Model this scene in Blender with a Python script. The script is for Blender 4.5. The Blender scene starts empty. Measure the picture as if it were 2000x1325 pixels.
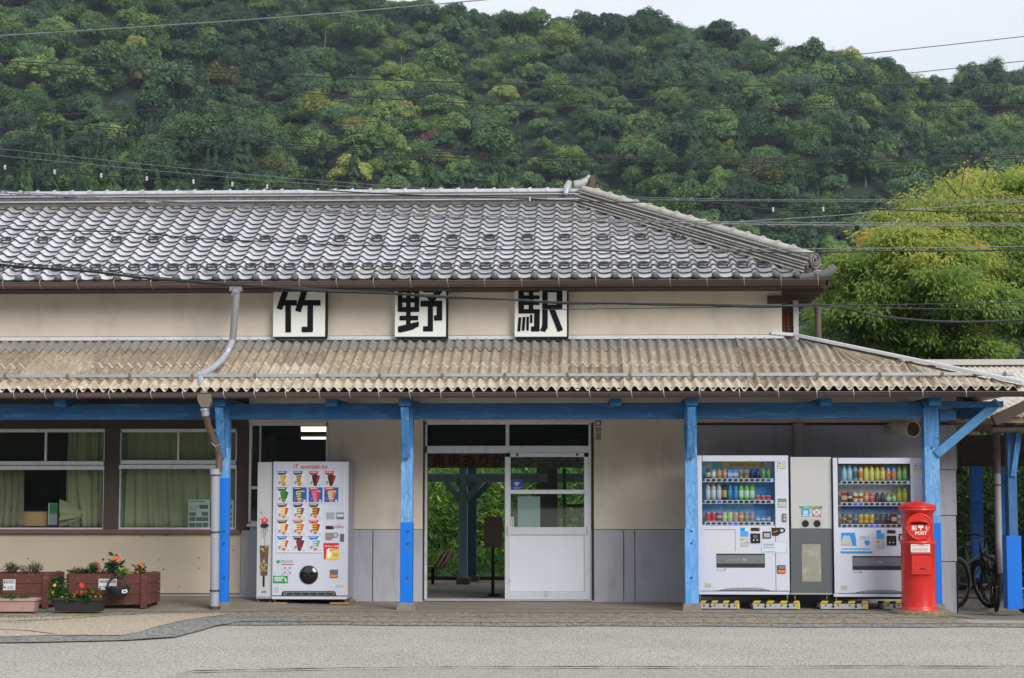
import bpy, math, random
import numpy as np
from mathutils import Vector, Matrix
R_ = random.Random(7)
NP = np.random.default_rng(11)
scene = bpy.context.scene
COL = scene.collection

# ---------------------------------------------------------------- camera
F = 3435.0                                   # focal length in photograph pixels (2000 wide)
CAM = Vector((0.0, -22.4, 1.6))
PSI = math.atan(130.0 / F)
THE = math.atan(280.5 / F)
ROT = Matrix.Rotation(PSI, 3, 'Z') @ Matrix.Rotation(math.pi / 2 + THE, 3, 'X')
cd = bpy.data.cameras.new("camera")
cam = bpy.data.objects.new("camera", cd)
COL.objects.link(cam)
cam.location = CAM
cam.rotation_euler = (math.pi / 2 + THE, 0, PSI)
cd.sensor_width = 36.0
cd.lens = 36.0 * F / 2000.0
cd.clip_start = 0.5
cd.clip_end = 6000
scene.camera = cam

# ---------------------------------------------------------------- sky, sun, exposure
SUN_EL, SUN_AZ = math.radians(30), math.radians(143)      # azimuth clockwise from +Y
world = bpy.data.worlds.new("World")
scene.world = world
world.use_nodes = True
wn, wl = world.node_tree.nodes, world.node_tree.links
wn.clear()
w_out = wn.new('ShaderNodeOutputWorld')
w_bg = wn.new('ShaderNodeBackground')
w_bg.inputs['Strength'].default_value = 0.1
w_sky = wn.new('ShaderNodeTexSky')
w_sky.sky_type = 'NISHITA'
w_sky.sun_disc = False
w_sky.sun_elevation = SUN_EL
w_sky.sun_rotation = SUN_AZ
w_tc = wn.new('ShaderNodeTexCoord')
w_mp = wn.new('ShaderNodeMapping')
w_mp.inputs['Scale'].default_value = (1.2, 1.2, 3.0)
w_no = wn.new('ShaderNodeTexNoise')
w_no.inputs['Scale'].default_value = 2.2
w_no.inputs['Detail'].default_value = 6
w_rp = wn.new('ShaderNodeValToRGB')
w_rp.color_ramp.elements[0].position = 0.32
w_rp.color_ramp.elements[0].color = (0.80, 0.80, 0.80, 1)
w_rp.color_ramp.elements[1].position = 0.62
w_rp.color_ramp.elements[1].color = (0.97, 0.97, 0.97, 1)
w_mx = wn.new('ShaderNodeMixRGB')
w_mx.inputs[2].default_value = (8.5, 8.95, 9.5, 1)         # bright thin overcast
wl.new(w_tc.outputs['Generated'], w_mp.inputs['Vector'])
wl.new(w_mp.outputs[0], w_no.inputs['Vector'])
wl.new(w_no.outputs['Fac'], w_rp.inputs['Fac'])
wl.new(w_rp.outputs['Color'], w_mx.inputs[0])
wl.new(w_sky.outputs[0], w_mx.inputs[1])
# overcast sky: brighter overhead than at the horizon
w_sep = wn.new('ShaderNodeSeparateXYZ')
w_gr = wn.new('ShaderNodeMapRange')
w_gr.inputs['From Min'].default_value = 0.0
w_gr.inputs['From Max'].default_value = 1.0
w_gr.inputs['To Min'].default_value = 1.0
w_gr.inputs['To Max'].default_value = 1.35
w_ml = wn.new('ShaderNodeVectorMath')
w_ml.operation = 'SCALE'
wl.new(w_tc.outputs['Generated'], w_sep.inputs[0])
wl.new(w_sep.outputs['Z'], w_gr.inputs['Value'])
wl.new(w_mx.outputs[0], w_ml.inputs[0])
wl.new(w_gr.outputs[0], w_ml.inputs['Scale'])
wl.new(w_ml.outputs[0], w_bg.inputs['Color'])
wl.new(w_bg.outputs[0], w_out.inputs['Surface'])
sl = bpy.data.lights.new("sun", 'SUN')
sl.energy = 2.8
sl.angle = math.radians(30)
sl.color = (1.0, 0.955, 0.89)
sun = bpy.data.objects.new("sun", sl)
COL.objects.link(sun)
sdir = Vector((math.sin(SUN_AZ) * math.cos(SUN_EL), math.cos(SUN_AZ) * math.cos(SUN_EL), math.sin(SUN_EL)))
sun.rotation_euler = sdir.to_track_quat('Z', 'Y').to_euler()
sun.location = (10, -30, 40)
vs = scene.view_settings
scene.display_settings.display_device = 'sRGB'
vs.view_transform = 'Standard'
vs.look = 'None'
vs.exposure = 0.0
vs.gamma = 1.0
vs.use_curve_mapping = False
scene.cycles.use_denoising = True
scene.cycles.max_bounces = 8
scene.cycles.transparent_max_bounces = 16
scene.cycles.volume_bounces = 0
HAZE = 0.00022

# ---------------------------------------------------------------- photograph point -> world point
def at(px, py, Y):
    d = ROT @ Vector(((px - 1000.0) / F, (662.5 - py) / F, -1.0))
    t = (Y - CAM.y) / d.y
    return CAM.x + d.x * t, CAM.z + d.z * t
def ax(px, Y, py=900): return at(px, py, Y)[0]
def az(py, Y, px=1000): return at(px, py, Y)[1]
def ground(px, py, z=0.0):
    d = ROT @ Vector(((px - 1000.0) / F, (662.5 - py) / F, -1.0))
    t = (z - CAM.z) / d.z
    return CAM.x + d.x * t, CAM.y + d.y * t
def ss(a, b, x):
    t = min(1.0, max(0.0, (x - a) / (b - a)))
    return t * t * (3 - 2 * t)
def gz(x, y):
    return -0.15 * ss(4.2, 5.2, x) * ss(-1.4, 0.3, y) + 0.07 * ss(3.2, 5.0, -x) * ss(-0.2, 1.4, y)

# ---------------------------------------------------------------- materials
def lin(c):
    c = c / 255.0
    return c / 12.92 if c <= 0.04045 else ((c + 0.055) / 1.055) ** 2.4
def C(r, g, b, k=1.0): return (lin(r) * k, lin(g) * k, lin(b) * k)
MATS = {}
def M(name, col, rough=0.6, metal=0.0, var=0.12, scale=4.0, bump=0.0, bscale=60.0, stretch=(1, 1, 1), col2=None, thr=(0.5, 0.62),
      scale2=3.0, stretch2=(1, 1, 1), spec=0.5, coat=0.0, col3=None, thr3=(0.6, 0.7), scale3=20.0, stretch3=(1, 1, 1)):
    if name in MATS: return MATS[name]
    m = bpy.data.materials.new(name)
    m.use_nodes = True
    N, L = m.node_tree.nodes, m.node_tree.links
    b = N['Principled BSDF']
    b.inputs['Roughness'].default_value = rough
    b.inputs['Metallic'].default_value = metal
    b.inputs['Specular IOR Level'].default_value = spec
    b.inputs['Coat Weight'].default_value = coat
    b.inputs['Coat Roughness'].default_value = 0.08
    tc = N.new('ShaderNodeTexCoord')
    def noise(sc, st, det=6, ro=0.6):
        mp = N.new('ShaderNodeMapping'); mp.inputs['Scale'].default_value = st
        L.new(tc.outputs['Object'], mp.inputs['Vector'])
        n = N.new('ShaderNodeTexNoise'); n.inputs['Scale'].default_value = sc
        n.inputs['Detail'].default_value = det; n.inputs['Roughness'].default_value = ro
        L.new(mp.outputs[0], n.inputs['Vector'])
        return n
    n1 = noise(scale, stretch)
    mx = N.new('ShaderNodeMixRGB')
    mr = N.new('ShaderNodeMapRange')
    mr.inputs['From Min'].default_value = 0.25; mr.inputs['From Max'].default_value = 0.75
    L.new(n1.outputs['Fac'], mr.inputs['Value'])
    L.new(mr.outputs[0], mx.inputs[0])
    mx.inputs[1].default_value = (*[c * (1 - var) for c in col], 1)
    mx.inputs[2].default_value = (*[min(1, c * (1 + var)) for c in col], 1)
    out = mx
    for cc, th, sc, st in ((col2, thr, scale2, stretch2), (col3, thr3, scale3, stretch3)):
        if cc is None: continue
        n2 = noise(sc, st, 8, 0.65)
        rp = N.new('ShaderNodeMapRange')
        rp.inputs['From Min'].default_value = th[0]; rp.inputs['From Max'].default_value = th[1]
        L.new(n2.outputs['Fac'], rp.inputs['Value'])
        m2 = N.new('ShaderNodeMixRGB')
        L.new(rp.outputs[0], m2.inputs[0])
        L.new(out.outputs[0], m2.inputs[1])
        m2.inputs[2].default_value = (*cc, 1)
        out = m2
    L.new(out.outputs[0], b.inputs['Base Color'])
    if bump:
        n3 = noise(bscale, (1, 1, 1) if stretch == (1, 1, 1) else stretch, 4)
        bp = N.new('ShaderNodeBump'); bp.inputs['Strength'].default_value = bump
        bp.inputs['Distance'].default_value = 0.01
        L.new(n3.outputs['Fac'], bp.inputs['Height'])
        L.new(bp.outputs[0], b.inputs['Normal'])
    MATS[name] = m
    return m
def glass(name, tint=(0.9, 0.93, 0.92), gl=-0.005, rough=0.02):
    if name in MATS: return MATS[name]
    m = bpy.data.materials.new(name); m.use_nodes = True
    N, L = m.node_tree.nodes, m.node_tree.links
    N.clear()
    o = N.new('ShaderNodeOutputMaterial'); mix = N.new('ShaderNodeMixShader')
    t = N.new('ShaderNodeBsdfTransparent'); t.inputs['Color'].default_value = (*tint, 1)
    g = N.new('ShaderNodeBsdfGlossy'); g.inputs['Roughness'].default_value = rough
    g.inputs['Color'].default_value = (0.95, 0.97, 1, 1)
    fr = N.new('ShaderNodeFresnel'); fr.inputs['IOR'].default_value = 1.5
    ad = N.new('ShaderNodeMath'); ad.operation = 'MULTIPLY_ADD'
    ad.inputs[1].default_value = 0.5; ad.inputs[2].default_value = gl; ad.use_clamp = True
    L.new(fr.outputs[0], ad.inputs[0]); L.new(ad.outputs[0], mix.inputs[0])
    L.new(t.outputs[0], mix.inputs[1]); L.new(g.outputs[0], mix.inputs[2]); L.new(mix.outputs[0], o.inputs['Surface'])
    MATS[name] = m
    return m
def emit(name, col, s):
    if name in MATS: return MATS[name]
    m = bpy.data.materials.new(name); m.use_nodes = True
    b = m.node_tree.nodes['Principled BSDF']
    b.inputs['Base Color'].default_value = (*col, 1)
    b.inputs['Emission Color'].default_value = (*col, 1); b.inputs['Emission Strength'].default_value = s
    MATS[name] = m
    return m
def flat(r, g, b, rough=0.5):          # printed / painted plastic, named by colour
    return M("print_%d_%d_%d" % (r, g, b), C(r, g, b), rough=rough, var=0.05, scale=30)
def leafmat(name, cols, trans=0.3, attr='tint', inst=False, rough=0.5):
    if name in MATS: return MATS[name]
    m = bpy.data.materials.new(name); m.use_nodes = True
    N, L = m.node_tree.nodes, m.node_tree.links
    b = N['Principled BSDF']; b.inputs['Roughness'].default_value = rough
    b.inputs['Specular IOR Level'].default_value = 0.35
    o = N['Material Output']
    at_ = N.new('ShaderNodeAttribute'); at_.attribute_name = attr
    rp = N.new('ShaderNodeValToRGB')
    while len(rp.color_ramp.elements) < len(cols): rp.color_ramp.elements.new(0.5)
    for i, (p, c) in enumerate(cols):
        rp.color_ramp.elements[i].position = p; rp.color_ramp.elements[i].color = (*c, 1)
    src = at_.outputs['Fac']
    if inst:
        at_.attribute_type = 'INSTANCER'
        a2 = N.new('ShaderNodeAttribute'); a2.attribute_name = 'tint'
        ma = N.new('ShaderNodeMath'); ma.operation = 'MULTIPLY_ADD'; ma.inputs[1].default_value = 0.30
        s2 = N.new('ShaderNodeMath'); s2.operation = 'SUBTRACT'; s2.inputs[1].default_value = 0.15
        L.new(a2.outputs['Fac'], ma.inputs[0]); L.new(at_.outputs['Fac'], ma.inputs[2]); L.new(ma.outputs[0], s2.inputs[0])
        src = s2.outputs[0]
    L.new(src, rp.inputs['Fac'])
    L.new(rp.outputs['Color'], b.inputs['Base Color'])
    tr = N.new('ShaderNodeBsdfTranslucent'); L.new(rp.outputs['Color'], tr.inputs['Color'])
    mix = N.new('ShaderNodeMixShader'); mix.inputs[0].default_value = trans
    L.new(b.outputs[0], mix.inputs[1]); L.new(tr.outputs[0], mix.inputs[2]); L.new(mix.outputs[0], o.inputs['Surface'])
    MATS[name] = m
    return m

# ---------------------------------------------------------------- objects
WL = {}
def thing(name, label, cat, loc, group=None):
    o = bpy.data.objects.new(name, None)
    o.empty_display_size = 0.2
    COL.objects.link(o)
    o.location = loc
    o['label'] = label; o['category'] = cat; o['kind'] = 'thing'
    if group: o['group'] = group
    WL[o.name] = Vector(loc)
    return o
def wloc(o): return WL[o.name] if o is not None else Vector((0, 0, 0))
def tag(o, label, cat, group=None):
    o['label'] = label; o['category'] = cat; o['kind'] = 'thing'
    if group: o['group'] = group
    return o
def structure(o, kind='structure'):
    o['kind'] = kind
    return o
SPLIT = {'leg', 'handle', 'wall_nail', 'mudguard', 'beam', 'bolt', 'hook', 'door_stop', 'pane', 'beam_block', 'snow_bar_clip', 'eave_tile_end', 'roller_plate', 'bottle_hole', 'side_board', 'pipe_joint', 'pipe_clamp', 'backrest_slat', 'seat_slat'}
class MB:
    def __init__(s): s.v = []; s.f = []; s.m = []; s.sm = []
    def add(s, vs_, fs, mi=0, smooth=False):
        b = len(s.v); s.v += [tuple(v) for v in vs_]
        for f in fs:
            s.f.append(tuple(b + i for i in f)); s.m.append(mi); s.sm.append(smooth)
        return s
    def box(s, x0, x1, y0, y1, z0, z1, mi=0):
        if x0 > x1: x0, x1 = x1, x0
        if y0 > y1: y0, y1 = y1, y0
        if z0 > z1: z0, z1 = z1, z0
        v = [(x0, y0, z0), (x1, y0, z0), (x1, y1, z0), (x0, y1, z0), (x0, y0, z1), (x1, y0, z1), (x1, y1, z1), (x0, y1, z1)]
        return s.add(v, [(0, 3, 2, 1), (4, 5, 6, 7), (0, 1, 5, 4), (1, 2, 6, 5), (2, 3, 7, 6), (3, 0, 4, 7)], mi)
    def bp(s, px0, py0, px1, py1, Y, th, mi=0):      # box whose front face covers that part of the photograph at depth Y
        pm, pym = (px0 + px1) / 2, (py0 + py1) / 2
        x0, x1 = at(px0, pym, Y)[0], at(px1, pym, Y)[0]
        z1, z0 = at(pm, py0, Y)[1], at(pm, py1, Y)[1]
        return s.box(x0, x1, Y, Y + th, z0, z1, mi)
    def prism(s, pts, y0, y1, mi=0):                # polygon in x,z extruded in y
        n = len(pts)
        a = sum(pts[i][0] * pts[(i + 1) % n][1] - pts[(i + 1) % n][0] * pts[i][1] for i in range(n))
        if a < 0: pts = pts[::-1]
        v = [(x, y0, z) for x, z in pts] + [(x, y1, z) for x, z in pts]
        f = [tuple(range(n)), tuple(range(2 * n - 1, n - 1, -1))]
        f += [(i, i + n, (i + 1) % n + n, (i + 1) % n) for i in range(n)]
        return s.add(v, f, mi)
    def pp(s, pts, Y, th, mi=0):                    # the same from photograph points
        return s.prism([at(a, b, Y) for a, b in pts], Y, Y + th, mi)
    def disc(s, px, py, r, Y, th, mi=0, n=24, ry=None):
        x, z = at(px, py, Y); ry = ry or r
        return s.prism([(x + r * math.cos(2 * math.pi * i / n), z + ry * math.sin(2 * math.pi * i / n)) for i in range(n)], Y, Y + th, mi)
    def tube(s, path, r, n=8, mi=0, caps=True, smooth=True):
        P = [Vector(p) for p in path]
        rs = r if isinstance(r, (list, tuple)) else [r] * len(P)
        rings = []; up = None
        for i, p in enumerate(P):
            d = (P[min(i + 1, len(P) - 1)] - P[max(i - 1, 0)])
            if d.length < 1e-9: d = Vector((0, 0, 1))
            d.normalize()
            if up is None:
                a = Vector((0, 0, 1)) if abs(d.z) < 0.9 else Vector((1, 0, 0))
                up = (a - d * a.dot(d)).normalized()
            else:
                up = (up - d * up.dot(d)).normalized()
            sd = d.cross(up)
            rings.append([p + (up * math.cos(2 * math.pi * k / n) + sd * math.sin(2 * math.pi * k / n)) * rs[i] for k in range(n)])
        v = [q for ring in rings for q in ring]; f = []
        for i in range(len(P) - 1):
            for k in range(n):
                a, b = i * n + k, i * n + (k + 1) % n
                f.append((a, b, b + n, a + n))
        s.add(v, f, mi, smooth)
        if caps:
            s.add(rings[0], [tuple(range(n - 1, -1, -1))], mi); s.add(rings[-1], [tuple(range(n))], mi)
        return s
    def bar(s, a, b, w, h, mi=0, up=(0, 0, 1)):      # rectangular bar from a to b
        a, b, up = Vector(a), Vector(b), Vector(up)
        d = (b - a).normalized(); sd = d.cross(up).normalized(); u = sd.cross(d).normalized()
        v = []
        for p in (a, b):
            for i, j in ((-1, -1), (1, -1), (1, 1), (-1, 1)):
                v.append(p + sd * (i * w / 2) + u * (j * h / 2))
        return s.add(v, [(0, 1, 2, 3), (7, 6, 5, 4), (0, 4, 5, 1), (1, 5, 6, 2), (2, 6, 7, 3), (3, 7, 4, 0)], mi)
    def lathe(s, prof, c, n=24, mi=0, smooth=True, a0=0.0, a1=2 * math.pi):
        full = abs(a1 - a0 - 2 * math.pi) < 1e-6
        k = n if full else n + 1; v = []
        for r, z in prof:
            for i in range(k):
                a = a0 + (a1 - a0) * i / n
                v.append((c[0] + r * math.cos(a), c[1] + r * math.sin(a), c[2] + z))
        f = []
        for j in range(len(prof) - 1):
            for i in range(n if full else n):
                i2 = (i + 1) % k if full else i + 1
                f.append((j * k + i, j * k + i2, (j + 1) * k + i2, (j + 1) * k + i))
        return s.add(v, f, mi, smooth)
    def torus(s, c, R, r, axis=(0, 1, 0), n=20, m=8, mi=0, a0=0, a1=2 * math.pi):
        ax_ = Vector(axis).normalized()
        q = Vector((0, 0, 1)) if abs(ax_.z) < 0.9 else Vector((1, 0, 0))
        u = (q - ax_ * q.dot(ax_)).normalized(); w = ax_.cross(u)
        pts = [Vector(c) + (u * math.cos(a0 + (a1 - a0) * i / n) + w * math.sin(a0 + (a1 - a0) * i / n)) * R for i in range(n + 1)]
        v = []; f = []
        for i in range(n + 1):
            o = (pts[i] - Vector(c)).normalized()
            for k in range(m):
                b = 2 * math.pi * k / m
                v.append(pts[i] + (o * math.cos(b) + ax_ * math.sin(b)) * r)
        for i in range(n):
            for k in range(m):
                f.append((i * m + k, i * m + (k + 1) % m, (i + 1) * m + (k + 1) % m, (i + 1) * m + k))
        return s.add(v, f, mi, True)
    def islands(s):
        par = list(range(len(s.v)))
        def fd(i):
            while par[i] != i: par[i] = par[par[i]]; i = par[i]
            return i
        key = {}
        for i, p in enumerate(s.v):
            k = (round(p[0], 4), round(p[1], 4), round(p[2], 4))
            if k in key: par[fd(i)] = fd(key[k])
            else: key[k] = i
        for f in s.f:
            for i in f[1:]: par[fd(i)] = fd(f[0])
        out = {}
        for k, f in enumerate(s.f): out.setdefault(fd(f[0]), []).append(k)
        res = []
        for fs in out.values():
            mb = MB(); mp = {}
            for k in fs:
                g = []
                for i in s.f[k]:
                    if i not in mp: mp[i] = len(mb.v); mb.v.append(s.v[i])
                    g.append(mp[i])
                mb.f.append(tuple(g)); mb.m.append(s.m[k]); mb.sm.append(s.sm[k])
            res.append(mb)
        return res
    def build(s, name, mats, parent=None, bevel=0.0, loc=None):
        if name in SPLIT and parent is not None:
            return [m.build1(name, mats, parent, bevel, loc) for m in s.islands()][0]
        return s.build1(name, mats, parent, bevel, loc)
    def build1(s, name, mats, parent=None, bevel=0.0, loc=None):
        me = bpy.data.meshes.new(name)
        off = wloc(parent) if parent is not None else Vector((0, 0, 0))
        if loc is not None: off = Vector(loc)
        me.from_pydata([(v[0] - off.x, v[1] - off.y, v[2] - off.z) for v in s.v], [], s.f)
        for m in (mats if isinstance(mats, (list, tuple)) else [mats]): me.materials.append(m)
        me.polygons.foreach_set('material_index', s.m)
        me.polygons.foreach_set('use_smooth', s.sm)
        me.update()
        o = bpy.data.objects.new(name, me)
        COL.objects.link(o)
        if parent is not None:
            o.parent = parent
            WL[o.name] = wloc(parent)
            if loc is not None:
                o.location = Vector(loc) - wloc(parent); WL[o.name] = Vector(loc)
        else:
            o.location = off; WL[o.name] = off.copy()
        if bevel:
            bm = o.modifiers.new("bevel", 'BEVEL'); bm.width = bevel; bm.segments = 2; bm.limit_method = 'ANGLE'
        return o
def top(mb, name, mats, label, cat, loc, group=None, bevel=0.0):
    o = mb.build(name, mats, None, bevel, loc)
    return tag(o, label, cat, group)
def dup(o, parent, loc=None):
    c = o.copy(); COL.objects.link(c); c.parent = parent
    if loc is not None: c.location = loc
    return c
_txt = {}
def text(mb, s, px, py, hpx, Y, mi=0, bold=0.0, sx=1.0, th=0.001, center=True, wpx=None):
    """letters as real flat glyphs facing the street; hpx = letter height in photograph pixels"""
    key = (s, bold)
    if key not in _txt:
        cu = bpy.data.curves.new("glyphs", 'FONT'); cu.body = s; cu.size = 1.0; cu.offset = bold; cu.resolution_u = 3
        ob = bpy.data.objects.new("glyphs", cu); COL.objects.link(ob)
        dg = bpy.context.evaluated_depsgraph_get()
        me = bpy.data.meshes.new_from_object(ob.evaluated_get(dg))
        v = [tuple(x.co) for x in me.vertices]; f = [tuple(p.vertices) for p in me.polygons]
        bpy.data.objects.remove(ob); bpy.data.curves.remove(cu); bpy.data.meshes.remove(me)
        _txt[key] = (v, f)
    v, f = _txt[key]
    if not v: return mb
    x0 = min(a[0] for a in v); x1 = max(a[0] for a in v); y0 = min(a[1] for a in v); y1 = max(a[1] for a in v)
    x, z = at(px, py, Y); ppm = F / (Y - CAM.y); k = hpx / ppm / (y1 - y0)
    if wpx: sx = wpx / ppm / (x1 - x0) / k
    cx = (x0 + x1) / 2 if center else x0
    mb.add([(x + (a[0] - cx) * k * sx, Y, z + (a[1] - (y0 + y1) / 2) * k) for a in v], f, mi)
    return mb
def np_mesh(name, verts, quads, mats, parent=None, attr=None, loc=(0, 0, 0), smooth=False, mi=None):
    me = bpy.data.meshes.new(name)
    n, q = len(verts), len(quads)
    me.vertices.add(n); me.vertices.foreach_set('co', (np.asarray(verts) - np.asarray(loc)).astype(np.float32).ravel())
    k = quads.shape[1]
    me.loops.add(q * k); me.loops.foreach_set('vertex_index', quads.astype(np.int32).ravel())
    me.polygons.add(q); me.polygons.foreach_set('loop_start', np.arange(0, q * k, k, dtype=np.int32))
    if mi is not None: me.polygons.foreach_set('material_index', mi)
    me.update(calc_edges=True)
    for m in (mats if isinstance(mats, (list, tuple)) else [mats]): me.materials.append(m)
    if attr is not None:
        a = me.attributes.new('tint', 'FLOAT', 'POINT'); a.data.foreach_set('value', attr.astype(np.float32))
    o = bpy.data.objects.new(name, me); COL.objects.link(o)
    o.location = Vector(loc) - wloc(parent) if parent is not None else Vector(loc)
    if parent is not None: o.parent = parent
    WL[o.name] = Vector(loc)
    return o
def leaves(cen, L, W, dirs, rng, fold=0.25, nrm=None):
    """diamond leaves: centre, length, width, direction -> verts, quads"""
    n = len(cen)
    d = dirs / np.maximum(1e-6, np.linalg.norm(dirs, axis=1, keepdims=True))
    r = rng.normal(size=(n, 3))
    if nrm is not None: r = r * .42 + nrm
    s = np.cross(d, r); s /= np.maximum(1e-6, np.linalg.norm(s, axis=1, keepdims=True))
    u = np.cross(d, s)
    L = (L * np.ones(n))[:, None]; W = (W * np.ones(n))[:, None]
    v = np.empty((n, 4, 3))
    v[:, 0] = cen; v[:, 1] = cen + d * L * 0.42 + s * W * 0.5 + u * L * fold * 0.3
    v[:, 2] = cen + d * L - u * L * fold * 0.4; v[:, 3] = cen + d * L * 0.42 - s * W * 0.5 + u * L * fold * 0.3
    return v.reshape(-1, 3), np.arange(4 * n).reshape(-1, 4)

# ================================================================ SETTING: ground
m_asph = M('asphalt_light', C(172, 167, 157, 0.86), rough=0.92, var=0.17, scale=.7, col2=C(104, 102, 97), thr=(0.50, 0.66), scale2=52.0, stretch2=(1, .2, 1),
           col3=C(206, 199, 185), thr3=(0.52, 0.66), scale3=70.0, stretch3=(1, .2, 1), bump=0.5, bscale=70)
m_asph2 = M('asphalt_dark', C(138, 136, 131), rough=0.95, var=0.12, scale=3, col2=C(70, 71, 72), thr=(0.48, 0.62), scale2=42.0, stretch2=(1, .15, 1),
            col3=C(166, 164, 158), thr3=(0.58, 0.66), scale3=50.0, stretch3=(1, .15, 1), bump=0.5, bscale=70)
m_conc = M('concrete_coarse', C(140, 130, 114), rough=0.95, var=0.2, scale=1.6, stretch=(1, 3, 1), col2=C(84, 78, 68), thr=(0.48, 0.66), scale2=20.0, stretch2=(.6, .35, 1),
           col3=C(186, 178, 162), thr3=(0.56, 0.66), scale3=48.0, stretch3=(1, .15, 1), bump=0.5, bscale=50)
m_conc2 = M('concrete_smooth', C(136, 128, 116), rough=0.85, var=0.18, scale=1.2, col2=C(98, 92, 84), thr=(0.5, 0.7), scale2=2.5, stretch2=(0.5, 2, 1), bump=0.15)
m_pink = M('concrete_pink', C(176, 160, 142), rough=0.95, var=0.10, scale=1.5, col2=C(118, 106, 92), thr=(0.52, 0.66), scale2=44.0, stretch2=(1, .15, 1),
           col3=C(214, 200, 182), thr3=(0.56, 0.66), scale3=50.0, stretch3=(1, .15, 1), bump=0.4, bscale=60)
m_crack = M('crack', C(44, 42, 38), rough=1, var=0.3, scale=20)
m_soil = M('dirt', C(120, 112, 88), rough=1, var=0.3, scale=9, col2=C(86, 92, 58), thr=(0.5, 0.6), scale2=14)

def gridsheet(name, mat, xs, ys, dz, kind='structure'):
    v = []; f = []
    for y in ys:
        for x in xs: v.append((x, y, gz(x, y) + dz))
    n = len(xs)
    for j in range(len(ys) - 1):
        for i in range(n - 1):
            f.append((j * n + i, j * n + i + 1, (j + 1) * n + i + 1, (j + 1) * n + i))
    mb = MB().add(v, f, 0, True)
    return structure(mb.build(name, mat), kind)
def frange(a, b, s):
    n = int(round((b - a) / s)); return [a + (b - a) * i / n for i in range(n + 1)]
gridsheet('ground', m_asph, [-1500, -300, -60] + frange(-14, 16, 0.5) + [60, 300, 1500], [-400, -60] + frange(-24, 14, 0.5) + [40, 90, 400, 1500], -0.016)
def poly_sheet(name, mat, pts, dz):
    return structure(MB().add([(x, y, gz(x, y) + dz) for x, y in pts], [tuple(range(len(pts)))]).build(name, mat))
XS = frange(-14, 16, 0.5)
# coarse concrete strip in front of the posts, smooth concrete between posts and wall
def wob(x, a=0.03): return a * math.sin(x * 1.7) + a * 0.6 * math.sin(x * 4.3 + 1)
def strip(name, mat, x0, x1, f0, f1, dz, n=60):
    v = []; f = []
    for i in range(n + 1):
        x = x0 + (x1 - x0) * i / n
        for y in (f0(x), f1(x)): v.append((x, y, gz(x, y) + dz))
    for i in range(n): f.append((2 * i, 2 * i + 2, 2 * i + 3, 2 * i + 1))
    return structure(MB().add(v, f, 0, True).build(name, mat))
strip('pavement', m_conc, -14, 16, lambda x: -1.95 + wob(x, .02), lambda x: -0.3, -0.004)
strip('pavement', m_conc2, -14, 9.0, lambda x: -0.42 + wob(x, .015), lambda x: 1.56, 0.0, 90)
strip('road_patch', m_asph2, ax(330, -2.3), 16, lambda x: -2.38 + wob(x, .05), lambda x: -1.93 + wob(x, .02), -0.008)
pk = [ground(a, b) for a, b in ((-260, 1250), (-260, 1208), (60, 1206), (180, 1203), (330, 1199), (452, 1199), (400, 1206), (345, 1215), (300, 1226), (268, 1236), (235, 1242), (100, 1241))]
poly_sheet('pavement', m_pink, pk[::-1], 0.001)
dk = [ground(a, b) for a, b in ((-260, 1256), (-260, 1249), (100, 1240), (235, 1241), (268, 1235), (300, 1225), (345, 1214), (400, 1205), (455, 1203), (640, 1207), (560, 1211), (470, 1214), (420, 1222), (390, 1231), (340, 1244), (240, 1250), (60, 1254))]
poly_sheet('road_patch', m_asph2, dk[::-1], -0.003)
lw = [ground(a, b) for a, b in ((-200, 1325), (-200, 1322), (150, 1345), (310, 1335), (345, 1318), (380, 1311), (640, 1306), (900, 1303.5), (1300, 1303), (1700, 1302), (2250, 1303), (2250, 1420), (-200, 1420))]
m_asph3 = M('asphalt_mid', C(166, 161, 152, 0.86), rough=0.92, var=0.12, scale=1.3, col2=C(112, 111, 106), thr=(0.50, 0.66), scale2=60.0, stretch2=(1, .2, 1),
            col3=C(196, 190, 178), thr3=(0.54, 0.68), scale3=70.0, stretch3=(1, .2, 1), bump=0.5, bscale=70)
poly_sheet('road_patch', m_asph3, lw[::-1], -0.012)
def crack(px, w=0.012, name='road_crack'):
    P = [ground(a, b) for a, b in px]; Q = []
    for i in range(len(P) - 1):
        n = max(2, int(math.dist(P[i], P[i + 1]) / 0.12))
        for k in range(n):
            t = k / n; Q.append((P[i][0] * (1 - t) + P[i + 1][0] * t, P[i][1] * (1 - t) + P[i + 1][1] * t + R_.uniform(-.018, .018)))
    v = []; f = []
    for i, (x, y) in enumerate(Q):
        ww = w * R_.uniform(0.25, 1.6)
        v += [(x, y - ww / 2 - 0.002, gz(x, y) + 0.0045), (x, y + ww / 2, gz(x, y) + 0.0045)]
    for i in range(len(Q) - 1): f.append((2 * i, 2 * i + 2, 2 * i + 3, 2 * i + 1))
    return structure(MB().add(v, f).build(name, m_crack))
crack([(345, 1318), (380, 1311), (640, 1306), (900, 1303.5), (1300, 1303), (1700, 1302), (2150, 1303)], 0.055)
crack([(345, 1318), (310, 1335)], 0.05)
crack([(-60, 1252), (100, 1240.5), (235, 1241.5), (268, 1235.5), (300, 1225.5), (345, 1214.5), (400, 1205.5), (460, 1203)], 0.02)
crack([(240, 1250), (340, 1244), (390, 1231), (420, 1222), (470, 1214), (700, 1213)], 0.03)
crack([(0, 1230), (60, 1233), (120, 1241)], 0.025)
crack([(0, 1214), (100, 1211), (180, 1205), (300, 1199)], 0.04)
crack([(460, 1206), (900, 1205), (1400, 1206), (1980, 1207)], 0.02)
crack([(300, 1190.5), (900, 1190), (1400, 1191)], 0.02)

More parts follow.
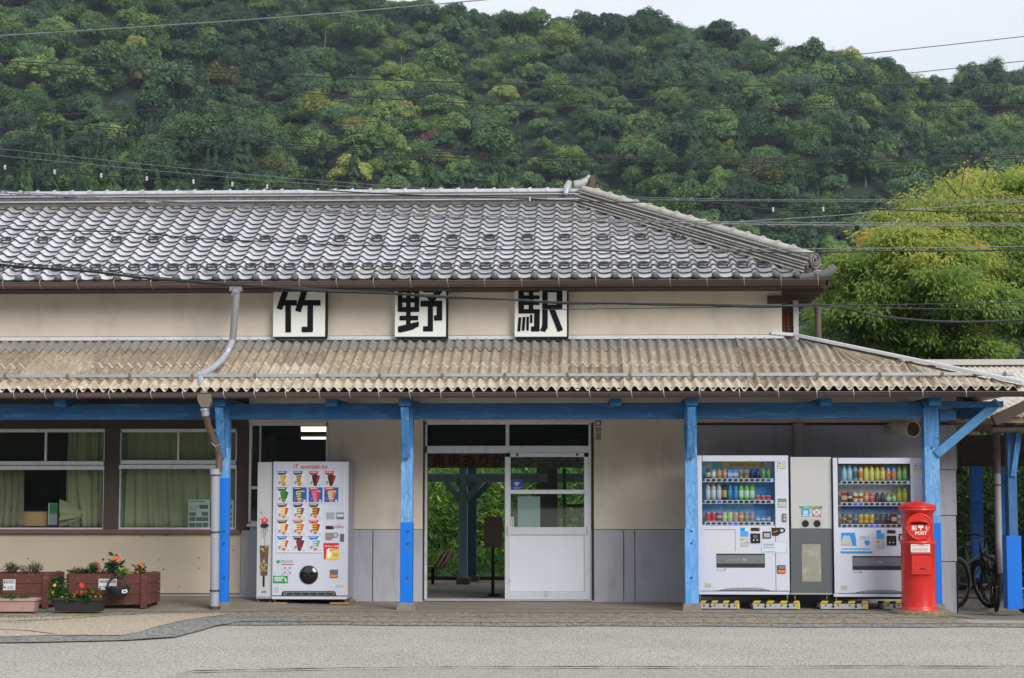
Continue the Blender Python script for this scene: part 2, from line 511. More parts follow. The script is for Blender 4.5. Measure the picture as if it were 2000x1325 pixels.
# ================================================================ STATION BUILDING
YW, YE, YR, YC = 1.5, 1.0, 4.05, -0.4
XL = -11.0                                          # left end of the building, outside the frame
XU = ax(1527, YW, 610)                              # right corner of upper wall
XC = ax(1868, YW, 1000)                             # right corner of lower wall
ST = thing('station_building', 'long low railway station with grey tiled hip roof above a corrugated blue-posted canopy', 'station', (0, YW, 0))
m_beige = M('plaster_beige', C(214, 203, 190), rough=0.9, var=0.06, scale=.9, stretch=(1, 1, 1.6), col2=C(188, 176, 162), thr=(0.5, 0.8), scale2=1.6,
            stretch2=(1.4, 1, 0.9), bump=0.35, bscale=22, col3=C(120, 108, 92), thr3=(0.72, 0.78), scale3=14)
m_dado = M('dado_grey', C(172, 172, 182), rough=0.8, var=0.05, scale=1.4, col2=C(154, 153, 160), thr=(0.5, 0.75), scale2=1.8, stretch2=(2, 1, .6), bump=0.1)
m_greyw = M('panel_grey', C(168, 168, 178), rough=0.65, var=0.05, scale=1.5, col2=C(140, 140, 150), thr=(0.5, 0.8), scale2=2.5, stretch2=(3, 1, .3))
m_wood = M('dark_wood', C(74, 62, 56), rough=0.75, var=0.2, scale=3, stretch=(12, 12, 1), bump=0.2)
m_woodh = M('dark_wood_horizontal', C(66, 55, 48), rough=0.8, var=0.2, scale=3, stretch=(1, 12, 12), bump=0.2)
m_soff = M('soffit_boards', C(158, 138, 108), rough=0.8, var=0.15, scale=2, stretch=(1, 14, 1), col2=C(110, 94, 74), thr=(.45, .7), scale2=2.0)
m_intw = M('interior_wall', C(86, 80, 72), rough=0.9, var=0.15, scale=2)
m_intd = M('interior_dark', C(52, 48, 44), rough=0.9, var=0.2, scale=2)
m_alu = M('aluminium_frame', C(212, 214, 222), rough=0.38, metal=0.35, var=0.05, scale=3, col2=C(160, 160, 164), thr=(.55, .8), scale2=6)
m_white = M('white_flashing', C(212, 212, 216), rough=0.5, metal=0.1, var=0.05, scale=3, col2=C(170, 168, 166), thr=(.55, .75), scale2=5)
m_black = M('black_void', C(24, 24, 25), rough=0.9)
BL1, BL2, BL3 = C(28, 98, 165), C(118, 172, 222), (0.0, 0.17, 0.72)
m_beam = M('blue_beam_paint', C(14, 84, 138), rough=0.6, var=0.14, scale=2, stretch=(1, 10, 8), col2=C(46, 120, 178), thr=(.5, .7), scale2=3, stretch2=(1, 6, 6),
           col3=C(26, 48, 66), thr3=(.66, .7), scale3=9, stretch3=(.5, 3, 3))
m_post = M('blue_post_weathered', C(92, 152, 212), rough=0.75, var=0.14, scale=3, stretch=(9, 9, 1), col2=C(142, 182, 218), thr=(.48, .66), scale2=5, stretch2=(10, 10, 1.4),
           col3=C(64, 78, 92), thr3=(.60, .63), scale3=16, stretch3=(4, 4, .8), bump=.3, bscale=30)
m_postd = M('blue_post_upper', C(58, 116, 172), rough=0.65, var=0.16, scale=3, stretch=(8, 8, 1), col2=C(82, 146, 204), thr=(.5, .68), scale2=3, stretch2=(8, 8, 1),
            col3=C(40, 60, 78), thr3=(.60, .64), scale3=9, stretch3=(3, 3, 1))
m_postl = M('blue_post_lower_faded', C(84, 150, 220), rough=0.7, var=0.10, scale=3, stretch=(8, 8, 1), col2=C(128, 180, 226), thr=(.45, .7), scale2=3, stretch2=(7, 7, 1.2), col3=C(70, 100, 130), thr3=(.64, .67), scale3=14, stretch3=(3, 3, .8))
m_fresh = M('blue_paint_fresh', BL3, rough=0.42, var=0.05, scale=2, stretch=(4, 4, 1))
m_bolt = M('rusty_bolt', C(88, 84, 80), rough=.6, metal=.6, var=.3, scale=30)
m_stone = M('footing_stone', C(126, 122, 112), rough=.95, var=.2, scale=14, bump=.5, bscale=60)
m_brown = M('brown_gutter', C(92, 76, 72), rough=.42, var=.08, scale=1.5, stretch=(1, 1, 1), col2=C(116, 96, 90), thr=(.55, .75), scale2=1.2, stretch2=(.6, 4, 4))
m_galv = M('galvanised', C(176, 180, 184), rough=.45, metal=.5, var=.12, scale=8)
m_rust = M('rusty_clip', C(120, 98, 82), rough=.9, var=.2, scale=20)
m_pipe = M('grey_pipe', C(156, 158, 170), rough=.5, var=.06, scale=4)
m_pipeb = M('brown_pipe', C(98, 80, 72), rough=.5, var=.15, scale=5)
m_flu = emit('tube_lit', (1.0, 0.95, 0.78), 2.2)
m_fluoff = M('lamp_housing', C(196, 192, 178), rough=.4)

# ---- walls
def wall(name, mb, mat, bevel=0): return mb.build(name, mat, ST, bevel)
zT = az(664, YW)                                    # where canopy meets wall
zS = az(560, YE)                                    # soffit height
wall('upper_wall', MB().box(XL, XU, YW, YW + .12, zT - .05, zS + .30), m_beige)
wall('upper_wall', MB().box(XL, XU - .02, 5.05, 5.15, 3.0, zS + .3), m_beige)
wall('upper_wall', MB().box(XL, XL + .12, YW + .12, 5.9, 0, zS + .3), m_beige)
wall('upper_wall', MB().box(XU - .12, XU, YW + .12, 2.45, zT - .6, zS + .3), m_beige)
wall('upper_wall', MB().box(XU + .22, XU + .34, 2.62, 5.9, zT - .6, zS + .3), m_beige)
# recessed corner: brown shutter and white post
sh = MB(); x0, x1 = ax(1529, 2.45, 640), ax(1549, 2.45, 640)
for i in range(34):
    z = zT - .25 + i * .045; sh.box(x0, x1, 2.45, 2.47, z, z + .03)
for xx in frange(x0 + .015, x1 - .015, (x1 - x0 - .03) / 2): sh.box(xx - .01, xx + .01, 2.435, 2.45, zT - .3, zS + .2)
wall('shutter', sh, M('shutter_brown', C(104, 60, 38), rough=.7, var=.2, scale=9))
wall('upper_wall', MB().box(XU - .02, XU + .22, 2.50, 2.6, zT - .6, zS + .3), m_woodh)
wall('corner_post', MB().box(x1, ax(1560, 2.4, 640), 2.40, 2.60, zT - .6, zS + .1), m_alu)
wall('wall_cable_tray', MB().bp(1500, 578, 1541, 593, 1.42, .08), m_woodh)
# flashing at foot of upper wall
wall('wall_flashing', MB().box(XL, XU + .02, YW - .03, YW, az(661, YW), az(656, YW)).box(XL, XU + .02, YW - .05, YW - .03, az(663.5, YW), az(660.5, YW)), m_white)
wall('wall_crack', MB().box(XL, XU, YW - .006, YW, az(656.4, YW), az(655, YW)), m_black)

# ---- lower walls (front), built in pieces round the openings
zB = -0.05; zCe = 2.62
def wp(x0, x1, y0, y1, mat, name='lower_wall', th=.12, Y=YW, bevel=0):   # photo rectangle
    return wall(name, MB().bp(x0, y0, x1, y1, Y, th), mat, bevel)
YTOP = 700
wp(-420, 487, YTOP, 838, m_woodh)
wp(203, 232, 838, 1036, m_wood, 'window_pillar')
wp(462, 486, 838, 1036, m_wood, 'window_pillar')
wp(-420, 469, 1042, 1158, M('board_beige', C(184, 172, 154), rough=.85, var=.05, scale=1.2, col2=C(190, 176, 156), thr=(.5, .7), scale2=2), 'wall_board', .03, YW - .03)
dots = MB()
for px_, py_ in ((275, 1047), (278, 1050), (322, 1047), (326, 1046), (312, 1094), (320, 1112), (318, 1113), (388, 1090), (390, 1110), (456, 1075), (391, 1045), (350, 1146), (415, 1150)):
    dots.disc(px_, py_, .009, YW - .034, .004, n=8)
wall('wall_nail', dots, m_bolt)
wp(-420, 487, 1036, 1190, m_dado)
wp(487, 640, YTOP, 826, m_beige)
wp(487, 640, 1024, 1190, m_dado)
wp(640, 829, YTOP, 1034, m_beige)
wp(640, 829, 1035.2, 1190, m_dado, th=.125, Y=YW - .004)
wp(829, 1155, YTOP, 824, m_beige)
wp(1155, 1352, YTOP, 1034, m_beige)
wp(1155, 1352, 1035.2, 1190, m_dado, th=.125, Y=YW - .004)
wall('lower_wall', MB().pp([(1352, YTOP), (1565, YTOP), (1868, 748), (1868, 829), (1352, 829)], YW, .12), m_beige)
# grey panelled right end wall with horizontal joints
js = [830, 918, 1007, 1097, 1200]
for a, b in zip(js[:-1], js[1:]):
    wp(1352, 1868, a + .7, b - .7, m_greyw, 'grey_wall', .1, YW - .012, .003)
wp(1352, 1868, 829, 1200, m_black, 'lower_wall', .1, YW + .005)
wp(1352, 1868, 826.5, 830.6, m_woodh, 'wall_trim', .03, YW - .03)
def wcrack(pts, w=.5, mat=None):
    Q = []
    for (a, b), (c, d) in zip(pts[:-1], pts[1:]):
        for k in range(8): t = k / 8; Q.append((a + (c - a) * t + R_.uniform(-.8, .8), b + (d - b) * t))
    v = []
    for a, b in Q:
        ww = w * R_.uniform(.3, 1); x0, z0 = at(a - ww / 2, b, YW - .006); x1, z1 = at(a + ww / 2, b, YW - .006); v += [(x0, YW - .0065, z0), (x1, YW - .0065, z1)]
    MB().add(v, [(2 * i, 2 * i + 1, 2 * i + 3, 2 * i + 2) for i in range(len(Q) - 1)]).build('wall_crack', mat or m_intd, ST)
wcrack([(1221, 1036), (1219, 1090), (1223, 1172)]); wcrack([(770, 1090), (768, 1130), (775, 1172)], .4); wcrack([(1300, 1120), (1306, 1150), (1303, 1176)], .4); wcrack([(700, 1036), (706, 1060)], .4)
wcrack([(1180, 900), (1200, 908), (1222, 905)], .4); wcrack([(1290, 840), (1296, 880), (1290, 920)], .35); wcrack([(660, 850), (668, 870), (664, 892)], .35)
for xx in (728, 1218, 1240): wp(xx - .7, xx + .7, 1036, 1175, m_intd, 'wall_joint', .01, YW - .008)
wall('side_wall', MB().box(XC - .14, XC - .02, YW + .12, 4.9, -.25, 2.75), m_greyw)
wp(1550, 1571, 828, 1000, m_greyw, 'wall_pipe', .02, YW - .05)
o_ = MB().tube([(ax(1560.5, YW - .1), YW - .09, az(829, YW)), (ax(1560.5, YW - .1), YW - .09, .6)], .075, 14)
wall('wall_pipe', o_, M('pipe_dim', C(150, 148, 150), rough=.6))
# interior: floor, ceiling, partitions, rear wall
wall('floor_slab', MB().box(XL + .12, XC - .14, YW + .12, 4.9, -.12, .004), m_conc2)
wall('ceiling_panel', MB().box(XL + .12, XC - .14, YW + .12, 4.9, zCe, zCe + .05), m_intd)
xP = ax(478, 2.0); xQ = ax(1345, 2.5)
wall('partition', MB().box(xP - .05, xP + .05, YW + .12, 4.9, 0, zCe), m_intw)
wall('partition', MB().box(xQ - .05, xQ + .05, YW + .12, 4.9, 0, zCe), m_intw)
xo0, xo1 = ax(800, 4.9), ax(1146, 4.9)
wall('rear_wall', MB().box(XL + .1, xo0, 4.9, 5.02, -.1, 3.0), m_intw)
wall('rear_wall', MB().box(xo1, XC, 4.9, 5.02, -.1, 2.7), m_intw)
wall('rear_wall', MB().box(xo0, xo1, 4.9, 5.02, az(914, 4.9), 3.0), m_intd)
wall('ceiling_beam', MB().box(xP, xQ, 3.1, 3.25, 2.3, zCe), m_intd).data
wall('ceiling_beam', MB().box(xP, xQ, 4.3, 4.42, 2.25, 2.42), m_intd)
# inner door frame in rear opening, right part with posts as seen through the glass
wall('rear_door_frame', MB().bp(1099, 916, 1106, 1172, 4.7, .06).bp(1106, 985, 1146, 991, 4.7, .05).bp(1070, 916, 1075, 1172, 4.7, .06), m_intd)
# fluorescent lamps inside
for nm, yy, py in (('a', 2.35, 840), ('b', 3.55, 859.5)):
    x0, x1 = ax(586, yy), ax(690, yy); z = az(py, yy)
    h = wall('ceiling_lamp', MB().box(x0, x1, yy - .08, yy + .08, z + .045, z + .09), m_fluoff)
    MB().box(x0 + .02, x1 - .02, yy - (.07 if nm == 'a' else .03), yy + (.07 if nm == 'a' else .03), z - (.02 if nm == 'a' else -.012), z + .045).build('lamp_tube', m_flu, h)

# ---- windows
def window(px0, px1, py0, py1, mid, upmull, lowmull=None, Y=YW + .03, low=True, sill=True):
    fr = MB(); t = 6.5
    w = MB().bp(px0, py0, px1, py0 + t, Y, .07).bp(px0, py0, px0 + 4.5, py1, Y, .07).bp(px1 - 4.5, py0, px1, py1, Y, .07).bp(px0, mid - 9, px1, mid - 1, Y, .07)
    w.bp(px0 - 1, mid, px1 + 1, mid + 8, Y - .03, .1)
    w.bp(upmull - 2, py0, upmull + 2, mid - 5, Y - .005, .05)
    w.bp(px0, py1 - 5, px1, py1, Y + .01, .06)
    if lowmull: w.bp(lowmull - 2.5, mid, lowmull + 2.5, py1, Y, .05)
    f = w.build('window', m_alu, ST, .003)
    g = MB().bp(px0 + 3, py0 + 4, px1 - 3, mid, Y + .035, .004).bp(px0 + 3, mid + 6, px1 - 3, py1 - 3, Y + .035, .004)
    g.build('pane', glass('window_glass'), f)
    return f
window(-60, 206, 838, 1036, 910, 89)
window(-420, -90, 838, 1036, 910, -250)
wp(-90, -60, 838, 1036, m_wood, 'window_pillar')
window(231, 464, 838, 1036, 908, 348)
wall('window_sill', MB().bp(-420, 1034.5, 469, 1042.5, YW - .09, .2), M('sill_brown', C(108, 78, 72), rough=.6, var=.1, scale=3), .004)
# waiting room window behind the ice cream machine
w3 = MB().bp(486, 826, 641, 831.5, YW, .08).bp(486, 826, 490.5, 1026, YW, .08).bp(636, 826, 641, 1026, YW, .08).bp(486, 950, 641, 956, YW + .01, .05).bp(486, 1018, 641, 1026, YW, .08).bp(482, 1024, 641, 1029, YW - .06, .1).bp(505.5, 831, 509, 1020, YW + .04, .03)
f3 = w3.build('window', m_alu, ST, .003)
MB().bp(489, 830, 638, 1020, YW + .035, .004).build('pane', glass('window_glass'), f3)

# ---- entrance
door_f = MB()
Yd = YW + .02
for r in ((829, 824, 834, 1173), (1150, 826, 1155, 1173), (829, 824, 1155, 829.5), (829, 871, 1151, 885.5), (987.5, 829, 994.5, 872)):
    door_f.bp(*r, Yd, .1)
DF = door_f.build('door_frame', m_alu, ST, .004)
MB().bp(833, 829, 988, 872, Yd + .05, .004).bp(994, 829, 1150, 872, Yd + .05, .004).build('pane', glass('transom_glass', (.75, .76, .75), .0), DF)
MB().bp(1155.5, 826, 1160, 1173, YW - .01, .06).build('door_stop', m_intd, DF)
MB().bp(826, 822, 829, 1173, YW - .01, .06).build('door_stop', m_intd, DF)
MB().bp(829, 1170, 1155, 1174.5, YW - .02, .14).build('threshold', m_galv, DF)
sd = MB(); Ys = Yd + .005
for r in ((986, 885, 997, 1173), (1141, 885, 1150, 1173), (986, 885, 1150, 893), (996, 957, 1142, 965), (996, 1030, 1142, 1045), (996, 1156, 1142, 1173)):
    sd.bp(*r, Ys - .03, .04)
SD = sd.build('sliding_door', m_alu, ST, .003)
MB().bp(996, 1045.8, 1141, 1155.4, Ys - .015, .02).build('door_panel', M('door_panel_white', C(216, 220, 230), rough=.32, metal=.1, var=.04, scale=1.2), SD, .002)
MB().bp(997, 892, 1142, 958, Ys - .006, .004).bp(997, 964, 1142, 1031, Ys - .006, .004).build('pane', glass('door_glass', (.82, .88, .86), .05), SD)
MB().bp(988.6, 1029, 992.4, 1046, Ys - .036, .008).bp(1144.4, 1029, 1148, 1046, Ys - .036, .008).build('handle', m_galv, SD)
MB().bp(1008, 886, 1012.5, 890.5, Ys - .034, .004).bp(1125, 886, 1129.5, 890.5, Ys - .034, .004).build('roller_plate', m_bolt, SD)
# stickers on the door glass
wf = MB().bp(998.5, 936, 1021, 956.5, Ys - .012, .003, 0)
x_, z_ = at(1009.3, 947.5, Ys - .0135)
for r_ in (.018, .036, .054): wf.torus((x_, Ys - .0135, z_ - .02), r_, .0055, (0, 1, 0), 10, 5, 1, -math.pi / 4, math.pi / 4)
wf.disc(1009.3, 949.6, .007, Ys - .0145, .001, 1, 10)
text(wf, 'TAKENO STA', 1009.6, 952.6, 1.8, Ys - .0135, 1); text(wf, 'FREE Wi-Fi', 1009.6, 955.2, 1.5, Ys - .0135, 1)
MATS_ = [flat(20, 70, 140), flat(236, 240, 245)]
top(wf, 'wifi_sticker', MATS_, 'small blue sticker with white wireless waves on the sliding door glass', 'sticker', (x_, Ys, z_))
ps = MB().bp(1011, 970, 1055, 1030, Ys + .012, .003)
top(ps, 'paper_notice', M('paper_back', C(196, 206, 212), rough=.8, var=.03), 'blank pale paper notice taped behind the sliding door glass', 'notice', (ax(1033, Ys), Ys, az(1030, Ys)))
nt = MB().bp(998, 1010, 1003.5, 1031, Ys - .012, .002, 0)
for i in range(4): nt.bp(999.3, 1012.5 + i * 4.6, 1002, 1015 + i * 4.6, Ys - .0135, .001, 1)
top(nt, 'paper_notice', [flat(214, 216, 214), flat(60, 70, 80)], 'narrow white paper strip low in the left corner of the sliding door glass', 'notice', (ax(1000, Ys), Ys, az(1031, Ys)))
# lamp above the entrance, number plates beside it
l_ = thing('strip_lamp', 'long white unlit strip lamp fixed above the station entrance', 'lamp', (ax(990, YW), YW, az(825, YW)))
MB().bp(897, 817, 1084, 819.5, YW - .12, .12).build('mount', m_fluoff, l_)
MB().bp(898, 818.5, 1083, 824.5, YW - .13, .1).build('lamp_shade', M('diffuser_white', C(216, 212, 196), rough=.3), l_, .01)
pl = MB().bp(1162.5, 822, 1173.5, 832, YW - .02, .02, 0).bp(1164.5, 824, 1171.5, 830, YW - .022, .003, 1)
top(pl, 'small_plate', [m_bolt, m_beige], 'small dark square frame screwed to the wall right of the door', 'plate', (ax(1168, YW), YW, az(832, YW)))
pl = MB().bp(1163, 835, 1174, 843.5, YW - .008, .008, 0).bp(1163, 846, 1174, 860, YW - .008, .008, 0)
for i in range(5): pl.bp(1164.5, 836.5 + i * 4.6, 1172, 838.5 + i * 4.6, YW - .010, .002, 1)
top(pl, 'small_plate', [flat(150, 146, 138), flat(110, 106, 98)], 'pair of faded paper plates on the wall right of the door', 'plate', (ax(1168, YW), YW, az(860, YW)))

# ---- posts, beam, braces
zBm0, zBm1 = az(819, 0), az(788, 0)
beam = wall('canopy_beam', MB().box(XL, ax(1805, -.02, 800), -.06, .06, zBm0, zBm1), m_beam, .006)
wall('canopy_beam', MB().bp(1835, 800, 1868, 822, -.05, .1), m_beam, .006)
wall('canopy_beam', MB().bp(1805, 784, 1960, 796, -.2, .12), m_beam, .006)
# eave purlin and side beams running back
wall('canopy_beam', MB().box(ax(1868, 1.2), ax(1868, 1.2) + .11, .06, 5.0, zBm0 + .02, zBm1 - .02), m_beam, .006)
posts = [(432, 17, 934, -.0), (795, 23, 1020, 0), (1349.5, 24, 1032, 0), (1819.5, 30, 1020, 0)]
for i, (px, wpx, pyb, _) in enumerate(posts):
    ppm = 153.3; w = .15 if i < 3 else .185
    if i == 0: px = 436
    x = ax(px, 0, 1000)
    p = wall('canopy_post', MB().box(x - w / 2, x + w / 2, -w / 2, w / 2, az(pyb, 0) if 0 else .08, zBm1 + .02), m_post, .006)
    e_ = .003 if i != 2 else .010
    MB().box(x - w / 2 - e_, x + w / 2 + e_, -w / 2 - e_, w / 2 + e_, .07, az(pyb, 0)).build('painted_base', m_fresh if i != 2 else m_postl, p, .006)
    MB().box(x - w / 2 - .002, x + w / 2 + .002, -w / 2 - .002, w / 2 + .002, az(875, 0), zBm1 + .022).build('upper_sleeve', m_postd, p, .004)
    ft = MB(); a, b, h = w / 2 + .06, w / 2 + .03, .1
    ft.add([(x - a, -a, -.06), (x + a, -a, -.06), (x + a, a, -.06), (x - a, a, -.06), (x - b, -b, h - .01), (x + b, -b, h - .01), (x + b, b, h - .01), (x - b, b, h - .01)],
           [(0, 3, 2, 1), (4, 5, 6, 7), (0, 1, 5, 4), (1, 2, 6, 5), (2, 3, 7, 6), (3, 0, 4, 7)])
    ft.build('footing', m_stone, p, .01)
    bo = MB()
    for py in (875, 1038, 1062, 1129): bo.disc(px + 1, py, .016, -w / 2 - .012, .012, 0, 10)
    bo.build('bolt', m_bolt, p)
    # outrigger under the eave and knee brace in front of the post
    zo = az(785.5, -.35)
    wall('outrigger', MB().box(x - .075, x + .075, -.36, YW, zo - .05, zo + .05), m_beam, .005)
    if i < 3:
        zb = az(893, -w / 2)
        wall('knee_brace', MB().bar((x - .005, -.10, zb), (x - .005, -.30, zo - .05), .10, .10, up=(0, 1, 0)), m_postd, .005)
# short outriggers between the posts
for px in (85, 600, 1140, 1540): 
    x = ax(px + 60, .3, 790)
    wall('outrigger', MB().box(x - .07, x + .07, -.33, YW, az(786, -.3) - .045, az(786, -.3) + .045), m_beam)
# diagonal brace at the right corner
a = at(1826, 888, -.02); b = at(1948, 786, -.10)
wall('corner_brace', MB().bar((a[0], -.06, a[1]), (b[0], -.14, b[1]), .11, .125, up=(0, 1, 0)), M('blue_brace', C(72, 132, 182), rough=.7, var=.12, scale=3, stretch=(1, 6, 6), col2=C(112, 150, 176), thr=(.5, .65), scale2=4), .006)
b0 = MB()
x0, z0 = at(1820, 850, .2); x1, z1 = at(1760, 838, 1.3)
# ---- soffit boards of the canopy
zk = az(760, YC)
s0 = (zT - .02 - zk) / (YW - YC)
XE = ax(1996, YC, 760)
def hipx(y): return XE - (y - YC) * (XE - ax(1560, YW, 664)) / (YW - YC)
sf = MB()
n = 9
for i in range(n):
    y0_, y1_ = YC + .02 + (YW - YC - .02) * i / n, YC + .02 + (YW - YC - .02) * (i + 1) / n - .006
    sf.add([(XL, y0_, zk - .07 + (y0_ - YC) * s0), (hipx(y0_) - .05, y0_, zk - .07 + (y0_ - YC) * s0), (hipx(y1_) - .05, y1_, zk - .07 + (y1_ - YC) * s0), (XL, y1_, zk - .07 + (y1_ - YC) * s0)], [(3, 2, 1, 0)])
wall('soffit', sf, m_soff)
wall('fascia', MB().box(XL, XE - .05, YC + .0, YC + .025, az(777, YC), az(769.5, YC)), m_soff)
wall('painted_shade_strip', MB().box(XL, XE - .05, YC + .012, YC + .03, az(769.5, YC), az(758, YC)), m_black)  # black strip stands in for the shade under the sheet ends
# right side soffit
sf2 = MB().add([(XE - .03, YC + .05, zk - .07), (XE - .03, 5.2, zk - .07), (XE - 2.57, 5.2, zT - .1), (XE - 2.57, YW + .02, zT - .1)], [(0, 1, 2, 3)])
wall('soffit', sf2, m_soff)

# ---- corrugated canopy roof
m_cor = M('cement_sheet', C(158, 143, 122), rough=.95, var=.16, scale=1.6, stretch=(1, 1, 1), col2=C(184, 172, 154), thr=(.48, .68), scale2=7, stretch2=(2.5, .5, 1),
          col3=C(112, 102, 88), thr3=(.52, .70), scale3=20, stretch3=(1.8, .5, 1), bump=.5, bscale=60)
m_corg = M('cement_ridge_grey', C(138, 134, 130), rough=.95, var=.15, scale=3, col2=C(172, 166, 158), thr=(.58, .68), scale2=12, bump=.4, bscale=45)
m_cort = M('cement_sheet_pale', C(184, 174, 158), rough=.95, var=.12, scale=3, col2=C(176, 158, 130), thr=(.5, .62), scale2=10, col3=C(206, 200, 188), thr3=(.55, .68), scale3=18, bump=.5, bscale=45)
WV, SH = .13, .78
def corr(x0, x1, y0, y1, z0, z1, lift, xmax=None, th=.007, ph=0.0, flip=False, amp=.029):
    """corrugated course from (y0,z0) low to (y1,z1) high; sheets overlap sideways"""
    mb = MB(); k = int((x1 - x0) / SH) + 1
    for s in range(k):
        xa = x0 + s * SH; ns = 6 * 8 + 4
        dz0 = R_.uniform(-.007, .007); dy = R_.uniform(-.012, .012)
        rows = []
        el_ = R_.uniform(.012, .04); yl = y0 + dy + el_; zl = z0 + (z1 - z0) * el_ / (y1 - y0)
        for (y, z) in ((y0 + dy, z0), (y0 + dy, z0), (yl, zl), (y1, z1)):
            row = []
            for i in range(ns + 1):
                x = xa + i * WV / 8
                h = amp * math.cos(2 * math.pi * (x - ph) / WV) + .008 * (1 - i / ns)
                row.append((x, y, z + h + lift + dz0))
            rows.append(row)
        rows[0] = [(x, y, z - th) for x, y, z in rows[0]]
        v = []
        for j, row in enumerate(rows):
            for x, y, z in row:
                xm = xmax(y) if xmax else 1e9
                v.append((min(x, xm), y, z))
        f = []
        for j in range(3):
            for i in range(ns):
                if xmax and v[j * (ns + 1) + i][0] >= xmax(v[j * (ns + 1) + i][1]) - 1e-6 and v[(j + 1) * (ns + 1) + i][0] >= xmax(v[(j + 1) * (ns + 1) + i][1]) - 1e-6: continue
                f.append((j * (ns + 1) + i, j * (ns + 1) + i + 1, (j + 1) * (ns + 1) + i + 1, (j + 1) * (ns + 1) + i))
        nf = len(f); k0 = len(mb.f); mb.add(v, f, R_.choice((0, 0, 1, 2)), True)
        for q_ in range(k0, k0 + nf):
            if mb.f[q_][0] - (len(mb.v) - len(v)) < 2 * (ns + 1): mb.m[q_] = 3
    return mb
def cz(y): return zk + .01 + (y - YC) * (zT - zk - .035) / (YW - YC)
PH = ax(14.5, YC, 755)
XLr = PH - SH * 6
def tY(t): return YC + (YW - YC) * t
cr = corr(XLr, XE + .5, tY(.0), tY(.50), cz(tY(0)), cz(tY(.50)), .000, hipx, ph=PH)
m_corb = M('cement_sheet_b', C(172, 158, 138), rough=.95, var=.16, scale=1.8, col2=C(206, 196, 180), thr=(.46, .66), scale2=8, stretch2=(2.5, .5, 1), col3=C(120, 108, 92), thr3=(.54, .70), scale3=18, stretch3=(1.8, .5, 1), bump=.5, bscale=60)
m_corc = M('cement_sheet_c', C(146, 130, 110), rough=.95, var=.16, scale=1.8, col2=C(178, 164, 144), thr=(.50, .70), scale2=7, stretch2=(2.5, .5, 1), col3=C(98, 90, 78), thr3=(.50, .66), scale3=18, stretch3=(1.8, .5, 1), bump=.5, bscale=60)
m_core = M('cement_sheet_edge', C(194, 184, 168), rough=.95, var=.12, scale=5, col2=C(160, 146, 124), thr=(.5, .66), scale2=14, bump=.5, bscale=60)
CM = [m_cor, m_corb, m_corc, m_core]
CR = cr.build('canopy_roof', CM, ST)
corr(XLr, XE + .5, tY(.46), tY(.84), cz(tY(.46)), cz(tY(.84)), .012, hipx, ph=PH).build('canopy_roof_course', CM, CR)
corr(XLr, XE + .5, tY(.78), tY(1.0), cz(tY(.78)), cz(tY(1.0)), .026, hipx, ph=PH, amp=.027).build('canopy_roof_course', [m_corg, m_corg, m_corg, m_corg], CR)
corr(XLr, XE + .5, tY(-.02), tY(.13), cz(tY(-.02)), cz(tY(.13)), .006, hipx, ph=PH).build('canopy_roof_course', [m_cort, m_corb, m_cort, m_core], CR)
# right-hand slope of the canopy
def corr_side():
    mb = MB(); y = YC; xa, xb = XE, XE - 2.57; v = []; n = int(5.6 / (WV / 6))
    for i in range(n + 1):
        y = YC + i * WV / 6; h = .021 * math.cos(2 * math.pi * i / 6)
        xin = max(xb, xa - (y - YC) * 2.57 / (YW - YC))
        t = (xa - xin) / 2.57
        v += [(xa, y, zk + .01 + h), (xin, y, zk + .01 + h + (zT - zk - .035) * t)]
    f = [(2 * i, 2 * i + 2, 2 * i + 3, 2 * i + 1) for i in range(n)]
    return mb.add(v, f, 0, True)
corr_side().build('canopy_roof_side', m_cor, CR)
# hip flashing
p0 = Vector((ax(1556, YW, 664), YW, cz(YW) + .075)); p1 = Vector((XE + .03, YC - .03, cz(YC) + .055))
MB().bar(p0, p1, .16, .045).build('hip_flashing', m_white, CR, .006)
MB().bar(p0 + Vector((0, 0, .0)), p0 + Vector((-.35, .0, .03)), .10, .045).build('hip_flashing', m_white, CR, .006)
# snow bar with rusty clips
ys = tY(.17); zs = cz(ys) + .035
MB().box(XL, ax(1980, ys, 742), ys - .02, ys - .016, zs, zs + .045).box(XL, ax(1980, ys, 742), ys - .02, ys + .02, zs, zs + .004).build('snow_bar', m_galv, CR)
cl = MB()
for px in range(-500, 1990, 122):
    x = ax(px + 22, ys, 742); cl.box(x - .012, x + .012, ys - .026, ys - .02, zs - .02, zs + .055)
    cl.box(x - .02, x + .02, ys - .03, ys - .022, zs + .0, zs + .035)
cl.build('snow_bar_clip', m_rust, CR)

# ---- gutters
def gutter(x0, x1, y, z, r, name='gutter'):
    mb = MB(); n = 10; v = []
    for x in (x0, x1):
        for rr in (r, r - .006):
            for i in range(n + 1):
                a = math.pi + math.pi * i / n
                v.append((x, y + rr * math.cos(a), z + rr * math.sin(a)))
    m = n + 1; f = []
    for i in range(n):
        f.append((i, i + 1, 2 * m + i + 1, 2 * m + i)); f.append((m + i + 1, m + i, 3 * m + i, 3 * m + i + 1))
    f += [(0, m, 3 * m, 2 * m), (n, m + n, 3 * m + n, 2 * m + n)]
    f += [tuple(range(m)), tuple(range(3 * m - 1, 2 * m - 1, -1))]
    mb.add(v, f, 0, True)
    mb.tube([(x0, y - r, z), (x1, y - r, z)], .006, 6)
    g = mb.build(name, m_brown, ST)
    return g
def bracket(g, px, py, y, z, r, dx=0):
    b = MB(); x = 0
    pts = [(0, -r * .2, .05), (0, -r - .003, .01)] + [(dx * math.sin(a - math.pi), (r + .004) * math.cos(a), (r + .004) * math.sin(a)) for a in [math.pi + math.pi * k / 8 * .85 for k in range(9)]]
    b.tube(pts, .0062, 5)
    return b
GY, GZ = YC - .075, az(767.5, YC - .075)
g1 = gutter(XL, ax(2010, GY, 775), GY, GZ, .062)
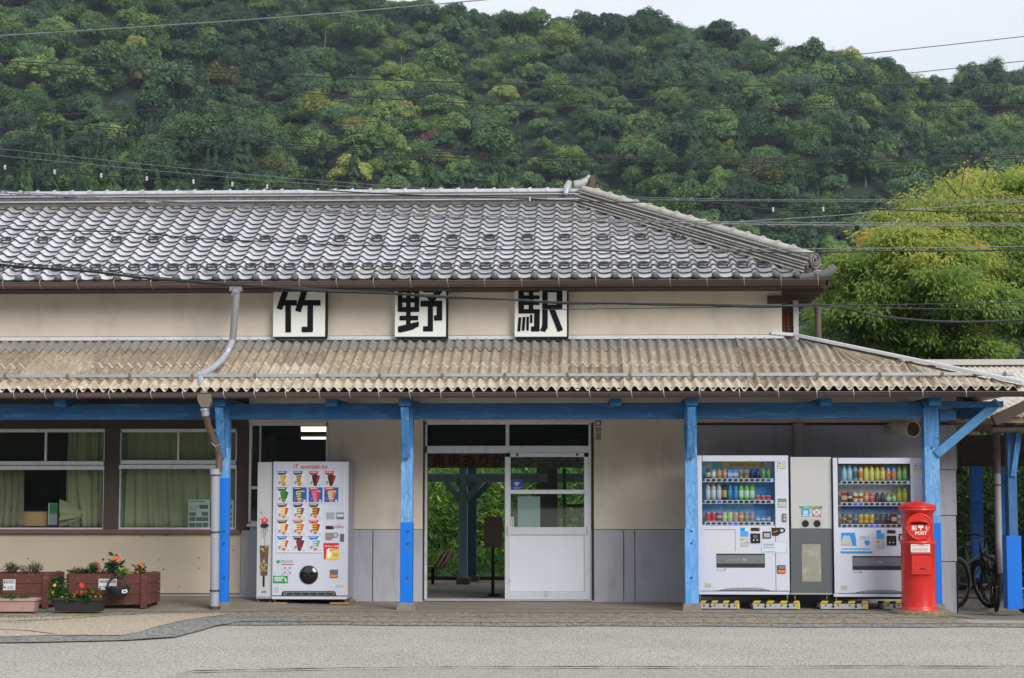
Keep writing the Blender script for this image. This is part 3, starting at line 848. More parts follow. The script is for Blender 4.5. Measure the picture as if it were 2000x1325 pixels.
bm_ = bracket(g1, 0, 0, GY, GZ, .062)
base = bm_.build('gutter_bracket', m_galv, g1, loc=(0, GY, GZ)) if False else None
def brackets(g, xs, y, z, r, mat):
    first = None
    for i, x in enumerate(xs):
        if first is None:
            mb = bracket(g, 0, 0, y, z, r, .012); mb.v = [(a + x, b + y, c + z) for a, b, c in mb.v]
            first = mb.build('gutter_bracket', mat, g, loc=(x, y, z))
        else:
            dup(first, g, Vector((x, y, z)) - wloc(g))
xs_ = []
px = 26
for d in (0, 61, 62, 63, 82, 62, 80, 60, 61, 66, 59, 57, 60, 61, 63, 83, 81, 64, 82, 63, 70, 78, 76, 75, 72, 70, 65, 85):
    px += d
    if px < 2005: xs_.append(ax(px, GY - .06, 775))
xs_ += [ax(-45, GY), ax(-110, GY), ax(-175, GY), ax(-250, GY)]
brackets(g1, xs_, GY, GZ, .062, m_galv)
G2Y, G2Z = YE - .07, az(549.5, YE - .07)
g2 = gutter(XL, ax(1612, G2Y, 552), G2Y, G2Z, .075)
brackets(g2, [ax(8 + i * 72.2, G2Y, 555) for i in range(-3, 23)], G2Y, G2Z, .075, M('bracket_brown', C(150, 138, 130), rough=.5, metal=.3))
wall('eave_fascia', MB().box(XL, ax(1606, YE + .02, 550), YE + .0, YE + .03, az(561, YE), az(547, YE)), m_woodh)
wall('eave_soffit', MB().box(XL, XU + .56, YE + .03, YW, az(563, YE), az(559, YE)).box(XU, XU + .56, YW, 6.6, az(563, YE), az(559, YE)), m_woodh)
# underside of the right-hand eave with rafters
ru = MB()
for i in range(13):
    y = YE + .2 + i * .42
    wall('rafter_tail', MB().box(XU - .02, XU + .53, y, y + .05, az(573, YE), az(563.2, YE)), m_woodh)
wall('eave_fascia', MB().box(XU + .56, XU + .585, YE, 6.7, az(563, YE), az(547, YE)), m_woodh)

# ---- upper tiled roof
tl = [M('roof_tile_silver', C(220, 220, 225), rough=.30, metal=.58, var=.07, scale=5, col2=C(208, 208, 212), thr=(.55, .7), scale2=3, coat=.3),
      M('roof_tile_pale', C(226, 223, 222), rough=.33, metal=.54, var=.07, scale=5, col2=C(172, 168, 164), thr=(.5, .7), scale2=4, coat=.3),
      M('roof_tile_grey', C(210, 209, 212), rough=.30, metal=.58, var=.08, scale=5, col2=C(136, 134, 132), thr=(.55, .7), scale2=4, coat=.3),
      M('tile_edge', C(34, 34, 37), rough=.6, var=.1, scale=8)]
m_ridge = M('ridge_tile', C(168, 168, 172), rough=.42, metal=.2, var=.14, scale=4, col2=C(142, 138, 134), thr=(.55, .68), scale2=5)
m_ridged = M('ridge_tile_dark', C(96, 94, 94), rough=.6, var=.15, scale=4, col2=C(130, 126, 120), thr=(.55, .68), scale2=5)
m_plas = M('ridge_plaster', C(198, 188, 170), rough=.9, var=.12, scale=8, col2=C(150, 128, 98), thr=(.58, .7), scale2=9)
ze, zr_ = az(546, YE), az(396, YR - .05)
XRE = ax(1150, YR, 400); XHE = ax(1622, YE, 540)
TW, NR = .2685, 17
prof = [(0, 0), (.05, .020), (.11, .038), (.18, .043), (.25, .036), (.33, .016), (.42, -.002), (.55, -.010), (.70, -.010), (.85, -.004), (.999, .004)]
def tiles(fn, U0, U1, run, rise, umax, umin=None, rows=NR):
    mb = MB(); dw = run / rows; n = int((U1 - U0) / TW) + 1
    for j in range(rows):
        w0, w1 = j * dw - (.02 if j == 0 else 0), (j + 1) * dw + .012
        zz0, zz1 = rise * w0 / run, rise * w1 / run
        for i in range(n):
            u0 = U0 + i * TW
            if u0 > umax(w0): break
            if umin and u0 + TW < umin(w0): continue
            jl = R_.uniform(-.003, .003); jz = R_.uniform(-.002, .003); lip = .036 if j == 0 else .028
            th = .05 if j == 0 else .027
            v = []
            for (w, zb) in ((w0 + jl, zz0 + lip - th), (w0 + jl, zz0 + lip), (w1, zz1 + .004)):
                for (t, h) in prof:
                    u = u0 + t * TW * 1.002
                    hh = h
                    if umax(w) < u: u = umax(w)
                    if umin and umin(w) > u: u = umin(w)
                    v.append(fn(u, w, zb + hh + jz))
            m = len(prof); f = []
            b = len(mb.v)
            mb.add(v, [(k, k + 1, m + k + 1, m + k) for k in range(m - 1)], 3, True)
            r = R_.random(); mi = 0 if r < .5 else (1 if r < .75 else 2)
            b2 = [(m + k, m + k + 1, 2 * m + k + 1, 2 * m + k) for k in range(m - 1)]
            mb.add(v, b2, mi, True)
            mb.add([v[m - 1], v[2 * m - 1], v[3 * m - 1], fn(u0 + TW, w1, zz1 - .02) if u0 + TW < umax(w1) else v[3 * m - 1]], [(0, 1, 2, 3)], mi)
    return mb
run, rise = YR - YE, zr_ - ze
U0 = ax(1040, YE, 548) - TW * 60 - .02
front = tiles(lambda u, w, z: (u, YE + w, ze + z), U0 + TW * 16, XHE, run, rise, lambda w: XHE - w * (XHE - XRE) / run)
TR = front.build('tiled_roof', tl, ST)
BR = 1.6
side = tiles(lambda u, w, z: (XHE - w, YE + u, ze + z), 0.0, 2 * run, XHE - XRE, rise, lambda w: min(run + BR, 2 * run - w * run / (XHE - XRE)), lambda w: w * run / (XHE - XRE), rows=10)
side.build('tiled_roof_side', tl, TR)
back = tiles(lambda u, w, z: (u, YR + BR - w, ze + rise * (1 - BR / run) + z), U0 + TW * 16, XHE, BR, rise * BR / run, lambda w: XRE + (BR - w) * (XHE - XRE) / run, rows=6)
back.build('tiled_roof_back', tl, TR)
MB().add([(XL + .3, YE + .05, ze - .02), (XHE - .06, YE + .05, ze - .02), (XRE, YR, zr_ - .03), (XL + .3, YR, zr_ - .03)], [(0, 1, 2, 3)]).build('roof_deck', m_woodh, TR)
# eave end caps: round knobs at every tile
kn = MB()
i = 16
while U0 + i * TW < XHE - .2:
    x = U0 + (i + .17) * TW
    kn.lathe([(.001, -.05), (.03, -.047), (.047, -.03), (.052, 0), (.052, .012)], (0, 0, 0), 12)
    m = len(kn.v); nn = 5 * 12
    for q in range(m - nn, m):
        a, b, c = kn.v[q]; kn.v[q] = (x + a, YE - .015 + c, ze + .045 + b)
    i += 1
kn.build('eave_tile_end', m_ridged, TR)
# snow guard rings
nrm = Vector((0, -rise, run)).normalized()
ring = MB()
ring.torus((0, 0, .008), .075, .0125, nrm, 22, 7)
for sx in (-.06, .06): ring.bar((sx, .01, -.05), (sx, .0, 0), .02, .02)
rm = M('snow_guard', C(56, 56, 58), rough=.4, metal=.4, var=.1, scale=20)
first = None
dw = run / NR
for row, step in ((2, 1), (8, 2)):
    k = 16 + (row == 8)
    while True:
        x = U0 + (k + .66) * TW
        if x > XHE - (row * dw) * (XHE - XRE) / run - .42: break
        y = YE + row * dw + .03; z = ze + rise * (row * dw + .03) / run + .052
        if x > ax(-90, YE):
            if first is None:
                r2 = MB(); r2.v = [(a + x, b + y, c + z) for a, b, c in ring.v]; r2.f = ring.f; r2.m = ring.m; r2.sm = ring.sm
                first = r2.build('snow_guard', rm, TR, loc=(x, y, z))
            else: dup(first, TR, Vector((x, y, z)) - wloc(TR))
        k += step
# main ridge, layered
def ridge(a, b, k=1.0, hip=True):
    a, b = Vector(a), Vector(b); d = (b - a).normalized(); mb = MB(); up = Vector((0, 0, 1))
    n = (d.cross(up)).normalized(); u = n.cross(d).normalized()
    def L(w, z0, z1, mi, gap=0):
        c = u * ((z0 + z1) / 2 * k)
        mb.bar(a + c, b + c, w * k, (z1 - z0) * k, mi)
    if not hip:
        L(.30, -.16, -.045, 2); L(.36, -.045, .012, 1); L(.44, .012, .028, 0); L(.28, .028, .100, 1); L(.33, .100, .114, 0); L(.22, .114, .150, 1)
    else:
        L(.28, -.14, -.055, 2); L(.42, -.055, -.040, 0); L(.34, -.040, -.012, 1); L(.40, -.012, .002, 0); L(.32, .002, .030, 1); L(.36, .03, .042, 0); L(.30, .042, .062, 1); L(.38, .062, .078, 0); L(.24, .078, .118, 1); L(.30, .118, .130, 0); L(.22, .130, .150, 1)
    mb.tube([a + u * .155 * k, b + u * .155 * k], .062 * k, 14, 0)
    n_ = int((b - a).length / .27)
    for i in range(1, n_):
        p = a + d * (i * .27 + R_.uniform(-.006, .006))
        mb.tube([p + u * .155 * k - d * .03, p + u * .155 * k + d * .012, p + u * .155 * k + d * .03], [.066 * k, .085 * k, .082 * k], 12, 0)
        for z, w_ in ((.070, .384), (.036, .364), (-.006, .404), (-.048, .424)): mb.bar(p + u * z * k - d * .003, p + u * z * k + d * .003, w_ * k, .012, 1)
    return mb
zrid = az(402, YR)
ridge((XL, YR, zrid + .045), (XRE - .1, YR, zrid + .045), hip=False).build('ridge', [M('ridge_cap_tile', C(192, 193, 198), rough=.35, metal=.4, var=.1, scale=4, col2=C(160, 160, 164), thr=(.5, .7), scale2=5), m_ridged, m_plas], ST)
hA = Vector((XRE - .12, YR + .02, zrid + .08)); hB = Vector((XHE - .22, YE + .21, ze + .15))
m_hipr = M('hip_ridge_tile', C(178, 173, 165), rough=.5, metal=.1, var=.14, scale=4, col2=C(138, 132, 124), thr=(.52, .7), scale2=6)
HR = ridge(hA, hB, 1.05).build('hip_ridge', [m_hipr, m_ridged, m_plas], ST)
ridge(hA, Vector((XRE + BR * (XHE - XRE) / run, YR + BR, ze + rise * (1 - BR / run) + .14)), 1.05).build('hip_ridge', [m_ridge, m_ridged, m_plas], ST)
# demon tile at the foot of the hip, upturned corner tile
m_oni = M('ornament_tile', C(74, 72, 72), rough=.5, var=.2, scale=12, col2=C(130, 126, 120), thr=(.6, .7), scale2=12)
on = MB(); dv = (hB - hA).normalized(); dh = Vector((dv.x, dv.y, 0)).normalized()
c0 = hB + Vector((0, 0, .10)); sdv = Vector((0, 0, 1)).cross(dh)
on.tube([c0 - dh * .12, c0 + dh * .02], [.115, .125], 16)
on.tube([c0 + dh * .02, c0 + dh * .05], [.125, .10], 16)
on.torus(c0 + dh * .055, .10, .022, dh, 20, 7, 1)
for k, (rr, th0) in enumerate(((.055, 0.4), (.028, 2.0))): on.torus(c0 + dh * .06, rr, .016, dh, 14, 6, 1, th0, th0 + 5)
for s_ in (-1, 1): on.torus(c0 + dh * .03 + sdv * .10 * s_ - Vector((0, 0, .09)), .045, .02, dh, 12, 6)
on.bar(c0 + dh * -.05 - Vector((0, 0, .14)) - sdv * .15, c0 + dh * -.05 - Vector((0, 0, .14)) + sdv * .15, .18, .05)
on.build('ridge_end_tile', [m_oni, M('ornament_worn', C(104, 100, 96), rough=.5, var=.25, scale=14)], HR)
hp = [at(a, b, y) for a, b, y in ((1560, 543, 1.0), (1585, 541, 1.0), (1605, 538, 1.0), (1618, 533, 1.0), (1626, 526, 1.0), (1631, 521, 1.0))]
MB().tube([(p[0], 1.0, p[1]) for i, p in enumerate(hp)], [.05, .055, .06, .062, .062, .052], 12).build('corner_tile', m_ridged, HR)
e0 = MB(); ex, ez = at(1150, 356, YR)
e0.tube([(ex - .22, YR, ez - .05), (ex - .10, YR, ez - .03), (ex - .02, YR, ez + .03), (ex + .015, YR, ez + .10)], [.075, .07, .055, .03], 12, 0)
e0.box(ex + .02, ex + .10, YR - .10, YR + .10, ez - .12, ez + .085, 1)
e0.tube([(ex - .30, YR - .02, ez - .02), (ex - .33, YR - .18, ez - .12), (ex - .35, YR - .22, ez - .22)], [.05, .06, .03], 10, 0)
e0.build('ridge_end_tile', [m_ridge, M('ridge_box', C(96, 76, 66), rough=.8, var=.2)], ST)
MB().tube([(x_, YE - .075, az(572, YE)) for x_ in ()] or [(ax(1597, 2.2, 600), 2.2, az(598, 2.2)), (ax(1597, 2.2, 600), 2.2, az(676, 2.2))], .047, 14).tube([(ax(1597, 2.2, 600), 2.2, az(603, 2.2)), (ax(1597, 2.2, 600), 2.2, az(608, 2.2))], .055, 14).build('side_downpipe', m_brown, ST)

# ---- big downpipe from the upper gutter to the ground
def P(px, py, Y): x, z = at(px, py, Y); return (x, Y, z)
DP = MB().bp(448, 560, 472, 569, G2Y - .05, .12).tube([P(461, 568, G2Y), P(460, 578, .62)], .058, 12).tube([P(462, 576, .62), P(454.5, 666, .62)], .047, 12).build('downpipe', M('pipe_weathered', C(128, 126, 130), rough=.5, var=.12, scale=5), ST)
MB().tube([P(455, 664, .62), P(452, 672, .60), P(444, 690, .5), P(432, 706, .36), P(414, 721, .2), P(392, 734, .02)], .044, 12).tube([P(390, 735, .0), P(392, 742, -.1), P(399, 770, -.42)], .045, 12).build('pipe_run', m_pipe, DP)
MB().tube([P(447, 684, .53), P(443, 690, .5)], .049, 12).tube([P(424, 713, .29), P(419, 718, .25)], .049, 12).tube([P(386, 733, .02), P(396, 735, .02)], .053, 12).build('pipe_joint', m_galv, DP)
hop = MB()
a = [P(385.5, 770, -.52), P(413, 770, -.52), P(413, 783, -.52), P(408, 796, -.52), P(393, 796, -.52), P(386, 783, -.52)]
hop.prism([(p[0], p[2]) for p in a], -.54, -.38)
hop.build('rain_hopper', M('hopper', C(116, 104, 92), rough=.6), DP, .006)
MB().tube([P(400, 796, -.46), P(402, 812, -.44)], .05, 12).tube([P(399.5, 798, -.46), P(400, 802, -.46)], .06, 12).build('pipe_joint', m_galv, DP)
MB().tube([P(402, 810, -.44), P(407, 832, -.36), P(427, 884, -.16), P(428, 893, -.15)], .043, 12).tube([P(428, 891, -.15), P(428, 922, -.15)], .042, 12).build('pipe_run', m_pipeb, DP)
MB().tube([P(421, 918, -.15), P(419, 1188, -.15)], .057, 16).tube([P(421, 916, -.15), P(421, 928, -.15)], .07, 16).build('pipe_run', m_pipe, DP)
MB().tube([P(421, 927, -.15), P(421, 929, -.15)], .072, 16).tube([P(420, 1038, -.15), P(420, 1041, -.15)], .068, 16).tube([P(419.5, 1152, -.15), P(419.5, 1155, -.15)], .068, 16).tube([P(419, 1184, -.15), P(419, 1190, -.15)], .069, 16).build('pipe_clamp', m_bolt, DP)
MB().tube([P(413, 866, -.28), P(420, 872, -.3), P(430, 868, -.2)], .006, 5).tube([P(425, 840, -.1), P(421, 866, -.2)], .005, 5).build('pipe_clamp', m_galv, DP)

# ---- three station name boards
m_sgw, m_sgk = M('sign_white', C(232, 234, 230), rough=.35, var=.03, scale=2, col2=C(222, 222, 214), thr=(.6, .8), scale2=2), M('sign_black', C(14, 16, 20), rough=.7, spec=.2)
def stroke(mb, pts, w, Y, org, sc, mi=1):
    """thick pen stroke with slightly rounded ends in zoomed-photo coordinates"""
    for (a, b), (c, d) in zip(pts[:-1], pts[1:]):
        A = at(org[0] + a / sc, org[1] + b / sc, Y); B = at(org[0] + c / sc, org[1] + d / sc, Y)
        ppm = F / (Y - CAM.y); hw = w / sc / ppm / 2; r = hw * .28
        dx, dz = B[0] - A[0], B[1] - A[1]; l = math.hypot(dx, dz) or 1e-6; dx /= l; dz /= l; nx, nz = -dz, dx
        q = []
        for s, P0, sg in ((1, B, 1), (-1, A, -1)):
            pass
        def pt(P0, u, v): return (P0[0] + dx * u + nx * v, P0[1] + dz * u + nz * v)
        e = hw if len(pts) > 2 else 0
        q = [pt(A, -e + r * .3, -hw), pt(B, e - r, -hw), pt(B, e - r * .3, -hw + r * .3), pt(B, e, -hw + r), pt(B, e, hw - r), pt(B, e - r * .3, hw - r * .3), pt(B, e - r, hw),
             pt(A, -e + r, hw), pt(A, -e + r * .3, hw - r * .3), pt(A, -e, hw - r), pt(A, -e, -hw + r)]
        stroke.k += 1
        mb.prism(q, Y - .0004 * (stroke.k % 9), Y + .004, mi)
stroke.k = 0
def board(px0, px1, label, strokes, org, polys=()):
    Yb = YW - .14; Yl = Yb - .006
    mb = MB().bp(px0, 563.5, px1, 658, Yb, .14, 0)
    o = thing('station_name_board', label, 'sign', (ax((px0 + px1) / 2, Yb, 610), Yb, az(658, Yb)), 'square name boards over the canopy')
    mb.build('board', m_sgw, o, .004)
    t = MB()
    for pts, w in strokes: stroke(t, pts, w, Yl, org, 11.04)
    for p in polys: 
        stroke.k += 1
        t.prism([at(org[0] + a / 11.04, org[1] + b / 11.04, Yl) for a, b in p], Yl - .0004 * (stroke.k % 9), Yl + .004, 1)
    t.build('character', [m_sgw, m_sgk], o)
    MB().bp(px1 + .2, 566, px1 + 3.5, 659, Yb + .01, .12).bp(px0 + 3, 658.3, px1 + 3, 661.5, Yb + .01, .12).build('rim', m_black, o)
bw = 122
board(533.5, 635, 'white board with the black character for bamboo, leftmost of three over the canopy',
      [([(470, 60), (280, 600)], 130), ([(380, 462), (662, 462)], bw), ([(472, 480), (474, 1100)], bw),
       ([(870, 60), (682, 650)], 130), ([(790, 462), (1170, 462)], bw), ([(950, 480), (948, 1090)], bw), ([(765, 1035), (1000, 1035)], 118)], (520, 550))
board(771, 871, 'white board with the black character for field, middle one of three over the canopy',
      [([(292, 110), (292, 655)], 98), ([(470, 110), (470, 960)], 100), ([(652, 110), (652, 655)], 104), ([(245, 150), (705, 150)], 190), ([(245, 407), (705, 407)], 100), ([(245, 605), (705, 605)], 108),
       ([(280, 790), (682, 790)], 102), ([(785, 165), (1180, 165)], 150), ([(1160, 190), (960, 410)], 118), ([(885, 305), (990, 430)], 90), ([(730, 480), (1200, 480)], 130),
       ([(945, 500), (945, 1080)], 114), ([(788, 1022), (1002, 1022)], 116), ([(1140, 450), (1140, 845)], 120), ([(1022, 788), (1195, 788)], 115)], (755, 550),
      [[(246, 972), (695, 862), (698, 965), (560, 1040), (300, 1102), (248, 1090)]])
board(1005, 1107, 'white board with the black character for station, rightmost of three over the canopy',
      [([(308, 100), (308, 690)], 120), ([(520, 100), (520, 640)], 98), ([(250, 190), (705, 190)], 90), ([(250, 343), (705, 343)], 84), ([(250, 470), (705, 470)], 80), ([(250, 645), (712, 645)], 96),
       ([(650, 600), (645, 1080)], 122), ([(520, 1025), (700, 1025)], 112), ([(282, 772), (258, 1078)], 62), ([(372, 766), (350, 1062)], 62), ([(450, 760), (446, 1058)], 56), ([(525, 718), (527, 895)], 52),
       ([(822, 100), (822, 940)], 118), ([(1135, 100), (1135, 598)], 124), ([(770, 180), (1195, 180)], 110), ([(860, 548), (1195, 548)], 100), ([(960, 570), (1155, 1070)], 122)], (990, 550),
      [[(763, 900), (882, 900), (880, 1000), (820, 1092), (712, 1060), (755, 970)]])

# ================================================================ THINGS ALONG THE FRONT
def rects(o, name, Y, items, th=.002, bevel=0):
    """items: (x0,y0,x1,y1,colour) printed patches; each part is one mesh"""
    cols = []; mb = MB()
    for k, it in enumerate(items):
        c = it[4]
        if c not in cols: cols.append(c)
        mb.bp(it[0], it[1], it[2], it[3], Y - .0004 * k, th, cols.index(c))
    return mb.build(name, [flat(*c) for c in cols], o, bevel)
def lines(mb, x0, y0, x1, y1, n, Y, mi, h=.5):
    """rows of tiny print"""
    for i in range(n):
        y = y0 + (y1 - y0) * (i + .5) / n; x = x0
        while x < x1 - .8:
            l = R_.uniform(.8, 3.2); e = min(x + l, x1)
            mb.bp(x, y - h, e, y + h, Y, .001, mi); x = e + R_.uniform(.3, .9)
m_vw = M('machine_white', C(204, 208, 222), rough=.3, var=.02, scale=1.0, coat=.2, col2=C(190, 194, 208), thr=(.55, .8), scale2=1.5)
m_vs = M('machine_side', C(160, 164, 180), rough=.4, var=.03, scale=1.5)
m_dk = M('machine_dark', C(28, 28, 32), rough=.35)
m_vgl = glass('display_glass', (.96, .97, .98), .01)
m_leg = M('steel_leg', C(170, 172, 176), rough=.35, metal=.8)
m_ply = M('plywood', C(170, 134, 84), rough=.85, var=.2, scale=6)
m_grn = flat(0, 148, 70); WHT = (228, 230, 236); RED = (200, 30, 34)

# ---------------------------------------------------------------- ice cream machine
YI = .85
IM = thing('ice_cream_machine', 'white ice cream vending machine with rows of cone pictures and a round black outlet', 'vending machine', (ax(606, YI), YI, az(1178, YI)))
bd = MB().bp(532.5, 902, 680, 1170.5, YI + .03, .6)
bd.build('cabinet', [m_vs], IM, .006)
MB().bp(532.5, 902, 680, 1163.5, YI, .03).bp(531, 1165.5, 677, 1171, YI - .01, .04).build('door', m_vw, IM, .005)
MB().bp(540, 905.5, 673, 919, YI - .004, .004).bp(539, 920, 672, 1079.5, YI - .002, .002).build('display_panel', M('display_panel', C(206, 212, 226), rough=.15, coat=.5, var=.03), IM)
t = MB(); text(t, 'seventeen ice', 613.3, 911.8, 8.6, YI - .006, 0, .012, wpx=53); text(t, '17', 578, 910.8, 7.4, YI - .006, 0, .04, wpx=9)
t.build('title_lettering', flat(196, 30, 38), IM)
shl = MB()
for py in (951.3, 983, 1014.8, 1046.5, 1079): shl.bp(540, py - 1, 672 if py < 990 else 632, py + .7, YI - .012, .012)
shl.bp(672, 905, 674, 1080, YI - .006, .006)
shl.build('display_rail', M('rail_clear', C(222, 226, 236), rough=.1, coat=.5), IM)
def card(px, py, bg, ban, cone, swirl, wrap, k):
    mats = [flat(*bg), flat(*ban), flat(*cone), flat(*swirl), flat(*wrap), flat(236, 238, 242), flat(200, 60, 60), flat(60, 130, 190), flat(206, 132, 60)]
    W, H = 27, 28.5
    Y = YI - .006
    def q(l): return [(px + u * W, py + v * H) for u, v in l]
    mb = MB().bp(px, py, px + W, py + H, Y, .003, 0)
    mb.pp(q([(.03, 0), (.74, 0), (.66, .16), (.6, .22), (.2, .26), (.06, .2)]), Y - .0006, .002, 1)
    mb.pp(q([(.22, .34), (.30, .24), (.62, .22), (.74, .34), (.64, .82), (.33, .82)]), Y - .0012, .002, 2)
    mb.pp(q([(.33, .80), (.64, .80), (.58, 1.0), (.38, 1.0)]), Y - .0016, .002, 8 if sum(cone) > 300 else 2)
    if k % 3 != 0 or k > 7:
        for a in (.36, .52, .67): mb.pp(q([(.27, a), (.62, a - .07), (.64, a - .01), (.29, a + .06)]), Y - .002, .002, 3)
    else: mb.pp(q([(.58, .34), (.70, .32), (.66, .5), (.56, .55)]), Y - .002, .002, 3)
    mb.pp(q([(.66, .20), (.86, .26), (.68, .78), (.55, .70)]), Y - .0026, .002, 4)
    mb.pp(q([(.66, .20), (.86, .26), (.84, .31), (.65, .25)]), Y - .0030, .002, 5)
    mb.pp(q([(.10, .70), (.27, .68), (.27, .76), (.10, .78)]), Y - .0026, .002, 6)
    mb.pp(q([(.12, .80), (.26, .80), (.26, .88), (.12, .88)]), Y - .0026, .002, 7)
    mb.bp(px + .1 * W, py + .05 * H, px + .58 * W, py + .09 * H, Y - .003, .001, 5)
    o = mb.build('flavour_card', mats, IM)
    b = MB(); b.disc(px + .84 * W, py + .92 * H, .017, Y - .006, .006, 0, 14); b.disc(px + .84 * W, py + .92 * H, .011, Y - .0072, .002, 1, 12)
    b.build('button', [flat(222, 226, 232), flat(190, 196, 206)], o)
BW, BB = (208, 216, 230), (24, 92, 176)
cards = [[(BW, (28, 82, 168), (214, 176, 66), (60, 40, 24), (236, 224, 190)), (BW, (28, 82, 168), (214, 176, 66), (60, 40, 24), (236, 224, 190)), (BW, (204, 44, 40), (66, 38, 32), (40, 24, 22), (176, 34, 36)), (BW, (204, 44, 40), (66, 38, 32), (40, 24, 22), (176, 34, 36))],
         [(BW, (16, 120, 74), (84, 140, 52), (50, 100, 40), (24, 96, 56)), (BB, (48, 52, 66), (214, 206, 140), (30, 34, 40), (60, 96, 90)), (BB, (206, 58, 50), (216, 110, 150), (180, 60, 70), (206, 50, 44)), (BB, (206, 58, 50), (222, 206, 168), (190, 150, 90), (214, 110, 50))],
         [(BW, (92, 66, 46), (228, 214, 156), (222, 176, 96), (200, 64, 40)), (BW, (30, 34, 84), (232, 222, 164), (36, 30, 38), (126, 60, 110)), (BW, (84, 66, 40), (206, 160, 60), (48, 32, 24), (150, 60, 50))],
         [(BW, (84, 70, 60), (224, 216, 160), (220, 180, 100), (206, 66, 40)), (BW, (178, 92, 60), (234, 206, 130), (120, 74, 40), (226, 110, 46)), (BW, (212, 50, 48), (226, 176, 60), (60, 40, 26), (176, 60, 40))],
         [(BW, (30, 120, 206), (228, 222, 190), (150, 196, 150), (206, 80, 70)), (BW, (74, 34, 70), (110, 40, 52), (140, 50, 60), (90, 40, 60)), (BW, (20, 112, 214), (206, 222, 230), (40, 130, 206), (120, 170, 80))]]
k = 0
for r, row in enumerate(cards):
    for c, cc in enumerate(row):
        card(541 + c * 30.9, 920.8 + r * 31.65, *cc, k); k += 1
MB().bp(637.5, 1001, 653, 1014.5, YI - .006, .006).build('speaker_grille', flat(160, 164, 172), IM)
mb = MB().bp(656.5, 1001, 672, 1014.5, YI - .008, .008, 0).bp(658.5, 1005, 670.5, 1009.5, YI - .010, .003, 1).bp(659, 1011.5, 671, 1013, YI - .010, .003, 2); mb.build('bill_slot', [flat(140, 144, 152), flat(214, 218, 222), m_dk], IM, .001)
rects(IM, 'price_display', YI - .006, [(636, 1027.5, 652, 1034, (28, 24, 28)), (648, 1028, 651.5, 1030, (180, 40, 40))])
t = MB(); text(t, 'Glico', 664, 1029, 5.6, YI - .004, 0, .02, 1.3); lines(t, 659, 1022.5, 668, 1025, 1, YI - .003, 1, .4); t.build('maker_lettering', [flat(196, 34, 44), flat(120, 120, 130)], IM)
mb = MB().pp([(635.5, 1041), (650, 1041), (653, 1040.5), (660, 1041), (661.5, 1046), (658, 1050), (651, 1051), (647, 1055.5), (635.5, 1055.5)], YI - .008, .008, 0).bp(639, 1046.5, 648, 1049.5, YI - .011, .004, 1).disc(655, 1045.5, .022, YI - .011, .004, 2, 14)
mb.build('coin_panel', [flat(132, 134, 140), flat(216, 126, 62), flat(196, 198, 200)], IM, .001)
MB().bp(664.5, 1043, 672, 1058, YI - .014, .014).build('lock', flat(96, 98, 98), IM, .004)
ps = MB().pp([(631.5, 1061), (662, 1061), (662, 1093), (645, 1094), (633, 1093)], YI - .004, .003, 0)
ps.pp([(637, 1082), (648, 1076), (662, 1073), (662, 1093), (636, 1093.5)], YI - .005, .002, 1).pp([(637.5, 1074), (642, 1071), (646.5, 1081), (646, 1089), (639.5, 1090)], YI - .0056, .002, 2)
text(ps, 'マイレージも', 648, 1067.2, 4.6, YI - .005, 2, .03, .95); text(ps, '貯めよう', 652, 1072.8, 4.4, YI - .0054, 2, .03); lines(ps, 651, 1080, 660, 1089, 4, YI - .006, 3)
ps.build('poster', [flat(204, 36, 40), flat(226, 208, 96), flat(238, 238, 232), flat(176, 110, 60)], IM)
d = MB().disc(603, 1123, .122, YI - .012, .014, 0, 32); d.disc(603, 1123, .118, YI - .016, .01, 1, 32)
d.build('outlet_cover', [M('outlet_rim', C(40, 42, 46), rough=.3), M('outlet_dark', C(14, 14, 16), rough=.08, coat=.6, var=.02)], IM)
MB().lathe([(.001, -.05), (.06, -.044), (.10, -.022), (.116, 0)], (0, 0, 0), 28)
x_, z_ = at(603, 1123, YI - .016); dm = MB().lathe([(.001, .030), (.05, .026), (.09, .014), (.114, 0)], (0, 0, 0), 28)
dm.v = [(x_ + a, YI - .018 - c, z_ + b) for a, b, c in dm.v]; dm.build('outlet_dome', M('outlet_dark', C(14, 14, 16)), IM)
mb = MB().bp(644.5, 1113, 660, 1129, YI - .010, .010, 0).bp(645.5, 1123, 659, 1128, YI - .013, .006, 1); mb.build('change_cup', [flat(106, 100, 104), flat(226, 132, 50)], IM, .003)
st = MB().bp(533.5, 1125, 562, 1139.5, YI - .003, .003, 0); lines(st, 536, 1126.5, 554, 1136, 3, YI - .004, 1, 1.1); st.pp([(555, 1128), (558, 1130), (560, 1134), (559, 1138), (556, 1133)], YI - .0045, .001, 1); st.pp([(551.5, 1131), (554, 1131), (554, 1135), (551.5, 1135)], YI - .0045, .001, 2)
st.build('sticker', [m_grn, flat(226, 236, 226), flat(120, 70, 40)], IM)
st = MB().bp(548, 1101.5, 574, 1124.5, YI - .002, .002, 0).disc(543.3, 1097.5, .024, YI - .003, .003, 1, 16).bp(549.5, 1102, 573.5, 1104, YI - .003, .002, 2); lines(st, 548, 1094, 572, 1100, 2, YI - .003, 4, .6)
for i in range(2):
    for j in range(2): st.bp(554 + 10 * i, 1107.5 + 9 * j, 558.5 + 10 * i, 1112 + 9 * j, YI - .003, .001, 3); st.bp(550 + 11 * i, 1112 + 9 * j, 552.5 + 11 * i, 1114 + 9 * j, YI - .003, .001, 2)
st.build('sticker', [flat(206, 208, 222), flat(60, 150, 96), flat(190, 60, 70), flat(140, 150, 186), flat(110, 140, 120)], IM)
st = MB().bp(653, 1140.5, 674, 1149, YI - .002, .002, 0).bp(663, 1151, 673, 1156, YI - .002, .002, 0).bp(534, 1145, 546, 1160, YI - .002, .002, 0); lines(st, 655, 1142, 673, 1148, 3, YI - .003, 1, .4); lines(st, 535, 1146, 545, 1159, 6, YI - .003, 1, .4)
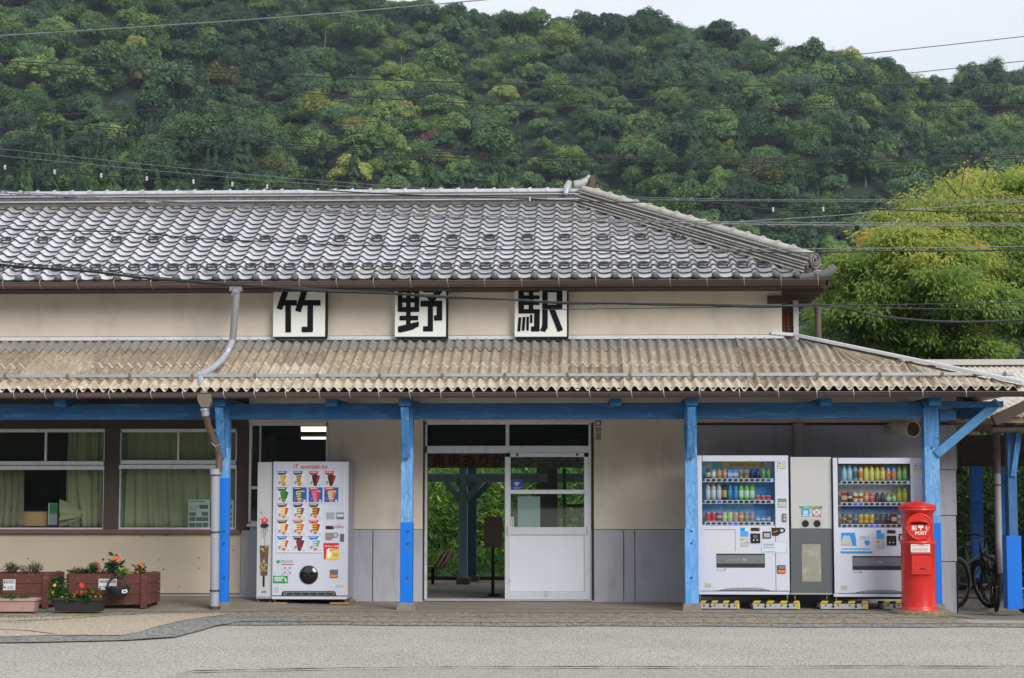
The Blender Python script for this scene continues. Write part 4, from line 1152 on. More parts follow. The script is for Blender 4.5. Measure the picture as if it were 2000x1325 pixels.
st.build('sticker', [flat(214, 216, 226), flat(110, 112, 122)], IM)
v_ = MB().pp([(549, 1164), (551.5, 1156), (555, 1154.6), (652, 1154.6), (655, 1156.5), (657, 1164)], YI - .004, .006, 0).pp([(552, 1163.4), (554, 1157), (556, 1155.6), (651, 1155.6), (653, 1157), (655, 1163.4)], YI - .006, .004, 1)
for i in range(6): v_.bp(558 + i * 15.8 + (3 if i == 0 else 0), 1158.8, 571 + i * 15.8, 1161.8, YI - .008, .003, 2)
v_.build('vent', [m_dk, flat(104, 108, 108), m_dk], IM)
sv = MB(); xs = ax(680.2, YI + .03) ; sv.box(xs - .002, xs + .004, YI + .25, YI + .50, az(1061, YI), az(962, YI)); sv.add([(xs + .005, YI + .25, az(1061, YI)), (xs + .005, YI + .50, az(1061, YI)), (xs + .005, YI + .40, az(1108, YI))], [(0, 1, 2), (2, 1, 0)])
sv.build('side_banner', flat(176, 74, 60), IM)
lg = MB()
for px in (536, 674): lg.bp(px, 1170, px + 1.6, 1178, YI + .03, .012).bp(px - 1, 1177.3, px + 2.8, 1178.6, YI + .02, .03).bp(px, 1170, px + 1.6, 1176, YI + .5, .012)
lg.build('leg', m_leg, IM)
top(MB().bp(520, 1177.6, 559, 1180.4, YI - .04, .68), 'plank', m_ply, 'plywood offcut under the left feet of the ice cream machine', 'plank', (ax(540, YI), YI, az(1180, YI)))
top(MB().bp(644, 1177.6, 682, 1180.4, YI - .04, .68), 'plank', m_ply, 'plywood offcut under the right feet of the ice cream machine', 'plank', (ax(664, YI), YI, az(1180, YI)))
# narrow waste cabinet beside it
SB = thing('waste_cabinet', 'narrow white spoon-and-cup waste cabinet with stickers beside the ice cream machine', 'cabinet', (ax(516, YI), YI + .05, az(1178, YI)))
MB().pp([(503.5, 903), (532, 903), (532, 1169), (500.5, 1169)], YI + .04, .5).build('cabinet', M('cabinet_white', C(190, 192, 196), rough=.45, var=.05, scale=3, col2=C(168, 168, 168), thr=(.55, .75), scale2=3), SB, .004)
MB().pp([(500, 1164.5), (532, 1165.5), (532, 1169.5), (500, 1169.5)], YI + .03, .02).build('base_strip', m_galv, SB)
fl = MB()
for i in range(11):
    a = math.pi * i / 10; fl.disc(516.5 + 8 * math.cos(a), 1018 - 5.5 * math.sin(a), .016, YI + .034 - .0006 * i, .006, 0 if i % 2 else 1, 8)
fl.disc(516.5, 1018.5, .036, YI + .030, .006, 0, 12).disc(516.5, 1016.5, .014, YI + .027, .004, 1, 8)
fl.pp([(510, 1023), (523, 1023), (525, 1028), (517, 1032), (508, 1029)], YI + .030, .006, 2)
for px, l in ((511.5, 14), (514, 24), (517, 38), (519, 20), (522, 12)): fl.bp(px, 1028, px + R_.uniform(.35, .7), 1028 + l, YI + .036, .003, 3)
fl.build('sticker', [flat(190, 50, 50), flat(226, 190, 186), flat(40, 30, 28), flat(50, 56, 48)], SB)
fl = MB().pp([(507.5, 1066), (525, 1066), (522, 1124.5), (509, 1124.5)], YI + .036, .004, 0)
for i in range(34): 
    fl.disc(508.8 + R_.random() * 13.5, 1068 + R_.random() * 54, R_.uniform(.008, .022), YI + .034 - i * .0002, .003, R_.choice((1, 2, 3, 4)), 7)
fl.build('picture_panel', [flat(96, 84, 62), flat(150, 60, 52), flat(150, 134, 84), flat(70, 84, 60), flat(176, 160, 130)], SB)
MB().bp(513, 1124.5, 516.8, 1146.5, YI + .034, .008).build('spoon_slot', m_dk, SB, .001)
MB().bp(511.5, 1154.5, 520, 1158, YI + .036, .004).build('label_plate', flat(120, 120, 126), SB)
lg = MB()
for px in (504, 526): lg.bp(px, 1169, px + 1.4, 1177, YI + .08, .012)
lg.build('leg', m_leg, SB)
MB().disc(509.5, 1002, .009, YI + .032, .01, 0, 10).build('lock', flat(96, 100, 110), SB)

# ---------------------------------------------------------------- drink machines
YM = .15
def bottle(px, pyb, h, w, body, label, cap, Y, kind, parent):
    """kind 0 bottle, 1 can, 2 carton-like"""
    x, z = at(px, pyb, Y); ppm = F / (Y - CAM.y); H = h / ppm; r = w * 1.1 / ppm / 2
    mb = MB()
    if kind == 0:
        mb.lathe([(r * .9, 0), (r, H * .02), (r * .96, H * .16)], (x, Y, z), 10, 0)
        mb.lathe([(r * .96, H * .16), (r * 1.02, H * .18), (r * 1.02, H * .58), (r * .96, H * .6)], (x, Y, z), 10, 1)
        mb.lathe([(r * .96, H * .6), (r * .98, H * .72), (r * .7, H * .83), (r * .45, H * .88)], (x, Y, z), 10, 0)
        mb.lathe([(r * .46, H * .87), (r * .46, H * .99), (.001, H)], (x, Y, z), 10, 2)
    elif kind == 1:
        mb.lathe([(r * .8, 0), (r * .98, H * .04), (r, H * .1)], (x, Y, z), 10, 2)
        mb.lathe([(r, H * .1), (r, H * .4)], (x, Y, z), 10, 0); mb.lathe([(r * 1.005, H * .4), (r * 1.005, H * .66)], (x, Y, z), 10, 1)
        mb.lathe([(r, H * .66), (r, H * .92), (r * .84, H * .97)], (x, Y, z), 10, 0); mb.lathe([(r * .84, H * .97), (r * .84, H), (.001, H)], (x, Y, z), 10, 2)
    else:
        mb.box(x - r, x + r, Y - r, Y + r, z, z + H * .9, 0); mb.box(x - r * 1.01, x + r * 1.01, Y - r * 1.01, Y + r, z + H * .25, z + H * .6, 1); mb.box(x - r * .5, x + r * .5, Y - r * .3, Y + r * .3, z + H * .9, z + H, 2)
    return mb.build(('sample_bottle', 'sample_can', 'sample_carton')[kind], [M('drink_%d_%d_%d' % c, C(*c), rough=.25, var=.08, scale=30, coat=.2) for c in (body, label, cap)], parent)
def drink_machine(dx, dy, label, grp, rowsdef, variant):
    X = lambda v: v + dx
    Yv = lambda v: v + dy
    o = thing('drink_machine', label, 'vending machine', (ax(X(1452), YM), YM, az(Yv(1170), YM)), grp)
    gy = YM
    L_, T_, Rr, B_ = X(1362.5), Yv(890), X(1541), Yv(1161.7)
    wx0, wx1, wy0, wy1 = X(1371.5), X(1514.5), Yv(901.5), Yv(1027)
    # cabinet: hollow behind the window
    cb = MB().bp(L_, T_, Rr, B_, gy + .22, .5).bp(L_, T_, wx0, B_, gy + .03, .19).bp(wx1, T_, Rr, B_, gy + .03, .19).bp(wx0, T_, wx1, wy0, gy + .03, .19).bp(wx0, wy1, wx1, B_, gy + .03, .19)
    cb.build('cabinet', m_vs, o)
    dr = MB().bp(L_, T_, wx0, Yv(1154.5), gy, .03).bp(wx1, T_, Rr, Yv(1154.5), gy, .03).bp(wx0, T_, wx1, wy0, gy, .03).bp(wx0, wy1, wx1, Yv(1154.5), gy, .03).bp(L_, Yv(1155.6), Rr, B_, gy - .005, .035)
    dr.build('door', m_vw, o, .004)
    bk = MB().bp(wx0, wy0, wx1, wy1, gy + .20, .01, 0)
    for it in variant['back']: bk.bp(X(it[0]), Yv(it[1]), X(it[2]), Yv(it[3]), gy + .196, .004, 1 + variant['bc'].index(it[4]))
    bk.build('display_back', [M('back_' + str(dx), C(*variant['bg']), rough=.6, var=.2, scale=7, col2=C(*variant['bg2']), thr=(.45, .7), scale2=8)] + [M('backart_%d_%d_%d' % c, C(*c), rough=.5, var=.15, scale=9) for c in variant['bc']], o)
    if variant.get('title'):
        t = MB(); text(t, variant['title'], X(1450), Yv(908), 4.8, gy + .19, 0, .01); text(t, 'ピピ', X(1449), Yv(907.6), 6, gy + .186, 1, .05); t.build('banner_lettering', [flat(60, 70, 110), flat(206, 40, 50)], o)
    sh_ = MB(); sp = MB(); bt = []
    for yb in (935.3, 977.6, 1019.9):
        sh_.bp(wx0, Yv(yb + 5.4), wx1, Yv(yb + 6.6), gy + .03, .17)
        sp.bp(X(1376.5), Yv(yb - .4), X(1511), Yv(yb + 5.4), gy + .028, .012)
    shf = sh_.build('shelf', flat(206, 212, 220), o); spp = sp.build('button_strip', flat(226, 230, 236), shf, .002)
    for r, yb in enumerate((937.9, 980.3, 1022.6)):
        bb = MB()
        for i in range(12):
            cx, cz_ = at(X(1383.2 + 10.73 * i), Yv(yb), gy + .026)
            pts = []
            for q in range(14):
                a = 2 * math.pi * q / 14; pts.append((cx + .0265 * math.copysign(abs(math.cos(a)) ** .6, math.cos(a)), cz_ + .0135 * math.copysign(abs(math.sin(a)) ** .7, math.sin(a))))
            lit = (r, i) in variant['lit']
            b = MB().prism(pts, gy + .018, gy + .028, 0)
            b.build('button', m_dk if not lit else emit('button_blue', (.05, .04, .55), .5), spp)
    for r, row in enumerate(rowsdef):
        yb = (934.6, 976.6, 1019.0)[r]
        for i, b in enumerate(row):
            if b is None: continue
            kind, h, w, body, lab, cap = b
            bottle(X(1383.0 + 10.75 * i), Yv(yb), h, w, body, lab, cap, gy + .10, kind, o)
    MB().bp(wx0 + .3, wy0 + .3, wx1 - .3, wy1 - .3, gy + .010, .003).build('display_glass', m_vgl, o)
    MB().bp(wx0 + 4, wy0 - 1.6, wx1 - 4, wy0 - .2, gy + .035, .03).build('added_display_glow', emit('added_display_glow', (.95, .97, 1.0), 9.0), o)  # glowing strip added out of sight behind the frame to brighten the samples
    # lower front
    if variant['panel'] is None:
        MB().bp(X(1376), Yv(1035), X(1436), Yv(1077), gy - .001, .002, 0).bp(X(1375.5), Yv(1034.4), X(1436.5), Yv(1035.6), gy - .003, .004, 1).bp(X(1435.7), Yv(1035), X(1436.6), Yv(1077), gy - .003, .004, 1).build('blank_panel', [flat(206, 206, 214), flat(130, 134, 144)], o)
    else:
        pn = MB().bp(X(1376), Yv(1035), X(1438), Yv(1076.4), gy - .002, .003, 0)
        a, b_ = X(1376), Yv(1035)
        pn.pp([(a + 1, b_ + 1), (a + 28, b_ + 1), (a + 30, b_ + 14), (a + 31, b_ + 27), (a + 24, b_ + 27), (a + 18, b_ + 12), (a + 10, b_ + 6), (a + 4, b_ + 10), (a + 1, b_ + 20)], gy - .0035, .002, 1)
        pn.pp([(a + 5, b_ + 7), (a + 18, b_ + 7), (a + 20, b_ + 14), (a + 3, b_ + 14)], gy - .0045, .002, 3).pp([(a + 3, b_ + 14), (a + 20, b_ + 14), (a + 23, b_ + 27), (a + 0, b_ + 27)], gy - .0042, .002, 2)
        pn.pp([(a + 46, b_ + 17), (a + 55, b_ + 16), (a + 58, b_ + 20), (a + 55, b_ + 26), (a + 48, b_ + 25)], gy - .0045, .002, 1).bp(a, b_ + 37.5, a + 62, b_ + 41.5, gy - .004, .002, 1)
        lines(pn, a + 38, b_ + 7, a + 56, b_ + 15, 3, gy - .005, 4, .5); lines(pn, a + 7, b_ + 31, a + 58, b_ + 35, 1, gy - .005, 1, 1.1); lines(pn, a + 3, b_ + 22, a + 20, b_ + 27, 2, gy - .006, 4, .5)
        pn.torus((at(a + 4, b_ + 33.5, gy)[0], gy - .004, at(a + 4, b_ + 33.5, gy)[1]), .009, .003, (0, 1, 0), 12, 5, 1)
        pn.build('poster', [flat(206, 212, 222), flat(40, 140, 216), flat(196, 186, 176), flat(140, 200, 230), flat(130, 170, 200)], o)
    s_ = MB().bp(X(1446), Yv(1031), X(1461.5), Yv(1048.8), gy - .002, .002, 0).bp(X(1455.5), Yv(1031), X(1461.5), Yv(1038), gy - .0028, .002, 1).bp(X(1447.5), Yv(1033), X(1453), Yv(1036.5), gy - .003, .002, 3)
    s_.bp(X(1445), Yv(1049.4), X(1464), Yv(1070.5), gy - .002, .002, 1).bp(X(1445.5), Yv(1051.5), X(1453), Yv(1057), gy - .003, .002, 2); lines(s_, X(1455), Yv(1051), X(1463), Yv(1062), 4, gy - .003, 4, .5); lines(s_, X(1446), Yv(1059), X(1463), Yv(1069), 4, gy - .003, 5, .6)
    s_.build('sticker', [flat(70, 160, 226), flat(208, 212, 220), flat(206, 160, 60), flat(20, 110, 200), flat(150, 90, 120), flat(110, 140, 140)], o)
    rects(o, 'price_display', gy - .005, [(X(1466.7), Yv(1031), X(1483.4), Yv(1037.5), (34, 30, 34)), (X(1479), Yv(1031.5), X(1482.5), Yv(1033.5), (170, 50, 50))])
    mb = MB().bp(X(1466.3), Yv(1042.2), X(1484.8), Yv(1061), gy - .014, .014, 0).bp(X(1471), Yv(1045.5), X(1480), Yv(1052), gy - .017, .006, 1).disc(X(1472.2), Yv(1055.3), .009, gy - .018, .005, 2, 10).disc(X(1479), Yv(1055.3), .009, gy - .018, .005, 2, 10)
    mb.build('card_reader', [m_dk, flat(90, 96, 100) if dx == 0 else flat(50, 38, 36), flat(238, 238, 238)], o, .003)
    mb = MB().bp(X(1490), Yv(1038.6), X(1505.6), Yv(1051.8), gy - .010, .010, 0).bp(X(1492), Yv(1041.5), X(1503.8), Yv(1050), gy - .014, .006, 1); mb.build('bill_slot', [m_dk, flat(170, 174, 174)], o, .001)
    mb = MB().pp([(X(1507), Yv(1031)), (X(1530), Yv(1031)), (X(1534), Yv(1034)), (X(1533.5), Yv(1039)), (X(1529), Yv(1041)), (X(1523), Yv(1043)), (X(1520), Yv(1046.6)), (X(1508), Yv(1046.6))], gy - .008, .008, 0)
    mb.pp([(X(1510.5), Yv(1039.5)), (X(1519), Yv(1036.3)), (X(1519.6), Yv(1037.6)), (X(1511), Yv(1041))], gy - .010, .003, 1).disc(X(1527), Yv(1036.5), .02, gy - .011, .004, 2, 14)
    mb.build('coin_panel', [flat(44, 34, 32), flat(222, 130, 80), flat(190, 190, 190)], o, .001)
    if variant.get('icoca'):
        s_ = MB().bp(X(1487.4), Yv(1058.3), X(1536.3), Yv(1080.2), gy - .003, .003, 0).bp(X(1488), Yv(1058.8), X(1535.8), Yv(1079.7), gy - .0035, .003, 1)
        text(s_, 'ICOCAが', X(1502), Yv(1063.8), 5.0, gy - .0045, 2, .03); text(s_, 'ご利用いただけます', X(1502.5), Yv(1069.8), 2.7, gy - .0045, 3, .02); text(s_, 'こちらにお触れください', X(1503), Yv(1077.4), 2.0, gy - .0045, 3, .01)
        s_.build('sticker', [flat(90, 160, 200), flat(206, 214, 226), flat(60, 110, 130), flat(70, 110, 150)], o)
    dl = MB().bp(X(1399.3), Yv(1081.8), X(1494), Yv(1109), gy - .003, .004, 0).bp(X(1400), Yv(1084.5), X(1493.5), Yv(1101), gy - .006, .006, 1).bp(X(1400.5), Yv(1102), X(1493), Yv(1108.3), gy - .004, .004, 2)
    text(dl, 'ここからお取り出し 口', X(1441), Yv(1093.5), 3.6, gy - .0075, 3, .0); dl.disc(X(1453.5), Yv(1093.5), .019, gy - .0075, .002, 3, 14)
    for px in (1411.5, 1481): dl.torus((at(X(px), Yv(1097), gy)[0], gy - .007, at(X(px), Yv(1097.5), gy)[1]), .013, .0025, (0, 1, 0), 8, 5, 2, -1.5, 1.5)
    dl.build('delivery_flap', [m_dk, flat(112, 116, 124), flat(40, 42, 46), flat(160, 164, 176)], o)
    s_ = MB().bp(X(1400), Yv(1111.3), X(1417), Yv(1114.6), gy - .002, .002, 0).bp(X(1400.4), Yv(1111.7), X(1415), Yv(1114.1), gy - .0026, .002, 1).build('sticker', [flat(50, 54, 100), flat(206, 208, 220)], o)
    mb = MB().bp(X(1518.4), Yv(1104.2), X(1534.3), Yv(1120.2), gy - .012, .012, 0).bp(X(1519.5), Yv(1114), X(1533.3), Yv(1119.4), gy - .015, .006, 1).bp(X(1520.5), Yv(1106.5), X(1532.5), Yv(1111.5), gy - .014, .004, 2); mb.build('change_cup', [flat(90, 66, 66), flat(224, 128, 44), flat(124, 128, 140)], o, .003)
    s_ = MB().bp(X(1376), Yv(1138.5), X(1390), Yv(1148.5), gy - .003, .003, 0); lines(s_, X(1377.5), Yv(1140), X(1388.5), Yv(1147), 3, gy - .004, 1, .5); s_.build('rating_plate', [flat(196, 196, 180), flat(130, 130, 120)], o)
    vn = MB().pp([(X(1372), Yv(1154.9)), (X(1404), Yv(1153.6)), (X(1418), Yv(1150.3)), (X(1432), Yv(1148.3)), (X(1479), Yv(1148.3)), (X(1492), Yv(1150.5)), (X(1506), Yv(1154)), (X(1540), Yv(1154.9)), (X(1540), Yv(1155.8)), (X(1372), Yv(1155.8))], gy - .003, .004, 1)
    vn.pp([(X(1410), Yv(1153.6)), (X(1420), Yv(1150.9)), (X(1433), Yv(1149.0)), (X(1478), Yv(1149.0)), (X(1491), Yv(1151)), (X(1500), Yv(1153.6))], gy - .005, .004, 0)
    for i in range(34):
        px = 1416 + i * 2.36; hh = 4.2 * max(.25, 1 - abs((px - 1456) / 46) ** 3); vn.bp(X(px), Yv(1153.6 - hh), X(px + 1.2), Yv(1153.5), gy - .006, .002, 1)
    vn.build('vent', [flat(190, 194, 204), m_dk], o)
    s_ = MB().bp(X(1518.5), Yv(901.4), X(1534), Yv(915.6), gy - .003, .003, 0).bp(X(1519.2), Yv(902), X(1533.4), Yv(910), gy - .0036, .003, 1).disc(X(1523), Yv(905.5), .015, gy - .0045, .002, 2, 12).disc(X(1523), Yv(905.5), .006, gy - .005, .002, 1, 8).bp(X(1519.2), Yv(911), X(1533.4), Yv(915), gy - .0036, .003, 3)
    lines(s_, X(1527), Yv(903.5), X(1532.5), Yv(908), 2, gy - .005, 2, .5); s_.build('sticker', [flat(110, 120, 130), flat(214, 216, 222), flat(30, 70, 150), flat(206, 206, 130)], o)
    if variant.get('icoca'):
        s_ = MB().bp(X(1519), Yv(974.5), X(1536), Yv(991.5), gy - .003, .003, 0).bp(X(1519.8), Yv(980.5), X(1535.4), Yv(990.6), gy - .004, .003, 1); lines(s_, X(1521), Yv(982), X(1534), Yv(990), 4, gy - .005, 2, .4); lines(s_, X(1521), Yv(976.3), X(1534), Yv(978.6), 1, gy - .005, 1, .6); s_.build('sticker', [flat(20, 120, 84), flat(196, 202, 200), flat(170, 130, 130)], o)
    MB().bp(X(1528), Yv(1003.3), X(1536), Yv(1019.6), gy - .014, .014, 0).bp(X(1530), Yv(1006), X(1534), Yv(1010), gy - .017, .004, 1).bp(X(1530), Yv(1012), X(1534), Yv(1017), gy - .017, .004, 1).build('lock', [flat(110, 98, 92), flat(190, 180, 170)], o, .003)
    lg = MB()
    for px in (1367, 1537): lg.bp(X(px), Yv(1161), X(px + 1.8), Yv(1171), gy + .04, .014)
    lg.build('leg', m_leg, o)
    MB().bp(L_ + 3, Yv(1161.5), Rr - 3, Yv(1166), gy + .20, .45).build('underside', m_dk, o)
    return o
def T(kind, h, w, body, lab, cap): return (kind, h, w, body, lab, cap)
tea = T(0, 19, 9.2, (96, 84, 40), (190, 186, 160), (50, 44, 36)); wb = T(0, 19, 8.4, (190, 182, 150), (224, 222, 214), (60, 60, 60)); am = T(0, 18.5, 9.4, (190, 150, 100), (196, 156, 110), (190, 120, 50))
bl2 = T(2, 18, 8.8, (104, 150, 206), (190, 206, 226), (90, 140, 200)); gd = T(2, 17.5, 6.4, (176, 150, 90), (120, 120, 60), (190, 170, 110)); dkb = T(0, 18.5, 8.8, (40, 56, 120), (34, 42, 96), (24, 30, 60)); gr = T(0, 18.5, 8.4, (120, 180, 70), (90, 170, 80), (206, 140, 50))
lt = T(0, 32, 8.6, (196, 182, 150), (206, 216, 232), (170, 140, 150)); coff = T(0, 31, 8.6, (30, 44, 66), (196, 170, 90), (30, 34, 50)); bo = T(0, 31, 9.0, (30, 130, 176), (60, 150, 200), (30, 110, 180)); gg = T(0, 30.5, 9.0, (96, 190, 70), (206, 226, 210), (220, 90, 70))
pk_ = T(1, 9, 8.8, (222, 120, 140), (200, 60, 90), (230, 200, 206)); rd = T(1, 18, 9.8, (206, 44, 46), (206, 44, 46), (210, 210, 214)); pu = T(1, 18, 9.4, (96, 60, 130), (200, 190, 214), (210, 210, 214)); gp = T(1, 18, 9.2, (170, 206, 130), (214, 222, 170), (210, 210, 210)); og = T(1, 17.5, 9, (214, 150, 120), (160, 170, 190), (220, 220, 220)); og2 = T(1, 18.5, 9.2, (206, 130, 60), (230, 200, 150), (190, 150, 90)); bz = T(1, 18, 8.2, (124, 140, 170), (214, 170, 100), (200, 200, 210)); wa = T(1, 9.5, 9.6, (60, 140, 210), (214, 222, 232), (230, 236, 240))
rows1 = [[tea, wb, am, am, bl2, bl2, gd, gd, dkb, dkb, gr, gr], [lt, lt, lt, coff, bo, bo, gg, gg, gg, pk_, pk_, pk_], [rd, rd, pu, gp, gp, og, og2, bz, bz, wa, wa, wa]]
var1 = dict(bg=(96, 176, 232), bg2=(176, 216, 242), bc=[(206, 210, 216), (120, 190, 200), (226, 206, 110), (60, 150, 216), (206, 150, 60)], back=[(1371.5, 901.5, 1391, 914, (206, 210, 216)), (1391, 901.5, 1411, 915, (120, 190, 200)), (1411, 902, 1483, 914, (226, 206, 110)), (1483, 903, 1492, 913, (206, 150, 60)), (1492, 901.5, 1514.5, 914, (206, 210, 216)), (1476, 943, 1511, 974, (60, 150, 216)), (1474, 985, 1511, 1016, (60, 150, 216))],
            title='みんなで      しよう!', lit=[(0, 11), (1, 2), (2, 4), (2, 5)], panel=None, icoca=True)
drink_machine(0, 0, 'white drink vending machine with a blank panel and blue-backed bottles left of the recycling box', 'drink vending machines', rows1, var1)
wt = T(0, 30, 9.4, (150, 200, 226), (170, 210, 232), (206, 226, 240)); wt2 = T(0, 30, 8.8, (150, 176, 190), (60, 120, 130), (90, 130, 150)); oj = T(0, 30, 8.8, (214, 206, 180), (222, 140, 50), (70, 50, 40)); le = T(0, 30, 9, (222, 214, 90), (214, 220, 130), (200, 90, 60)); mu = T(0, 30, 9, (206, 190, 80), (220, 210, 130), (176, 70, 50)); ob = T(0, 29, 9, (130, 150, 200), (214, 140, 70), (60, 90, 170)); gt = T(0, 30, 9, (120, 170, 80), (150, 190, 130), (120, 160, 80))
cc = T(2, 21, 9.6, (150, 70, 46), (206, 180, 140), (206, 170, 130)); ck = T(1, 18.5, 9.2, (80, 44, 40), (206, 200, 204), (60, 50, 90)); cr_ = T(1, 18, 8.6, (206, 214, 160), (200, 60, 50), (190, 196, 190)); co = T(1, 18, 8.6, (226, 130, 80), (226, 206, 160), (206, 100, 80)); rs = T(1, 18, 8.8, (206, 80, 76), (220, 150, 150), (206, 160, 150)); bk_ = T(0, 18, 8.6, (66, 62, 56), (90, 84, 70), (30, 30, 30)); gj = T(0, 18.5, 9.2, (110, 170, 80), (180, 206, 180), (206, 90, 60)); ta = T(0, 29.5, 9.4, (150, 160, 60), (190, 180, 70), (140, 150, 60))
kb = T(1, 19, 9.4, (104, 88, 66), (170, 150, 110), (60, 56, 50)); kw = T(1, 19, 9.4, (150, 136, 120), (90, 60, 50), (90, 84, 80)); kbl = T(1, 19, 9, (50, 84, 150), (150, 150, 100), (60, 60, 90)); ky = T(1, 19, 9.4, (206, 170, 80), (190, 150, 60), (50, 50, 50)); kk = T(1, 19, 9.2, (44, 46, 56), (90, 94, 104), (30, 30, 36)); kc = T(2, 22, 9, (110, 60, 46), (196, 170, 170), (170, 110, 80)); kp = T(1, 17, 9, (176, 166, 160), (120, 120, 160), (190, 120, 110))
rows2 = [[wt, wt, wt2, oj, le, le, mu, mu, ob, ob, gt, gt], [cc, ck, cr_, cr_, co, rs, bk_, bk_, gj, gj, ta, ta], [kb, kw, kbl, ky, ky, ky, kk, kk, kk, kc, kp, None]]
var2 = dict(bg=(200, 204, 214), bg2=(214, 216, 222), bc=[(120, 130, 90), (30, 120, 206), (110, 170, 214)], back=[(1371.5, 901.5, 1514, 905, (120, 130, 90)), (1377, 984.5, 1514, 990, (30, 120, 206)), (1377, 990, 1514, 1001, (110, 170, 214))],
            lit=[(1, 2), (1, 3), (2, 5), (2, 6)], panel=1)
drink_machine(265.8, 4.6, 'white drink vending machine with a blue and white poster partly behind the red postbox', 'drink vending machines', rows2, var2)
# ---------------------------------------------------------------- recycling box
YB = .2
RB = thing('recycling_box', 'tall recycling box with two round holes and dark grey lower door between the drink machines', 'recycling bin', (ax(1584, YB), YB, az(1170, YB)))
MB().bp(1544.5, 893, 1624, 1160, YB + .03, .55).build('cabinet', M('bin_side', C(120, 122, 124), rough=.5), RB)
MB().bp(1544.5, 893, 1624, 1032.8, YB, .03).build('upper_panel', M('bin_cream', C(190, 190, 190), rough=.4, var=.03), RB, .003)
dg = M('bin_dark', C(88, 94, 98), rough=.45, var=.04)
MB().bp(1544.5, 1033.3, 1626, 1061, YB - .002, .03).bp(1544.5, 1136, 1626, 1159, YB - .002, .03).bp(1544.5, 1061, 1566.5, 1136, YB - .002, .03).bp(1605.5, 1061, 1626, 1136, YB - .002, .03).build('lower_door', dg, RB)
MB().bp(1566.5, 1061, 1605.5, 1136, YB + .012, .006).build('window', M('scratched_window', C(150, 148, 138), rough=.35, var=.15, scale=5, stretch=(8, 8, .8), col2=C(176, 176, 168), thr=(.5, .7), scale2=6), RB)
hp_ = MB().bp(1564, 1013.5, 1606, 1032, YB - .003, .004, 0)
for px in (1573.2, 1596): hp_.disc(px, 1023, .044, YB - .008, .006, 1, 22); hp_.disc(px, 1023, .034, YB - .0084, .003, 2, 18)
hp_.build('bottle_hole', [flat(176, 176, 170), m_dk, M('hole_black', C(8, 8, 10), rough=.5)], RB)
s_ = MB().bp(1561.5, 989, 1606.5, 993.2, YB - .003, .003, 0).bp(1565, 994, 1581.5, 1009.8, YB - .003, .003, 1).bp(1587, 994, 1603.5, 1009.8, YB - .003, .003, 2)
text(s_, '空容器回収にご協力ください', 1584, 991.1, 2.3, YB - .0045, 3, .02); s_.bp(1568.5, 997.5, 1578, 1005.5, YB - .0045, .002, 4).bp(1570.5, 999.5, 1576, 1005, YB - .0055, .002, 5).bp(1566.5, 1006.8, 1580, 1008.6, YB - .0045, .002, 3).bp(1588, 995, 1602.5, 1006, YB - .0045, .002, 3)
s_.pp([(1588, 995), (1590, 995), (1602.5, 1006), (1600.5, 1006)], YB - .0055, .001, 6).pp([(1600.5, 995), (1602.5, 995), (1590, 1006), (1588, 1006)], YB - .006, .001, 6).bp(1589, 1007.2, 1602, 1008.7, YB - .0045, .002, 3)
s_.build('sticker', [flat(60, 150, 90), flat(60, 150, 190), flat(60, 60, 100), flat(216, 220, 220), flat(160, 210, 220), flat(200, 206, 206), flat(200, 36, 40)], RB)
MB().bp(1544, 1158.5, 1626, 1161.5, YB - .004, .04).build('base_strip', flat(160, 156, 148), RB)
MB().bp(1552, 1160, 1554, 1171, YB + .05, .015).bp(1614, 1160, 1616, 1171, YB + .05, .015).build('leg', m_leg, RB)
# ---------------------------------------------------------------- striped levelling feet
YS = YM - .03
def foot(px0, px1, label):
    zt, zb = az(1177.5, YS), az(1188, YS); x0, x1 = ax(px0, YS, 1180), ax(px1, YS, 1180)
    o = thing('machine_foot', label, 'machine foot', ((x0 + x1) / 2, YS + .1, zb), 'striped steel feet under the drink machines')
    mb = MB().box(x0, x1, YS, YS + .006, zb, zt).box(x0, x1, YS + .4, YS + .406, zb, zt).box(x0, x0 + .006, YS, YS + .4, zb, zt).box(x1 - .006, x1, YS, YS + .4, zb, zt).box((x0 + x1) / 2 - .003, (x0 + x1) / 2 + .003, YS - .002, YS, zb, zt)
    mb.build('channel', M('foot_grey', C(176, 178, 176), rough=.5, metal=.3, var=.08, scale=9), o)
    tp = MB().box(x0 - .004, x1 + .004, YS - .006, YS + .41, zt, zt + .006, 0); n = 7; w = (x1 - x0) / n
    ztt = az(1173.0, YS + .02)
    tp.add([(x0, YS - .006, zt + .002), (x1, YS - .006, zt + .002), (x1, YS + .06, ztt), (x0, YS + .06, ztt)], [(0, 1, 2, 3)], 0)
    for i in range(0, n, 2):
        a = x0 + i * w
        tp.add([(a, YS - .009, zt + .003), (min(x1, a + w), YS - .009, zt + .003), (min(x1, a + w + .03), YS + .058, ztt + .002), (a + .03, YS + .058, ztt + .002)], [(0, 1, 2, 3)], 1)
    tp.box(x1 - .03, x1 + .001, YS - .008, YS, zb, zt, 1); tp.box(x0 - .001, x0 + .02, YS - .008, YS, zt - .02, zt, 1)
    tp.build('striped_cover', [M('stripe_black', C(30, 30, 30), rough=.5), M('stripe_yellow', C(206, 178, 44), rough=.5)], o)
    b = MB()
    for f_ in (.12, .38, .62, .88): b.disc(px0 + (px1 - px0) * f_, 1183, .010, YS - .006, .006, 0, 10)
    for f_ in (.27, .75):
        x = x0 + (x1 - x0) * f_; zc = (zt + zb) / 2
        b.prism([(x - .008, zt), (x + .008, zt), (x + .008, zc), (x + .024, zc), (x, zb + .01), (x - .024, zc), (x - .008, zc)], YS - .004, YS, 0)
    b.build('bolt', m_dk, o)
foot(1366, 1444, 'black and yellow striped steel foot beside the blue post, leftmost of four')
foot(1470, 1562, 'black and yellow striped steel foot between the left drink machine and recycling box')
